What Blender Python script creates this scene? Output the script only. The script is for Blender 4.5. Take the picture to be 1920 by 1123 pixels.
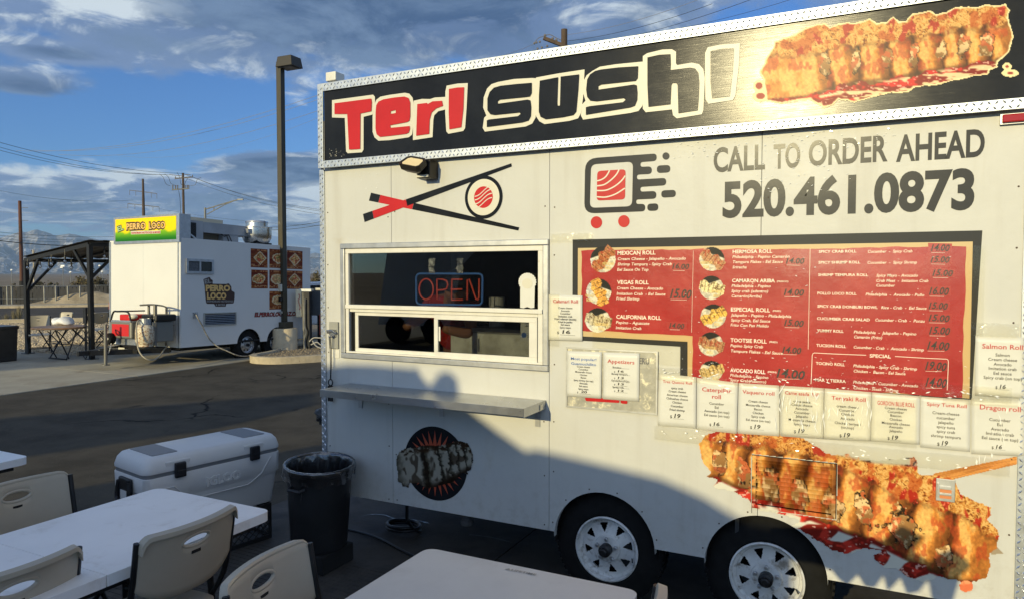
import bpy, bmesh, math, random
import numpy as np
from mathutils import Vector, Matrix
from mathutils.geometry import tessellate_polygon
random.seed(7); RNG = np.random.RandomState(11)
for o in list(bpy.data.objects): bpy.data.objects.remove(o)
SC = bpy.context.scene; COL = SC.collection

# ---------------------------------------------------------------- camera
CAM_H = 1.9; FPX = 1340.0; YAW = math.radians(26.7); PIT = math.atan(49.5/FPX)
cam_d = bpy.data.cameras.new('camera'); cam = bpy.data.objects.new('camera', cam_d); COL.objects.link(cam)
cam.location = (0, 0, CAM_H); cam.rotation_euler = (math.pi/2-PIT, 0, YAW)
cam_d.sensor_fit = 'HORIZONTAL'; cam_d.sensor_width = 36; cam_d.lens = 36*FPX/1920
cam_d.clip_start = 0.05; cam_d.clip_end = 40000
SC.camera = cam

# ---------------------------------------------------------------- sun, exposure
SUN_AZ = math.radians(185.8); SUN_EL = math.radians(14.0)       # azimuth clockwise from +Y
sun_dir = Vector((math.sin(SUN_AZ)*math.cos(SUN_EL), math.cos(SUN_AZ)*math.cos(SUN_EL), math.sin(SUN_EL)))
sl = bpy.data.lights.new('sun', 'SUN'); sl.energy = 4.15; sl.angle = math.radians(0.53); sl.color = (1.0, 0.85, 0.47)
so = bpy.data.objects.new('sun', sl); COL.objects.link(so)
so.rotation_euler = sun_dir.to_track_quat('Z', 'Y').to_euler(); so.location = sun_dir*30
SC.view_settings.view_transform = 'Standard'; SC.view_settings.look = 'None'
SC.view_settings.gamma = 1.0; SC.view_settings.use_curve_mapping = False
SC.view_settings.exposure = 0.06
HAZE = 0.00013
SC.cycles.max_bounces = 8; SC.cycles.transparent_max_bounces = 12
try: SC.cycles.use_denoising = True
except Exception: pass

# ---------------------------------------------------------------- world: Nishita sky + cloud layers by direction
def srgb(c):
    if isinstance(c, str): c = tuple(int(c[i:i+2], 16)/255 for i in (0, 2, 4))
    return tuple(((v/12.92) if v <= 0.04045 else ((v+0.055)/1.055)**2.4) for v in c)
W_ = bpy.data.worlds.new('World'); SC.world = W_; W_.use_nodes = True
nt = W_.node_tree; nt.nodes.clear()
def N(t, typ, **kw):
    n = t.nodes.new(typ)
    for k, v in kw.items(): setattr(n, k, v)
    return n
def M(t, op, a, b=None, c=None, clamp=False):
    n = t.nodes.new('ShaderNodeMath'); n.operation = op; n.use_clamp = clamp
    for i, v in enumerate((a, b, c)):
        if v is None: continue
        if isinstance(v, (int, float)): n.inputs[i].default_value = v
        else: t.links.new(v, n.inputs[i])
    return n.outputs[0]
def MIXC(t, f, a, b):
    n = t.nodes.new('ShaderNodeMix'); n.data_type = 'RGBA'
    for s, v in ((n.inputs[0], f), (n.inputs[6], a), (n.inputs[7], b)):
        if isinstance(v, (int, float)): s.default_value = v
        elif isinstance(v, tuple): s.default_value = tuple(v)+((1,) if len(v) == 3 else ())
        else: t.links.new(v, s)
    return n.outputs[2]
def NOISE(t, vec, scale, detail=6, rough=0.55, dist=0.0):
    n = t.nodes.new('ShaderNodeTexNoise'); n.inputs['Scale'].default_value = scale
    n.inputs['Detail'].default_value = detail; n.inputs['Roughness'].default_value = rough; n.inputs['Distortion'].default_value = dist
    if vec is not None: t.links.new(vec, n.inputs['Vector'])
    return n.outputs['Fac']
def SMOOTH(t, v, a, b):
    n = t.nodes.new('ShaderNodeMapRange'); n.interpolation_type = 'SMOOTHSTEP'
    t.links.new(v, n.inputs[0]); n.inputs[1].default_value = a; n.inputs[2].default_value = b
    return n.outputs[0]
sky = N(nt, 'ShaderNodeTexSky', sky_type='NISHITA', sun_disc=False)
sky.sun_elevation = SUN_EL; sky.sun_rotation = SUN_AZ; sky.altitude = 700; sky.air_density = 1.0; sky.dust_density = 0.6; sky.ozone_density = 1.5
tc = N(nt, 'ShaderNodeTexCoord'); sep = N(nt, 'ShaderNodeSeparateXYZ'); nt.links.new(tc.outputs['Generated'], sep.inputs[0])
dx, dy, dz = sep.outputs
zc = M(nt, 'MAXIMUM', dz, 0.0)
den = M(nt, 'ADD', zc, 0.16)
cv = N(nt, 'ShaderNodeCombineXYZ')
nt.links.new(M(nt, 'DIVIDE', dx, den), cv.inputs[0]); nt.links.new(M(nt, 'DIVIDE', dy, den), cv.inputs[1]); cv.inputs[2].default_value = 3.7
cvo = cv.outputs[0]
az = M(nt, 'ARCTAN2', dx, dy)                     # azimuth clockwise from +Y
el = M(nt, 'ARCSINE', dz)
n1 = NOISE(nt, cvo, 0.95, 10, 0.60, 0.35)
n2 = NOISE(nt, cvo, 3.1, 9, 0.64, 0.5)
n3 = NOISE(nt, cvo, 0.45, 3, 0.5)
base = M(nt, 'ADD', M(nt, 'MULTIPLY', n1, 0.72), M(nt, 'MULTIPLY', n2, 0.28))
def blob(a0, e0, ra, re, amp):                    # soft weight round a direction (degrees)
    u = M(nt, 'DIVIDE', M(nt, 'SUBTRACT', az, math.radians(a0)), math.radians(ra))
    v = M(nt, 'DIVIDE', M(nt, 'SUBTRACT', el, math.radians(e0)), math.radians(re))
    s = M(nt, 'ADD', M(nt, 'MULTIPLY', u, u), M(nt, 'MULTIPLY', v, v))
    return M(nt, 'MULTIPLY', M(nt, 'EXPONENT', M(nt, 'MULTIPLY', s, -1.0)), amp)
def total(lst):
    r = lst[0]
    for q in lst[1:]: r = M(nt, 'ADD', r, q)
    return r
cover = total([blob(-42, 22.0, 34, 5.6, 0.30), blob(-34, 5.0, 60, 3.4, 0.20), blob(-20, 12.5, 10, 3.5, 0.12), blob(70, 25, 55, 16, 0.10), blob(150, 30, 70, 20, 0.04),
               blob(-61, 8.6, 12, 2.2, -0.22), blob(-56, 11.6, 13, 1.7, -0.20), blob(-48, 11.0, 8, 2.6, -0.12), blob(-43.0, 12.2, 1.6, 1.6, 0.17), blob(-41.5, 10.4, 1.2, 1.0, 0.14), blob(-60.5, 12.1, 4.2, 0.95, 0.30), blob(-59, 14.4, 3.0, 0.5, 0.20),
               blob(-44.0, 8.0, 5.0, 1.15, 0.34), blob(-38.5, 8.6, 2.6, 1.0, 0.20), blob(-33, 13.5, 4, 2.0, -0.08), blob(-19.5, 17.2, 4.0, 0.55, 0.30), blob(-110, 22, 40, 12, 0.08)])
dens = M(nt, 'ADD', base, cover)
mask = SMOOTH(nt, dens, 0.51, 0.60)
thick = SMOOTH(nt, M(nt, 'ADD', dens, M(nt, 'MULTIPLY', M(nt, 'SUBTRACT', n2, 0.5), 0.30)), 0.60, 0.74)
lowbright = total([blob(-38, 6.3, 6, 1.3, 1.0), blob(-61, 7.2, 7, 1.0, 0.8), blob(-33, 4.5, 10, 1.6, 0.7), blob(-56.5, 18.2, 4.5, 0.9, 0.75), blob(-51, 20.0, 4, 0.7, 0.6), blob(-43, 12, 3, 2, .7)])
dark = total([blob(-60.5, 12.0, 4.2, 0.8, 0.9), blob(-44.3, 7.9, 4.6, 0.95, 1.1), blob(-38.5, 8.6, 2.0, 0.6, 0.6), blob(-19.5, 17.0, 3.6, 0.42, 0.9), blob(-40, 16.4, 14, 1.6, 0.55), blob(-30, 18.5, 8, 2.0, 0.5), blob(-52, 3.8, 12, 0.7, 0.5), blob(-46, 5.3, 6, .6, .4)])
wisp = SMOOTH(nt, M(nt, 'ADD', NOISE(nt, cvo, 4.2, 6, 0.62, 0.8), M(nt, 'MULTIPLY', lowbright, 0.26)), 0.46, 0.64)
lit = MIXC(nt, wisp, srgb((0.50, 0.60, 0.76)), srgb((0.90, 0.95, 0.98)))
grey = MIXC(nt, SMOOTH(nt, n2, 0.38, 0.64), srgb((0.28, 0.39, 0.545)), srgb((0.47, 0.57, 0.70)))
tk = M(nt, 'SUBTRACT', M(nt, 'ADD', M(nt, 'MULTIPLY', thick, 0.92), dark), M(nt, 'MULTIPLY', lowbright, 0.95), clamp=True)
ccol = MIXC(nt, tk, lit, grey)
SKY_S = 0.11
# clouds towards the low sun shine more (forward scattering), those away from it are plainer
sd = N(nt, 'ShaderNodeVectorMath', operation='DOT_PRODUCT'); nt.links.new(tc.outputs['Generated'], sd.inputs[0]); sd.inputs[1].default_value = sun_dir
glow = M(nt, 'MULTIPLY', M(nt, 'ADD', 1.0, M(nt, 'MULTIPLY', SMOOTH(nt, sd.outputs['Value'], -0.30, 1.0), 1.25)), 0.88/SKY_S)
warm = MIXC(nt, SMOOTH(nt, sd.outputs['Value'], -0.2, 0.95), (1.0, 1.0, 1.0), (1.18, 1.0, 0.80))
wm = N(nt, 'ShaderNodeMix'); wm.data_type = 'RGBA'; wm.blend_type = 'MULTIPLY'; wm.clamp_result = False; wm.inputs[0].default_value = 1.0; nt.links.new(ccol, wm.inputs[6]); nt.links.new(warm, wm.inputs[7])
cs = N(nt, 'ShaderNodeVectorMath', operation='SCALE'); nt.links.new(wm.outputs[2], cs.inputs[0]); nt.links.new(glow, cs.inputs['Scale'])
# the clear sky is tinted to the deep evening blue of the photograph
tint = N(nt, 'ShaderNodeMix'); tint.data_type = 'RGBA'; tint.blend_type = 'MULTIPLY'; tint.inputs[0].default_value = 1.0
nt.links.new(sky.outputs[0], tint.inputs[6]); tint.inputs[7].default_value = (0.40, 0.74, 1.27, 1)
m2 = M(nt, 'MULTIPLY', mask, 0.94)
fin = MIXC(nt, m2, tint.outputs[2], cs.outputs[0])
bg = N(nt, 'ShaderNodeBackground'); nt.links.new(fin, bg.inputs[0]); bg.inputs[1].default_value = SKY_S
wo = N(nt, 'ShaderNodeOutputWorld'); nt.links.new(bg.outputs[0], wo.inputs[0])
# ---------------------------------------------------------------- survey of the place
# The place was measured from the photograph: sight() gives the line of sight through a photograph
# coordinate, the functions below meet it with real planes (the trailer wall, the ground, ...).
_F0 = np.array([-math.sin(YAW), math.cos(YAW), 0.]); _R = np.array([math.cos(YAW), math.sin(YAW), 0.]); _Z = np.array([0, 0, 1.])
_F = _F0*math.cos(PIT)-_Z*math.sin(PIT); _U = _F0*math.sin(PIT)+_Z*math.cos(PIT); _C = np.array([0, 0, CAM_H])
def sight(x, y): return _F+(x-960.)/FPX*_R-(y-561.5)/FPX*_U
YW = 3.8                                                  # the serving side of the sushi trailer
def W(x, y, Y=YW):
    d = sight(x, y); p = _C+d*(Y/d[1]); return float(p[0]), float(p[2])
def Wv(x, y, Y=YW):                                       # vectorised
    x = np.asarray(x, float); y = np.asarray(y, float)
    d = _F[None]+((x-960.)/FPX)[:, None]*_R[None]-((y-561.5)/FPX)[:, None]*_U[None]
    t = Y/d[:, 1]; p = _C[None]+d*t[:, None]; return p[:, 0], p[:, 2]
def G(x, y, z=0.):
    d = sight(x, y); p = _C+d*((z-CAM_H)/d[2]); return float(p[0]), float(p[1])
def P(x, y, D):                                           # point at depth D along the view axis
    return Vector(_C+sight(x, y)*D)

# ---------------------------------------------------------------- materials
MATS = {}
def mat(name, col=(0.5, 0.5, 0.5), rough=0.6, metal=0.0, spec=0.5, noise=None, bump=None, coat=0.0, emit=None, estr=0.0, alpha=None, attr=None, dirt=None, rnoise=None):
    """noise=(scale, amount[, stretch]) varies the colour; bump=(scale, strength, distance); dirt=(scale, colour, lo, hi)"""
    if name in MATS: return MATS[name]
    m = bpy.data.materials.new(name); m.use_nodes = True; t = m.node_tree; t.nodes.clear()
    b = N(t, 'ShaderNodeBsdfPrincipled'); o = N(t, 'ShaderNodeOutputMaterial'); t.links.new(b.outputs[0], o.inputs[0])
    b.inputs['Roughness'].default_value = rough; b.inputs['Metallic'].default_value = metal
    b.inputs['Specular IOR Level'].default_value = spec; b.inputs['Coat Weight'].default_value = coat; b.inputs['Coat Roughness'].default_value = 0.12
    tcn = N(t, 'ShaderNodeTexCoord'); vec = tcn.outputs['Object']
    cur = tuple(col)
    if attr:
        a = N(t, 'ShaderNodeAttribute'); a.attribute_name = attr; cur = a.outputs['Color']
    if noise:
        sc, amt = noise[0], noise[1]; v = vec
        if len(noise) > 2:
            mp = N(t, 'ShaderNodeMapping'); t.links.new(vec, mp.inputs[0]); mp.inputs['Scale'].default_value = noise[2]; v = mp.outputs[0]
        f = SMOOTH(t, NOISE(t, v, sc, 8, 0.62), 0.3, 0.7)
        if attr:
            hs = N(t, 'ShaderNodeHueSaturation'); t.links.new(cur, hs.inputs['Color']); t.links.new(M(t, 'ADD', M(t, 'MULTIPLY', f, 2*amt), 1-amt), hs.inputs['Value']); cur = hs.outputs[0]
        else:
            cur = MIXC(t, f, tuple(c*(1-amt) for c in col), tuple(min(1, c*(1+amt)) for c in col))
    if dirt:
        f = SMOOTH(t, NOISE(t, vec, dirt[0], 9, 0.66, 0.4), dirt[2], dirt[3]); cur = MIXC(t, f, cur, tuple(dirt[1]))
    if isinstance(cur, tuple): b.inputs['Base Color'].default_value = (*cur, 1)
    else: t.links.new(cur, b.inputs['Base Color'])
    if rnoise:
        f = NOISE(t, vec, rnoise[0], 6, 0.6); t.links.new(M(t, 'ADD', M(t, 'MULTIPLY', f, rnoise[1]), rough-rnoise[1]*0.5, clamp=True), b.inputs['Roughness'])
    if bump:
        v = vec
        if len(bump) > 3:
            mp = N(t, 'ShaderNodeMapping'); t.links.new(vec, mp.inputs[0]); mp.inputs['Scale'].default_value = bump[3]; v = mp.outputs[0]
        bn = N(t, 'ShaderNodeBump'); bn.inputs['Strength'].default_value = bump[1]; bn.inputs['Distance'].default_value = bump[2]
        t.links.new(NOISE(t, v, bump[0], 8, 0.6), bn.inputs['Height']); t.links.new(bn.outputs[0], b.inputs['Normal'])
    if emit is not None:
        b.inputs['Emission Color'].default_value = (*emit, 1); b.inputs['Emission Strength'].default_value = estr
    MATS[name] = m; return m
def glassy(name, tint, refl=0.06, rough=0.0, bump=None):
    if name in MATS: return MATS[name]
    m = bpy.data.materials.new(name); m.use_nodes = True; t = m.node_tree; t.nodes.clear()
    o = N(t, 'ShaderNodeOutputMaterial'); tr = N(t, 'ShaderNodeBsdfTransparent'); gl = N(t, 'ShaderNodeBsdfGlossy'); mx = N(t, 'ShaderNodeMixShader')
    tr.inputs[0].default_value = (*tint, 1); gl.inputs[0].default_value = (1, 1, 1, 1); gl.inputs['Roughness'].default_value = rough
    fr = N(t, 'ShaderNodeFresnel'); fr.inputs[0].default_value = 1.5
    t.links.new(M(t, 'ADD', fr.outputs[0], refl-0.04, clamp=True), mx.inputs[0]); t.links.new(tr.outputs[0], mx.inputs[1]); t.links.new(gl.outputs[0], mx.inputs[2]); t.links.new(mx.outputs[0], o.inputs[0])
    if bump:
        tcn = N(t, 'ShaderNodeTexCoord'); mp = N(t, 'ShaderNodeMapping'); t.links.new(tcn.outputs['Object'], mp.inputs[0]); mp.inputs['Scale'].default_value = bump[3]
        bn = N(t, 'ShaderNodeBump'); bn.inputs['Strength'].default_value = bump[1]; bn.inputs['Distance'].default_value = bump[2]
        t.links.new(NOISE(t, mp.outputs[0], bump[0], 5, 0.6, 0.6), bn.inputs['Height']); t.links.new(bn.outputs[0], gl.inputs['Normal']); t.links.new(bn.outputs[0], fr.inputs['Normal'])
    MATS[name] = m; return m

white = mat('white_paint', (0.56, 0.56, 0.53), 0.46, spec=0.35, noise=(1.3, 0.035), bump=(1.7, 0.25, 0.03), dirt=(2.5, (0.50, 0.47, 0.40), 0.60, 0.80), rnoise=(6, 0.16))
t_ = white.node_tree; b_ = [n for n in t_.nodes if n.type == 'BSDF_PRINCIPLED'][0]; src = b_.inputs['Base Color'].links[0].from_socket
tcn = N(t_, 'ShaderNodeTexCoord'); mp = N(t_, 'ShaderNodeMapping'); mp.inputs['Scale'].default_value = (1, 1, .07); t_.links.new(tcn.outputs['Object'], mp.inputs[0]); sxz = N(t_, 'ShaderNodeSeparateXYZ'); t_.links.new(tcn.outputs['Object'], sxz.inputs[0])
low = SMOOTH(t_, sxz.outputs[2], .85, .38); run = M(t_, 'MULTIPLY', SMOOTH(t_, NOISE(t_, mp.outputs[0], 9, 5, .6), .50, .74), .22); spl = M(t_, 'MULTIPLY', M(t_, 'MULTIPLY', low, SMOOTH(t_, NOISE(t_, tcn.outputs['Object'], 16, 6, .7), .45, .75)), .40)
t_.links.new(MIXC(t_, M(t_, 'ADD', run, spl, clamp=True), src, (.36, .33, .27)), b_.inputs['Base Color'])
white2 = mat('white_frame_paint', (0.70, 0.68, 0.61), 0.42, noise=(9, 0.06), dirt=(14, (0.42, 0.36, 0.27), 0.62, 0.78))
blackv = mat('black_vinyl', (0.014, 0.015, 0.017), 0.18, spec=0.17, noise=(3, 0.3), bump=(22, 0.22, 0.0008, (0.12, 1, 22)), rnoise=(9, 0.08))
greyv = mat('charcoal_vinyl', (0.050, 0.050, 0.049), 0.20, spec=0.16, bump=(2.0, 0.1, 0.01))
redv = mat('red_vinyl', (0.50, 0.020, 0.022), 0.30, spec=.25, noise=(5, 0.06))
creamv = mat('cream_vinyl', (0.64, 0.61, 0.50), 0.40)
alu = mat('bright_aluminium', (0.46, 0.49, 0.53), 0.45, 1.0, noise=(30, 0.12), rnoise=(22, 0.2), bump=(60, 0.2, 0.001))
alub = mat('tread_aluminium', (0.80, 0.81, 0.83), 0.30, 1.0, noise=(40, 0.1))
alud = mat('dull_aluminium', (0.46, 0.47, 0.48), 0.42, 0.9, noise=(12, 0.12), rnoise=(18, 0.2))
steel = mat('stainless_steel', (0.52, 0.51, 0.48), 0.33, 1.0, noise=(14, 0.12, (1, 1, 8)), rnoise=(10, 0.22))
dblack = mat('black_metal', (0.016, 0.016, 0.017), 0.42, 0.3, noise=(12, 0.3))
rubber = mat('tyre_rubber', (0.010, 0.010, 0.010), 0.9, spec=0.2, noise=(20, 0.2))
plasb = mat('black_plastic', (0.014, 0.014, 0.016), 0.42, noise=(8, 0.25))
rimp = mat('rim_paint', (0.66, 0.66, 0.64), 0.45, noise=(6, .15), dirt=(16, (.22, .19, .15), .5, .72))
under = mat('dark_underside', (0.010, 0.010, 0.010), 0.9, noise=(5, 0.4))
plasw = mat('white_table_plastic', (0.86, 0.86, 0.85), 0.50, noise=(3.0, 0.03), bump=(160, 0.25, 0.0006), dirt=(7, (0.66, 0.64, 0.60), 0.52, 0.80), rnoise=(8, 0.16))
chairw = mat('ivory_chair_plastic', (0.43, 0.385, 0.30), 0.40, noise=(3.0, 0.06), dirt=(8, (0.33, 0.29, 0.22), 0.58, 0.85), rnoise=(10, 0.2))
coolw = mat('cooler_plastic', (0.66, 0.66, 0.65), 0.46, noise=(3, 0.03), dirt=(9, (0.50, 0.48, 0.44), 0.60, 0.8))
coolg = mat('cooler_grey', (0.20, 0.21, 0.22), 0.5)
paper = mat('printed_paper', (0.66, 0.655, 0.60), 0.4, noise=(6, 0.03), bump=(5, 0.3, 0.004))
inkb = mat('black_ink', (0.02, 0.02, 0.022), 0.5)
inkr = mat('red_ink', (0.50, 0.035, 0.04), 0.5)
inkbl = mat('blue_ink', (0.05, 0.14, 0.42), 0.5)
inkw = mat('white_ink', (0.86, 0.84, 0.78), 0.5)
glass = glassy('window_glass', (0.62, 0.63, 0.63), 0.05)
film2 = glassy('flat_film', (0.97, 0.97, 0.96), 0.025, 0.05, (7, 0.12, 0.003, (1.0, 1, 0.6)))
film = glassy('clear_film', (0.96, 0.96, 0.95), 0.05, 0.10, (16, 1.0, 0.006, (1.0, 1, 0.6)))
vcol = mat('printed_picture', rough=0.36, spec=.14, attr='col', bump=(3, 0.15, 0.01))

# ---------------------------------------------------------------- mesh helpers
class MB:
    def __init__(s): s.v = []; s.f = []
    def add(s, vs, fs):
        n = len(s.v); s.v += [tuple(v) for v in vs]; s.f += [tuple(i+n for i in f) for f in fs]; return s
    def box(s, c, d, rot=None):
        x, y, z = (k/2 for k in d)
        vs = [Vector((a*x, b*y, e*z)) for e in (-1, 1) for b in (-1, 1) for a in (-1, 1)]
        if rot is not None: vs = [rot @ v for v in vs]
        c = Vector(c); vs = [v+c for v in vs]
        return s.add(vs, [(0, 2, 3, 1), (4, 5, 7, 6), (0, 1, 5, 4), (2, 6, 7, 3), (0, 4, 6, 2), (1, 3, 7, 5)])
    def bb(s, x0, x1, y0, y1, z0, z1): return s.box(((x0+x1)/2, (y0+y1)/2, (z0+z1)/2), (abs(x1-x0), abs(y1-y0), abs(z1-z0)))
    def bar(s, a, b, w, h=None, up=Vector((0, 0, 1))):
        a = Vector(a); b = Vector(b); h = h or w; d = (b-a); L = d.length; d.normalize()
        if abs(d.dot(up)) > 0.98: up = Vector((0, 1, 0))
        x = d.cross(up).normalized(); z = x.cross(d)
        return s.box((a+b)/2, (w, L, h), Matrix((x, d, z)).transposed())
    def tube(s, pts, r, n=8, caps=True, closed=False):
        pts = [Vector(p) for p in pts]; m = len(pts); rr = r if hasattr(r, '__len__') else [r]*m
        fr = None; rings = []
        for i, p in enumerate(pts):
            if closed: d = pts[(i+1) % m]-pts[i-1]
            else: d = pts[min(i+1, m-1)]-pts[max(i-1, 0)]
            d = d.normalized() if d.length > 1e-9 else Vector((0, 0, 1))
            if fr is None: fr = d.orthogonal().normalized()
            else:
                fr = fr-d*fr.dot(d); fr = fr.normalized() if fr.length > 1e-6 else d.orthogonal().normalized()
            g = d.cross(fr)
            rings.append([p+(fr*math.cos(2*math.pi*k/n)+g*math.sin(2*math.pi*k/n))*rr[i] for k in range(n)])
        vs = [v for q in rings for v in q]; fs = []
        for i in range(m if closed else m-1):
            j = (i+1) % m
            for k in range(n): fs.append((i*n+k, i*n+(k+1) % n, j*n+(k+1) % n, j*n+k))
        if caps and not closed: fs += [tuple(range(n))[::-1], tuple((m-1)*n+k for k in range(n))]
        return s.add(vs, fs)
    def cyl(s, a, b, r, n=12, r2=None): return s.tube([a, b], [r, r if r2 is None else r2], n)
    def lathe(s, prof, c=(0, 0, 0), n=24, axis='Z', rot=None, capends=True):
        vs = []
        for (r, h) in prof:
            for k in range(n):
                a = 2*math.pi*k/n; v = Vector((r*math.cos(a), r*math.sin(a), h))
                if axis == 'Y': v = Vector((v.x, v.z, v.y))
                if axis == 'X': v = Vector((v.z, v.x, v.y))
                if rot is not None: v = rot @ v
                vs.append(v+Vector(c))
        fs = [(i*n+k, i*n+(k+1) % n, (i+1)*n+(k+1) % n, (i+1)*n+k) for i in range(len(prof)-1) for k in range(n)]
        if capends: fs += [tuple(range(n))[::-1], tuple((len(prof)-1)*n+k for k in range(n))]
        return s.add(vs, fs)
    def sphere(s, c, r, n=10, m=7, sc=(1, 1, 1), rot=None):
        vs = []
        for i in range(m+1):
            a = math.pi*i/m
            for k in range(n):
                v = Vector((r*math.sin(a)*math.cos(2*math.pi*k/n)*sc[0], r*math.sin(a)*math.sin(2*math.pi*k/n)*sc[1], r*math.cos(a)*sc[2]))
                if rot is not None: v = rot @ v
                vs.append(v+Vector(c))
        return s.add(vs, [(i*n+k, (i+1)*n+k, (i+1)*n+(k+1) % n, i*n+(k+1) % n) for i in range(m) for k in range(n)])
    def flat(s, rings, fn, fn2=None):
        """polygon with holes (first ring outer) in 2D; fn(u,v)->3D. fn2 gives the back face and makes it solid."""
        R3 = [[Vector((u, v, 0)) for u, v in r] for r in rings]
        tris = tessellate_polygon(R3); pts = [p for r in rings for p in r]
        n0 = len(s.v); s.v += [tuple(fn(u, v)) for u, v in pts]; s.f += [(a+n0, b+n0, c+n0) for a, b, c in tris]
        if fn2:
            n1 = len(s.v); s.v += [tuple(fn2(u, v)) for u, v in pts]; s.f += [(c+n1, b+n1, a+n1) for a, b, c in tris]
            o = 0
            for r in rings:
                k = len(r)
                for i in range(k): s.f.append((n0+o+i, n0+o+(i+1) % k, n1+o+(i+1) % k, n1+o+i))
                o += k
        return s
def wallfn(y): return lambda u, v: (u, y, v)
def to_obj(name, mb, m=None, parent=None, world=True, bevel=0, smooth=False, seg=2, kind=None, recalc=True):
    me = bpy.data.meshes.new(name); me.from_pydata(mb.v, [], mb.f); me.update()
    if recalc:
        bm = bmesh.new(); bm.from_mesh(me); bmesh.ops.recalc_face_normals(bm, faces=bm.faces); bm.to_mesh(me); bm.free()
    if m: me.materials.append(m)
    o = bpy.data.objects.new(name, me); COL.objects.link(o)
    if parent is not None:
        o.parent = parent
        if world: o.matrix_parent_inverse = WM[parent.name].inverted()
        WM[o.name] = WM[parent.name].copy() if not world else Matrix()
    else: WM[o.name] = Matrix()
    if smooth:
        for p in me.polygons: p.use_smooth = True
        if smooth != 'all':
            try: me.set_sharp_from_angle(angle=math.radians(38))
            except Exception: pass
    if bevel:
        b = o.modifiers.new('bevel', 'BEVEL'); b.width = bevel; b.segments = seg; b.limit_method = 'ANGLE'; b.angle_limit = math.radians(40)
    if kind: o['kind'] = kind
    return o
WM = {}
def tag(o, label=None, cat=None, group=None, kind=None):
    if label: o['label'] = label
    if cat: o['category'] = cat
    if group: o['group'] = group
    if kind: o['kind'] = kind
    return o
def thing(name, label, cat, loc=(0, 0, 0), rotz=0, group=None, M4=None):
    o = bpy.data.objects.new(name, None); COL.objects.link(o); o.empty_display_size = 0.1
    mtx = M4 if M4 is not None else Matrix.Translation(loc) @ Matrix.Rotation(rotz, 4, 'Z')
    o.matrix_world = mtx; o.matrix_basis = mtx; WM[o.name] = mtx.copy()
    return tag(o, label, cat, group)
def copy_thing(root, loc, rotz, label, group=None):
    r = root.copy(); COL.objects.link(r); mtx = Matrix.Translation(loc) @ Matrix.Rotation(rotz, 4, 'Z'); r.matrix_basis = mtx; r['label'] = label
    if group: r['group'] = group
    WM[r.name] = mtx
    for ch in list(root.children):
        c = ch.copy(); COL.objects.link(c); c.parent = r
        for g in list(ch.children):
            d = g.copy(); COL.objects.link(d); d.parent = c
    return r
def curve_pts(a, b, sag, n=12):
    a = Vector(a); b = Vector(b); return [a.lerp(b, i/n)-Vector((0, 0, sag*4*(i/n)*(1-i/n))) for i in range(n+1)]
def smooth_path(pts, n=6):
    pts = [Vector(p) for p in pts]; out = []
    for i in range(len(pts)-1):
        p0 = pts[max(i-1, 0)]; p1 = pts[i]; p2 = pts[i+1]; p3 = pts[min(i+2, len(pts)-1)]
        for k in range(n):
            t = k/n; out.append(0.5*((2*p1)+(p2-p0)*t+(2*p0-5*p1+4*p2-p3)*t*t+(3*p1-p0-3*p2+p3)*t**3))
    out.append(pts[-1]); return out

# ---------------------------------------------------------------- lettering
_tc = {}
def glyphs(s, bold=0.0, res=2):
    k = (s, bold, res)
    if k in _tc: return _tc[k]
    cu = bpy.data.curves.new('t', 'FONT'); cu.body = s; cu.size = 1.0; cu.resolution_u = res; cu.offset = bold; cu.fill_mode = 'FRONT'
    ob = bpy.data.objects.new('t', cu); me = bpy.data.meshes.new_from_object(ob)
    V = np.array([(v.co.x, v.co.y) for v in me.vertices]) if len(me.vertices) else np.zeros((0, 2)); F = [tuple(p.vertices) for p in me.polygons]
    bpy.data.objects.remove(ob); bpy.data.curves.remove(cu); bpy.data.meshes.remove(me)
    _tc[k] = (V, F); return V, F
CAP = 0.73
def text2d(s, x0, z0, width, cap, bold=0.012, italic=0.0, jitter=0.0, res=2):
    V, F = glyphs(s, bold, res)
    if not len(V): return V, F
    V = V.copy(); V[:, 0] -= V[:, 0].min(); w = max(V[:, 0].max(), 1e-6)
    sy = cap/CAP; sx = width/w if width else sy
    V[:, 0] *= sx; V[:, 1] *= sy
    if italic: V[:, 0] += V[:, 1]*italic
    if jitter:
        V[:, 1] += np.sin(V[:, 0]*97.3/cap*0.02)*cap*jitter; V[:, 0] += V[:, 1]*0.12
    V[:, 0] += x0; V[:, 1] += z0; return V, F
def view(x0, y0, s): return lambda x, y: (x0+x/s, y0+y/s)
def wtext(mb, vw, s, xl, xr, bl, cap, y, bold=0.012, italic=0.0, Y=YW, jitter=0.0, res=2):
    """lettering on the wall plane: left, right, baseline and cap height as measured on the photograph through view vw"""
    X0, Z0 = W(*vw(xl, bl), Y); X1, _ = W(*vw(xr, bl), Y); _, Z1 = W(*vw(xl, bl-cap), Y)
    V, F = text2d(s, X0, Z0, X1-X0, Z1-Z0, bold, italic, jitter, res)
    mb.add([(a, y, b) for a, b in V], F)
def ctext(mb, vw, s, xc, bl, cap, y, bold=0.010, wid=None, Y=YW, narrow=0.97):
    cap *= 1.12
    """centred line, natural width"""
    V, F = glyphs(s, bold)
    Xc, Z0 = W(*vw(xc, bl), Y); _, Z1 = W(*vw(xc, bl-cap), Y); cp = Z1-Z0
    w = (V[:, 0].max()-V[:, 0].min())*cp/CAP*narrow
    V, F = text2d(s, Xc-w/2, Z0, w, cp, bold); mb.add([(a, y, b) for a, b in V], F)

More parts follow.
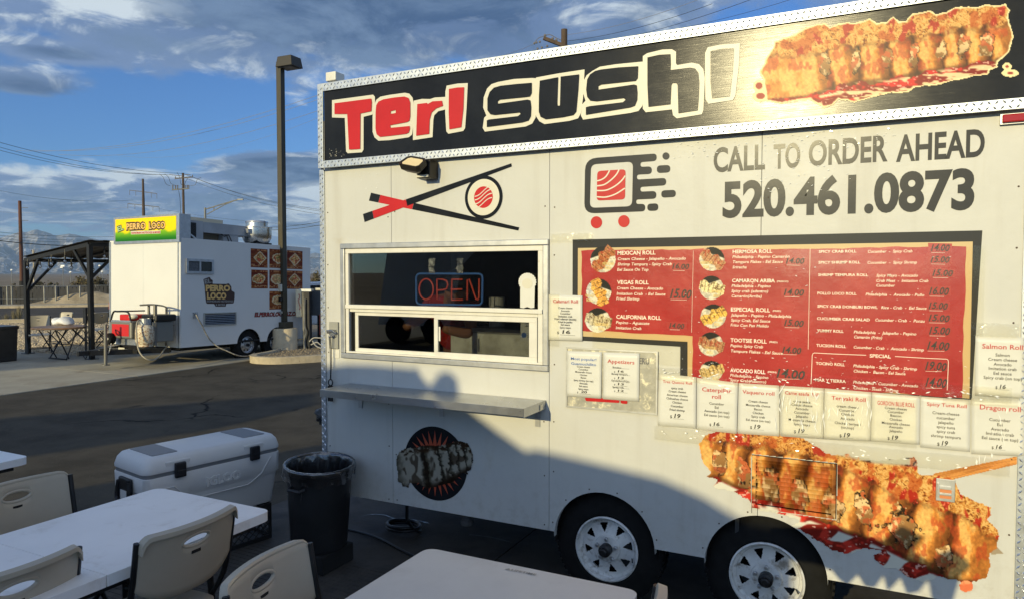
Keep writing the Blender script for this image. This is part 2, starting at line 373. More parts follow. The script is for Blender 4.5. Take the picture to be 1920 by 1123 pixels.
# ---------------------------------------------------------------- painted pictures (vertex colours)
def vnoise(x, y, seed=0):
    xi = np.floor(x).astype(np.int64); yi = np.floor(y).astype(np.int64); fx = x-xi; fy = y-yi; fx = fx*fx*(3-2*fx); fy = fy*fy*(3-2*fy)
    def h(a, b):
        n = (a*374761393+b*668265263+seed*982451653) & 0xffffffff; n = ((n ^ (n >> 13))*1274126177) & 0xffffffff; return ((n ^ (n >> 16)) & 0xffff)/65535.0
    return (h(xi, yi)*(1-fx)+h(xi+1, yi)*fx)*(1-fy)+(h(xi, yi+1)*(1-fx)+h(xi+1, yi+1)*fx)*fy
def fbm(x, y, o=4, seed=0):
    a = 0.5; r = 0; t = 0
    for i in range(o): r = r+a*vnoise(x, y, seed+i*7); t += a; x = x*2.03+11.3; y = y*2.01+5.7; a *= 0.55
    return r/t
def sdf(px, py, poly):
    d = np.full(px.shape, 1e9); ins = np.zeros(px.shape, bool); n = len(poly)
    for i in range(n):
        ax, ay = poly[i]; bx, by = poly[(i+1) % n]
        ex, ey = bx-ax, by-ay; t = np.clip(((px-ax)*ex+(py-ay)*ey)/(ex*ex+ey*ey+1e-9), 0, 1)
        d = np.minimum(d, np.hypot(px-ax-t*ex, py-ay-t*ey))
        c = ((ay > py) != (by > py)) & (px < (bx-ax)*(py-ay)/(by-ay+1e-12)+ax); ins ^= c
    return np.where(ins, -d, d)
def sstep(a, b, x): t = np.clip((x-a)/(b-a), 0, 1); return t*t*(3-2*t)
def mixa(a, b, t): t = np.asarray(t)[..., None]; return np.asarray(a)*(1-t)+np.asarray(b)*t
def lin(c): c = np.clip(c, 0, 1); return np.where(c <= 0.04045, c/12.92, ((c+0.055)/1.055)**2.4)
def picture(name, x0, y0, x1, y1, step, fn, parent, y, mapf=None, m=None, label=None):
    """grid mesh on a plane coloured by fn(x,y)->(srgb, mask)"""
    nx = int((x1-x0)/step)+1; ny = int((y1-y0)/step)+1
    gx, gy = np.meshgrid(np.linspace(x0, x1, nx), np.linspace(y0, y1, ny)); fx = gx.ravel(); fy = gy.ravel()
    col, msk = fn(fx, fy)
    if mapf is None:
        X, Z = Wv(fx, fy); co = np.stack([X, np.full_like(X, y), Z], 1)
    else: co = mapf(fx, fy)
    mk = msk.reshape(ny, nx); q = (mk[:-1, :-1] & mk[1:, :-1] & mk[:-1, 1:] & mk[1:, 1:]); J, I = np.nonzero(q)
    a = J*nx+I; faces = np.stack([a, a+nx, a+nx+1, a+1], 1)
    used = np.unique(faces); remap = np.full(nx*ny, -1); remap[used] = np.arange(len(used)); faces = remap[faces]
    me = bpy.data.meshes.new(name); me.from_pydata(co[used].tolist(), [], faces.tolist()); me.update()
    at = me.color_attributes.new('col', 'FLOAT_COLOR', 'POINT'); L = np.concatenate([lin(col[used]), np.ones((len(used), 1))], 1)
    at.data.foreach_set('color', L.astype(np.float32).ravel()); me.materials.append(m or vcol)
    o = bpy.data.objects.new(name, me); COL.objects.link(o); WM[o.name] = Matrix()
    if parent is not None: o.parent = parent; o.matrix_parent_inverse = WM[parent.name].inverted()
    if label: o['label'] = label
    return o
# ================================================================ the sushi trailer
XL, XR, ZB, ZT = -3.345, 0.595, 0.392, 3.12
TR = thing('food_trailer', 'large white sushi trailer with black banner and red menu filling the right of the photo', 'food trailer', (-1.36, 4.85, 0))
def part(name, mb, m, parent=TR, **k): return to_obj(name, mb, m, parent, **k)
def arc(cx, cz, r, a0, a1, n): return [(cx+r*math.cos(math.radians(a0+(a1-a0)*i/n)), cz+r*math.sin(math.radians(a0+(a1-a0)*i/n))) for i in range(n+1)]
A1, A2, AR, AZ = -1.335, -0.468, 0.300, 0.362
WX0, WX1, WZ0, WZ1 = -3.165, -1.700, 1.358, 2.068          # window opening
S1, S2, S3 = -2.786, -1.668, -0.503                         # panel seams
g = 0.0015; ZW = 2.93
def arch_notch(cx): return [(cx-AR, ZB)]+arc(cx, AZ, AR, 180, 0, 22)+[(cx+AR, ZB)]
bodies = [
    [(XL, ZB), (S1-g, ZB), (S1-g, WZ0), (WX0, WZ0), (WX0, WZ1), (S1-g, WZ1), (S1-g, ZW), (XL, ZW)],
]
p2a = [(S1+g, ZB), (S2-g, ZB), (S2-g, ZW), (S1+g, ZW), (S1+g, WZ1), (WX1, WZ1), (WX1, WZ0), (S1+g, WZ0)]
bodies.append(p2a)
VX0, VX1, VZ0, VZ1 = -0.530, -0.139, 0.700, 0.970           # vent opening
fr_ = 0.018
lowL = [(S2+g, ZB)]+arch_notch(A1)
# the second arch straddles the third seam
a2 = arc(A2, AZ, AR, 180, 0, 40)
aL = [q for q in a2 if q[0] < S3-g]; aR = [q for q in a2 if q[0] > S3+g]
zc_ = AZ+math.sqrt(AR**2-(S3-A2)**2)
p3 = lowL+[(A2-AR, ZB)]+aL+[(S3-g, zc_), (S3-g, VZ0+fr_), (VX0+fr_, VZ0+fr_), (VX0+fr_, VZ1-fr_), (S3-g, VZ1-fr_), (S3-g, ZW), (S2+g, ZW)]
p4 = [(S3+g, zc_)]+aR+[(A2+AR, ZB), (XR, ZB), (XR, ZW), (S3+g, ZW), (S3+g, VZ1-fr_), (VX1-fr_, VZ1-fr_), (VX1-fr_, VZ0+fr_), (S3+g, VZ0+fr_)]
for k, poly in enumerate(bodies+[p3, p4]):
    m = MB(); m.flat([poly], wallfn(YW), wallfn(YW+0.035)); part('side_panel', m, white)
# rivets and screws along the panels
m = MB()
for x in (XL+.03, S1-.03, S1+.03, S2-.03, S2+.03, S3+.03, XR-.03):
    for z in np.arange(0.43, 2.6, 0.31):
        if WX0-.05 < x < WX1+.05 and WZ0-.05 < z < WZ1+.05: continue
        if abs(x-A1) < AR+.03 and z < .7 or abs(x-A2) < AR+.03 and z < .7: continue
        m.lathe([(0.0045, 0), (0.0045, 0.0015), (0.002, 0.003)], (x+random.uniform(-.004, .004), YW, z+random.uniform(-.03, .03)), 6, rot=Matrix.Rotation(math.pi/2, 3, 'X'))
for c in (A1, A2):
    for a in range(15, 180, 30): m.lathe([(0.0045, 0), (0.0045, 0.0015), (0.002, 0.003)], (c+(AR+.02)*math.cos(math.radians(a)), YW, AZ+(AR+.02)*math.sin(math.radians(a))), 6, rot=Matrix.Rotation(math.pi/2, 3, 'X'))
part('screws', m, mat('rusty_screw', (0.07, 0.045, 0.03), 0.7), kind='stuff')
# other sides, roof, floor, dark room
YB = 5.95
m = MB(); m.bb(XL, XL+.03, YW+.037, YB, ZB, ZT-.02); part('end_wall', m, white)
m = MB(); m.bb(XR-.03, XR, YW+.037, YB, ZB, ZT-.02); part('end_wall', m, white)
m = MB(); m.bb(XL+.032, XR-.032, YB-.03, YB, ZB, ZT-.02); part('back_wall', m, white)
m = MB(); m.bb(XL, XR, YW+.04, YB, ZT-.018, ZT+.01); part('roof', m, white2)
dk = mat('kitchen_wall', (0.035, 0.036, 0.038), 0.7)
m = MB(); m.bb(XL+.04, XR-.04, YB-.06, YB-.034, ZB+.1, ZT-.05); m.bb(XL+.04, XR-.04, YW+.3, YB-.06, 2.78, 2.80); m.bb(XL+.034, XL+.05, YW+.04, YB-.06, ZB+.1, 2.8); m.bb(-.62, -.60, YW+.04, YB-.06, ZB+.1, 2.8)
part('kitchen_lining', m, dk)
m = MB(); m.bb(XL+.04, XR-.04, YW+.38, YB-.04, ZB+.01, ZB+.06); part('floor_pan', m, under)
m = MB()
for y in (YW+.25, YB-.3): m.bb(XL+.1, XR-.1, y, y+.06, ZB-.10, ZB-.002)
for x in np.arange(XL+.2, XR, .6): m.bb(x, x+.05, YW+.312, YB-.302, ZB-.08, ZB-.003)
part('chassis', m, under)
# wheel wells
for c in (A1, A2):
    m = MB(); pts = arc(c, AZ, AR+.012, -8, 188, 22)
    for i in range(len(pts)-1):
        (x0, z0), (x1, z1) = pts[i], pts[i+1]; m.add([(x0, YW+.037, z0), (x1, YW+.037, z1), (x1, YW+.36, z1), (x0, YW+.36, z0)], [(0, 1, 2, 3)])
    m.flat([pts], wallfn(YW+.362)); part('wheel_well', m, under)
# wheels
def wheel(cx, cz, y, parent, R=.315, rr=.186, face=rimp, spokes=8, dirn=-1, Wd=.19, mw=None, rot0=0.2, mapf=None):
    mp = mapf or (lambda v: v)
    c = (cx, y, cz)
    T = MB(); pr = [(rr-.004, .0), (rr+.012, -.012), (R-.055, -.006), (R-.018, .012), (R, .035), (R, Wd-.035), (R-.02, Wd-.01), (rr, Wd)]
    T.lathe(pr, c, 56, 'Y', capends=False)
    for k in range(56):
        a = 2*math.pi*k/56
        for off in (.055, .125): T.box((cx+(R+.001)*math.cos(a), y+off, cz+(R+.001)*math.sin(a)), (.012, .05, .02), Matrix.Rotation(-a, 3, 'Y'))
    wh = thing_part('wheel', parent)
    T.v = [mp(v) for v in T.v]; to_obj('tyre', T, rubber, wh, smooth=True)
    # rim: outer lip, dish, and the spoked disc with triangular openings
    m_ = MB(); m_.lathe([(rr, .002), (rr+.001, -.012), (rr-.007, -.016), (rr-.012, -.008), (rr-.014, .022), (rr-.030, .030), (rr-.032, .060)], c, 48, 'Y', capends=False)
    ro = rr-.031
    def dish(u, v): r = math.hypot(u-cx, v-cz); return (u, y+.030-.028*max(0, 1-(r-.05)/.10)**1.2, v)
    rs_ = [.078, .090, ro-.062, ro-.056, ro-.048, ro-.040, ro-.032, ro-.024, ro-.018, ro-.012, ro]; na = spokes*24; i0 = len(m_.v)
    for r_ in rs_:
        for k in range(na): a = rot0+2*math.pi*k/na; m_.v.append(dish(cx+r_*math.cos(a), cz+r_*math.sin(a)))
    for j in range(len(rs_)-1):
        rm = (rs_[j]+rs_[j+1])/2; hw_ = 0 if not (ro-.062 < rm < ro-.012) else (1+4.6*((rm-(ro-.062))/.050)**.8)
        for k in range(na):
            q = abs(((k+.5+12) % 24)-12)
            if q < hw_: continue
            m_.f.append((i0+j*na+k, i0+j*na+(k+1) % na, i0+(j+1)*na+(k+1) % na, i0+(j+1)*na+k))
    m_.lathe([(.080, dish(cx+.079, cz)[1]-y), (.074, -.004), (.045, -.006), (.034, -.004)], c, 32, 'Y', capends=False)
    m_.v = [mp(v) for v in m_.v]; to_obj('rim', m_, face, wh, smooth=True)
    m_ = MB(); m_.lathe([(.036, -.004), (.036, -.045), (.030, -.052), (.022, -.054), (.022, -.075), (.016, -.080)], c, 20, 'Y')
    m_.v = [mp(v) for v in m_.v]; to_obj('hub_cap', m_, dblack, wh, smooth=True)
    for k in range(5):
        a = 1.57+2*math.pi*k/5; m_ = MB(); m_.lathe([(.0115, 0), (.0115, -.014), (.007, -.018)], (cx+.058*math.cos(a), y-.006, cz+.058*math.sin(a)), 6, 'Y')
        m_.v = [mp(v) for v in m_.v]; to_obj('wheel_nut', m_, alud, wh)
    m_ = MB(); m_.cyl((cx+.14, y+.03, cz-.045), (cx+.155, y-.012, cz-.048), .004, 8); m_.v = [mp(v) for v in m_.v]; to_obj('valve_stem', m_, plasb, wh)
    return wh
def thing_part(name, parent):
    o = bpy.data.objects.new(name, None); COL.objects.link(o); o.parent = parent; o.matrix_parent_inverse = WM[parent.name].inverted(); WM[o.name] = Matrix(); return o
for c in (A1, A2): wheel(c+.008, .328, YW+.045, TR, rot0=.2 if c == A1 else .33)
m = MB(); m.cyl((A1, YW+.2, .328), (A1, YB-.2, .328), .035); m.cyl((A2, YW+.2, .328), (A2, YB-.2, .328), .035); part('axle', m, under)

# ---- black banner with diamond-plate trims
BZ0, BZ1 = 2.655, 3.118
m = MB(); m.bb(-3.300, XR+.012, YW-.045, YW-.004, 2.63, 3.13); part('banner', m, blackv)
def tread(x0, x1, z0, z1, y, horiz=True):
    """diamond-plate strip: a folded sheet with raised bars"""
    m = MB(); m.bb(x0, x1, y, y+.012, z0, z1); a = MB(); L = (x1-x0) if horiz else (z1-z0); Wd = (z1-z0) if horiz else (x1-x0)
    rows = max(1, int(round(Wd/.024))); st = .028; n = int(L/st)
    for r in range(rows):
        for i in range(n):
            u = (i+.5+.25*(r % 2))*st; v = (r+.5)/rows*Wd
            if u > L-.006: continue
            cx, cz = (x0+u, z0+v) if horiz else (x0+v, z0+u); s = math.radians(48 if (i+r) % 2 else -48); dxx, dzz = math.cos(s), math.sin(s); l, w, h = .0125, .0046, .0050
            q = [(cx-dxx*l, y, cz-dzz*l), (cx+dzz*w, y, cz-dxx*w), (cx+dxx*l, y, cz+dzz*l), (cx-dzz*w, y, cz+dxx*w), (cx, y-h, cz)]
            a.add(q, [(0, 1, 4), (1, 2, 4), (2, 3, 4), (3, 0, 4)])
    return m, a
for (x0, x1, z0, z1, y, hz) in [(-3.300, XR+.012, 3.112, 3.163, YW-.058, True), (-3.300, XR+.012, 2.603, 2.650, YW-.058, True), (-3.345, -3.3015, 2.603, 3.163, YW-.058, False),
                                (-3.378, -3.338, ZB, 2.600, YW-.010, False), (XR-.006, XR+.062, ZB, 2.600, YW-.010, False)]:
    m, a = tread(x0, x1, z0, z1, y, hz); p = part('diamond_plate_trim', m, alu, bevel=.001)
    to_obj('raised_bars', a, alub, p, kind='stuff')
m = MB(); m.bb(-3.34, XR+.05, YW-.05, YW+.3, 3.1645, 3.167); part('trim_top_fold', m, alu)
m = MB(); m.bb(-3.378, -3.3755, YW+.003, YW+.1, ZB, 2.9); part('corner_fold', m, alu)

# ---- lettering on the banner: traced letter by letter
vT = view(620, 120, 5.91); vS = view(900, 70, 3.692)
def poly_on_wall(mb, vw, pts, y, holes=()):
    mb.flat([[W(*vw(*p)) for p in r] for r in [pts]+list(holes)], wallfn(y))
YBN = YW-.045
T_out = [[(67, 422), (520, 362), (540, 385), (540, 450), (515, 580), (415, 605), (414, 965), (395, 995), (240, 1005), (222, 985), (208, 617), (67, 612)],
         [(600, 385), (700, 365), (870, 342), (920, 352), (955, 395), (967, 450), (965, 660), (958, 740), (950, 800), (915, 830), (700, 862), (580, 868), (535, 830), (515, 770), (515, 600), (532, 480), (555, 420)],
         [(970, 430), (1060, 410), (1150, 412), (1200, 395), (1320, 388), (1322, 525), (1240, 545), (1195, 590), (1185, 640), (1176, 830), (960, 862), (962, 600)],
         [(1332, 265), (1455, 242), (1565, 237), (1552, 500), (1535, 730), (1515, 762), (1350, 793), (1328, 765), (1316, 560), (1318, 330)]]
T_in = [([(100, 458), (505, 406), (510, 450), (505, 545), (385, 570), (382, 958), (340, 962), (260, 966), (240, 575), (100, 575)], []),
        ([(640, 415), (760, 395), (870, 385), (915, 400), (934, 450), (934, 600), (925, 650), (900, 665), (712, 700), (718, 728), (928, 708), (930, 740), (918, 780), (885, 795), (720, 815), (600, 827), (565, 800), (552, 740), (553, 560), (560, 480), (585, 440)], [[(718, 545), (775, 532), (775, 565), (720, 576)]]),
        ([(1012, 468), (1120, 455), (1125, 470), (1180, 438), (1285, 432), (1295, 488), (1220, 515), (1170, 560), (1148, 640), (1143, 795), (1000, 815)], []),
        ([(1360, 303), (1450, 287), (1528, 284), (1520, 520), (1497, 722), (1365, 745), (1358, 560)], [])]
S_out = [[(150, 325), (260, 305), (385, 298), (412, 300), (412, 360), (425, 450), (412, 520), (408, 570), (385, 610), (340, 630), (60, 665), (45, 640), (55, 570), (70, 555), (48, 500), (52, 430), (75, 370), (105, 340)],
         [(412, 295), (560, 268), (745, 240), (742, 300), (735, 430), (720, 540), (700, 575), (640, 592), (470, 614), (435, 595), (412, 560), (400, 500)],
         [(800, 250), (850, 222), (960, 205), (1148, 187), (1150, 330), (1155, 420), (1142, 490), (1115, 525), (1060, 538), (735, 584), (720, 555), (728, 480), (752, 455), (735, 400), (738, 320), (760, 280)],
         [(1145, 150), (1175, 130), (1280, 105), (1345, 103), (1373, 120), (1372, 200), (1380, 212), (1480, 195), (1530, 205), (1560, 240), (1570, 300), (1566, 400), (1560, 520), (1550, 548), (1378, 576), (1352, 555), (1345, 515), (1165, 534), (1145, 510)],
         [(1590, 90), (1680, 72), (1811, 63), (1805, 200), (1780, 420), (1762, 452), (1595, 477), (1575, 445), (1572, 300), (1572, 130)]]
S_in = [([(170, 352), (280, 340), (384, 332), (384, 400), (372, 425), (340, 430), (165, 447), (150, 458), (152, 475), (355, 447), (375, 452), (381, 500), (378, 560), (362, 590), (320, 603), (76, 634), (76, 590), (90, 583), (290, 560), (308, 545), (300, 535), (130, 552), (100, 547), (80, 520), (80, 440), (95, 395), (125, 365)], []),
        ([(440, 318), (566, 294), (560, 470), (562, 490), (578, 488), (583, 290), (710, 275), (704, 380), (690, 530), (670, 553), (600, 568), (480, 582), (445, 565), (433, 530), (434, 420)], []),
        ([(860, 242), (980, 228), (1115, 220), (1112, 300), (1098, 320), (1060, 324), (860, 345), (842, 355), (842, 380), (1085, 345), (1105, 350), (1110, 400), (1108, 450), (1092, 490), (1060, 502), (756, 552), (756, 500), (780, 493), (1010, 466), (1028, 450), (1015, 438), (830, 460), (785, 455), (765, 430), (758, 380), (765, 310), (785, 275), (820, 252)], []),
        ([(1178, 160), (1260, 142), (1336, 138), (1338, 200), (1336, 247), (1470, 230), (1505, 236), (1526, 265), (1533, 330), (1530, 430), (1522, 522), (1390, 542), (1385, 350), (1375, 335), (1350, 335), (1342, 350), (1336, 480), (1185, 498), (1178, 350)], []),
        ([(1610, 118), (1690, 102), (1770, 98), (1762, 250), (1742, 425), (1620, 440), (1610, 330)], [])]
m = MB()
for i, q in enumerate(T_out): poly_on_wall(m, vT, q, YBN-.0020-.0007*i)
for i, q in enumerate(S_out): poly_on_wall(m, vS, q, YBN-.0020-.0007*i)
part('banner_lettering_outline', m, creamv)
m = MB()
for i, (q, h) in enumerate(T_in): poly_on_wall(m, vT, q, YBN-.0075-.0003*i, h)
part('banner_lettering', m, redv)
m = MB()
for i, (q, h) in enumerate(S_in): poly_on_wall(m, vS, q, YBN-.0075-.0003*i, h)
part('banner_lettering', m, blackv)
# peeling flecks at the banner's lower left corner
m = MB()
for k in range(26):
    x = -3.26+random.random()**1.5*.26; z = 2.668+random.random()*.06; w, h = random.uniform(.003, .012), random.uniform(.001, .004)
    m.add([(x, YBN-.0015, z), (x+w, YBN-.0015, z+h*.4), (x+w*.8, YBN-.0015, z+h), (x+.1*w, YBN-.0015, z+h*.7)], [(0, 1, 2, 3)])
part('peeled_flecks', m, creamv, kind='stuff')

# ---- painted food pictures
GOLD = (0.88, 0.66, 0.32); GOLDL = (0.97, 0.82, 0.52); BRN = (0.55, 0.32, 0.14); REDS = (0.78, 0.17, 0.10); CRM = (0.93, 0.86, 0.66)
def food(px, py, sc, topf, botf, faces, seed, sauce):
    """crispy sushi roll: shredded topping, golden slices, cut faces with seaweed rings, sauce below"""
    sx, sy = px*sc, py*sc
    w1 = fbm(sx*.03, sy*.03, 3, seed); w2 = fbm(sx*.03+40, sy*.03+9, 3, seed+3)
    def strands(k, s, ang):
        ca_, sa_ = math.cos(ang), math.sin(ang); a = (sx*ca_+sy*sa_)*k+w1*7; b = (-sx*sa_+sy*ca_)*k*2.6+w2*9
        n_ = fbm(a, b, 2, s); return 1-np.abs(2*n_-1)*2.0
    st = np.maximum(strands(.042, seed+5, .5), strands(.046, seed+6, -.7)); st2 = strands(.085, seed+7, .2); big = fbm(sx*.018, sy*.022, 3, seed+9)
    top = mixa((.46, .25, .10), (.82, .60, .30), sstep(.1, .62, st)); top = mixa(top, (.92, .80, .52), sstep(.60, .95, st)*.85); top = mixa(top, (.50, .29, .12), sstep(.0, .7, -st2)*.6)
    top = mixa(top, (.74, .36, .16), sstep(.56, .68, fbm(sx*.028+3, sy*.03, 3, seed+21))*.65)
    rs = sstep(.60, .66, fbm(sx*.032+7, sy*.020, 3, seed+31)); top = mixa(top, (.68, .15, .11), rs*.8); top = mixa(top, (1, .62, .5), sstep(.70, .74, fbm(sx*.12, sy*.12, 2, seed+33))*rs*.7)
    # slices: each bright on its left shoulder and falling into a dark gap before the next
    xs_f = np.array([f[0] for f in faces]); lean = np.tan(np.mean([f[4] for f in faces])); cyf = np.interp(px, xs_f, [f[1] for f in faces])
    ex_ = np.concatenate([[2*xs_f[0]-xs_f[1]], xs_f, [2*xs_f[-1]-xs_f[-2]]]); xw = px-(py-cyf)*lean*.6+(w1-.5)*26/sc
    t = np.interp(xw, ex_, np.arange(len(ex_))); f = t-np.floor(t)
    n2 = fbm(sx*.06, sy*.030, 4, seed+41); prof = sstep(.02, .30, f)*(1-sstep(.50, .98, f)*.78); prof = np.where(t < 1, np.maximum(prof, .55+.35*sstep(1.0, .3, t)), prof); prof = np.where(t > len(ex_)-1.6, np.maximum(prof, .62), prof)
    body = mixa((.34, .19, .09), (.88, .62, .30), np.clip(prof*1.15+(n2-.5)*.5, 0, 1)); body = mixa(body, (.93, .78, .48), sstep(.70, 1.0, prof+(n2-.5)*.9)*.85)
    body = mixa(body, (.72, .30, .17), sstep(.56, .66, fbm(sx*.045+9, sy*.025, 3, seed+61))*.55)
    body = body*(.84+.32*fbm(sx*.16, sy*.16, 3, seed+63))[..., None]
    for k, (cx, cy, rx, ry, an) in enumerate(faces):
        ca_, sa_ = math.cos(an), math.sin(an); u = ((px-cx)*ca_+(py-cy)*sa_)/rx; v = (-(px-cx)*sa_+(py-cy)*ca_)/ry; d = np.hypot(u, v)*.9+(w1-.5)*1.3+(fbm(sx*.08, sy*.08, 3, seed+k)-.5)*1.0
        q = fbm(sx*.07+k*3, sy*.07, 3, seed+70+k); fil = mixa((.64, .50, .31), (.90, .80, .60), sstep(.40, .60, q)); fil = mixa(fil, (.78, .40, .24), sstep(.56, .62, fbm(sx*.055, sy*.055+k, 2, seed+80))*.75)
        fil = mixa(fil, (.22, .19, .12), sstep(.022, .006, np.abs(q-.52))*.6); fil = fil*(.85+.2*sstep(-1, 1, v*-1+.4))[..., None]
        body = mixa(body, fil, sstep(1.02, .92, d)); body = mixa(body, (.10, .10, .07), sstep(.10, .02, np.abs(d-.98))*sstep(.40, .52, w2+.12*u)*.9)
    body = mixa(body, (.28, .17, .09), sstep(-14/sc, 2/sc, py-botf(px))*.6)
    e = (w1-.5)*44/sc+(st-.3)*9/sc; c = mixa(top, body, sstep(-5/sc, 5/sc, py-topf(px)+e)); c = mixa(c, c*.62, sstep(12/sc, 0, np.abs(py-topf(px)+e-6/sc))*.5)
    sq = fbm(sx*.03, sy*.05, 3, seed+71); s_ = mixa(sauce, tuple(min(1, k*1.45+.04) for k in sauce), sstep(.50, .66, sq)); s_ = mixa(s_, (.97, .85, .78), sstep(.72, .76, fbm(sx*.09, sy*.14, 2, seed+77))*.8)
    r = mixa(c, s_, sstep(-2, 2, py-botf(px)+(w2-.5)*40/sc)); return np.clip(r, 0, 1)**1.10*np.array([.98, .93, .92])
B_poly = [(200, 310), (240, 300), (350, 262), (420, 215), (480, 198), (545, 188), (580, 215), (640, 190), (700, 183), (760, 188), (850, 158), (900, 192), (960, 185), (1015, 146), (1050, 182), (1100, 170), (1150, 122), (1210, 118), (1250, 102), (1310, 130), (1370, 118), (1430, 85), (1500, 78), (1580, 80), (1650, 62), (1700, 75), (1780, 60), (1802, 100), (1790, 150), (1810, 210), (1830, 285), (1800, 380), (1750, 430), (1722, 450), (1720, 485), (1670, 505), (1655, 530), (1560, 545), (1400, 580), (1300, 608), (1230, 612), (1150, 622), (1110, 655), (1000, 660), (900, 678), (750, 722), (640, 700), (590, 745), (545, 758), (500, 738), (440, 700), (330, 715), (250, 730), (150, 712), (138, 640), (130, 580), (100, 512), (130, 470), (150, 420), (195, 350)]
lf = lambda pts: (lambda x: np.interp(x, [p[0] for p in pts], [p[1] for p in pts]))
bmid = lf([(100, 400), (450, 400), (600, 360), (900, 330), (1300, 262), (1800, 190)]); bbot = lf([(100, 720), (420, 690), (560, 640), (760, 590), (1000, 570), (1200, 520), (1500, 480), (1700, 445), (1830, 400)])
def banner_food(x, y):
    zx = (x-1400)*3.692; zy = y*3.692
    wob = (fbm(zx*.03, zy*.03, 3, 5)-.5)*22
    d = sdf(zx, zy, B_poly)+wob*.6
    d2 = np.minimum(np.hypot((zx-1790)/1.2, zy-483)-14, np.hypot((zx-1812)/2.1, zy-528)-14)
    d2 = np.minimum(d2, np.hypot(zx-95, zy-612)-28); d2 = np.minimum(d2, np.hypot((zx-105)/1.4, zy-682)-26)
    c = food(zx, zy, .50, bmid, bbot, [(550, 470, 34, 85, .1), (765, 440, 24, 78, .15), (975, 430, 26, 66, .2), (1155, 395, 28, 66, .2), (1340, 375, 26, 62, .25), (1490, 335, 34, 66, .25), (1650, 330, 44, 72, .3)], 3, (0.55, 0.10, 0.10))
    gap = sstep(.5, .62, fbm(zx*.012, zy*.05, 2, 91))*sstep(-10, 20, zy-bbot(zx)); c = mixa(c, CRM, gap*.9)
    c = mixa(CRM, c, sstep(3, 9, -d)); c2 = mixa(CRM, (0.62, 0.2, 0.17), sstep(0, 5, -d2-2)); c = np.where((d2 < d)[:, None], c2, c)
    return c, np.minimum(d, d2-8) < 8
picture('banner_food_picture', 1412, 8, 1908, 212, 1.6, banner_food, TR, YBN-.003)

W_poly = [(1312, 850), (1310, 832), (1322, 815), (1340, 808), (1420, 808), (1500, 818), (1522, 830), (1545, 845), (1562, 852), (1590, 850), (1620, 858), (1650, 862), (1690, 858), (1715, 856), (1722, 868), (1722, 888), (1748, 888), (1790, 895), (1800, 925), (1830, 938), (1858, 950), (1858, 965), (1850, 972), (1868, 990), (1874, 1005), (1870, 1025), (1860, 1032), (1855, 1040), (1857, 1060), (1850, 1082), (1830, 1090), (1795, 1088), (1760, 1080), (1735, 1091), (1700, 1080), (1680, 1065), (1660, 1065), (1640, 1050), (1635, 1040), (1650, 1032), (1620, 1028), (1590, 1040), (1560, 1030), (1500, 992), (1480, 985), (1500, 975), (1470, 965), (1420, 955), (1400, 935), (1370, 920), (1335, 912), (1345, 900), (1325, 893), (1332, 885), (1322, 870)]
wmid = lf([(1310, 822), (1400, 835), (1500, 850), (1580, 880), (1680, 925), (1780, 960), (1870, 1010)]); wbot = lf([(1310, 895), (1345, 893), (1420, 930), (1480, 955), (1560, 985), (1640, 1015), (1720, 1055), (1780, 1085), (1870, 1095)])
def wall_food(x, y):
    wob = (fbm(x*.10, y*.10, 3, 15)-.5)*7; d = sdf(x, y, W_poly)+wob
    drip = (np.hypot((x-1812)/1.0, (y-1098)/.85)-14)+(fbm(x*.2, y*.2, 2, 4)-.5)*4
    c = food(x, y, 1.55, wmid, wbot, [(1350, 862, 11, 22, -.2), (1396, 882, 14, 26, -.3), (1446, 905, 13, 30, -.3), (1500, 925, 14, 28, -.3), (1560, 945, 16, 30, -.4), (1622, 958, 15, 28, -.3), (1694, 992, 22, 30, -.5), (1770, 1045, 14, 24, -.4)], 23, (0.54, 0.15, 0.11))
    peel = sstep(-6, 2, -(y-lf([(1560, 848), (1640, 866), (1725, 872)])(x)))*sstep(1560, 1575, x)*(1-sstep(1712, 1730, x))
    pc = mixa((0.72, 0.73, 0.70), (0.18, 0.2, 0.22), sstep(.60, .66, fbm(x*.09, y*.14, 3, 66))); pc = mixa(pc, (0.85, 0.55, 0.4), sstep(.62, .7, fbm(x*.12+9, y*.1, 3, 67))*.7); c = mixa(c, pc, peel*.95)
    gap = sstep(.50, .56, fbm(x*.022+y*.02, y*.045, 2, 191))*sstep(2, 8, y-wbot(x)); c = mixa(c, (0.84, 0.83, 0.77), gap)
    c = np.where((drip < d)[:, None], mixa((0.85, 0.45, 0.3), (0.93, 0.6, 0.42), sstep(.4, .6, fbm(x*.1, y*.1, 2, 3))), c)
    # chopstick
    st = (x > 1750) & (x < 1908) & (y < 903-(x-1755)*.235+ 3) & (y > 887-(x-1755)*.205-2)
    cs = mixa((0.70, 0.45, 0.22), (0.86, 0.60, 0.33), sstep(.3, .7, fbm(x*.02, (y+x*.21)*.5, 3, 8))); c = np.where((st & (d > 0))[:, None], cs, c)
    tipm = (x > 1858) & (x < 1884) & (np.abs(y-(1026+(x-1858)*.45)) < (1884-x)*.5); c = np.where((tipm & (d > 1))[:, None], np.array((0.62, 0.56, 0.47)), c)
    return c, (d < 0) | (drip < 0) | st | tipm
def wf_hole(x, y):
    c, mk = wall_food(x, y); X, Z = Wv(x, y); return c, mk & ~((X > VX0-.004) & (X < VX1+.004) & (Z > VZ0-.004) & (Z < VZ1+.004))
picture('wall_food_picture', 1306, 800, 1908, 1118, 1.5, wf_hole, TR, YW-.0022)
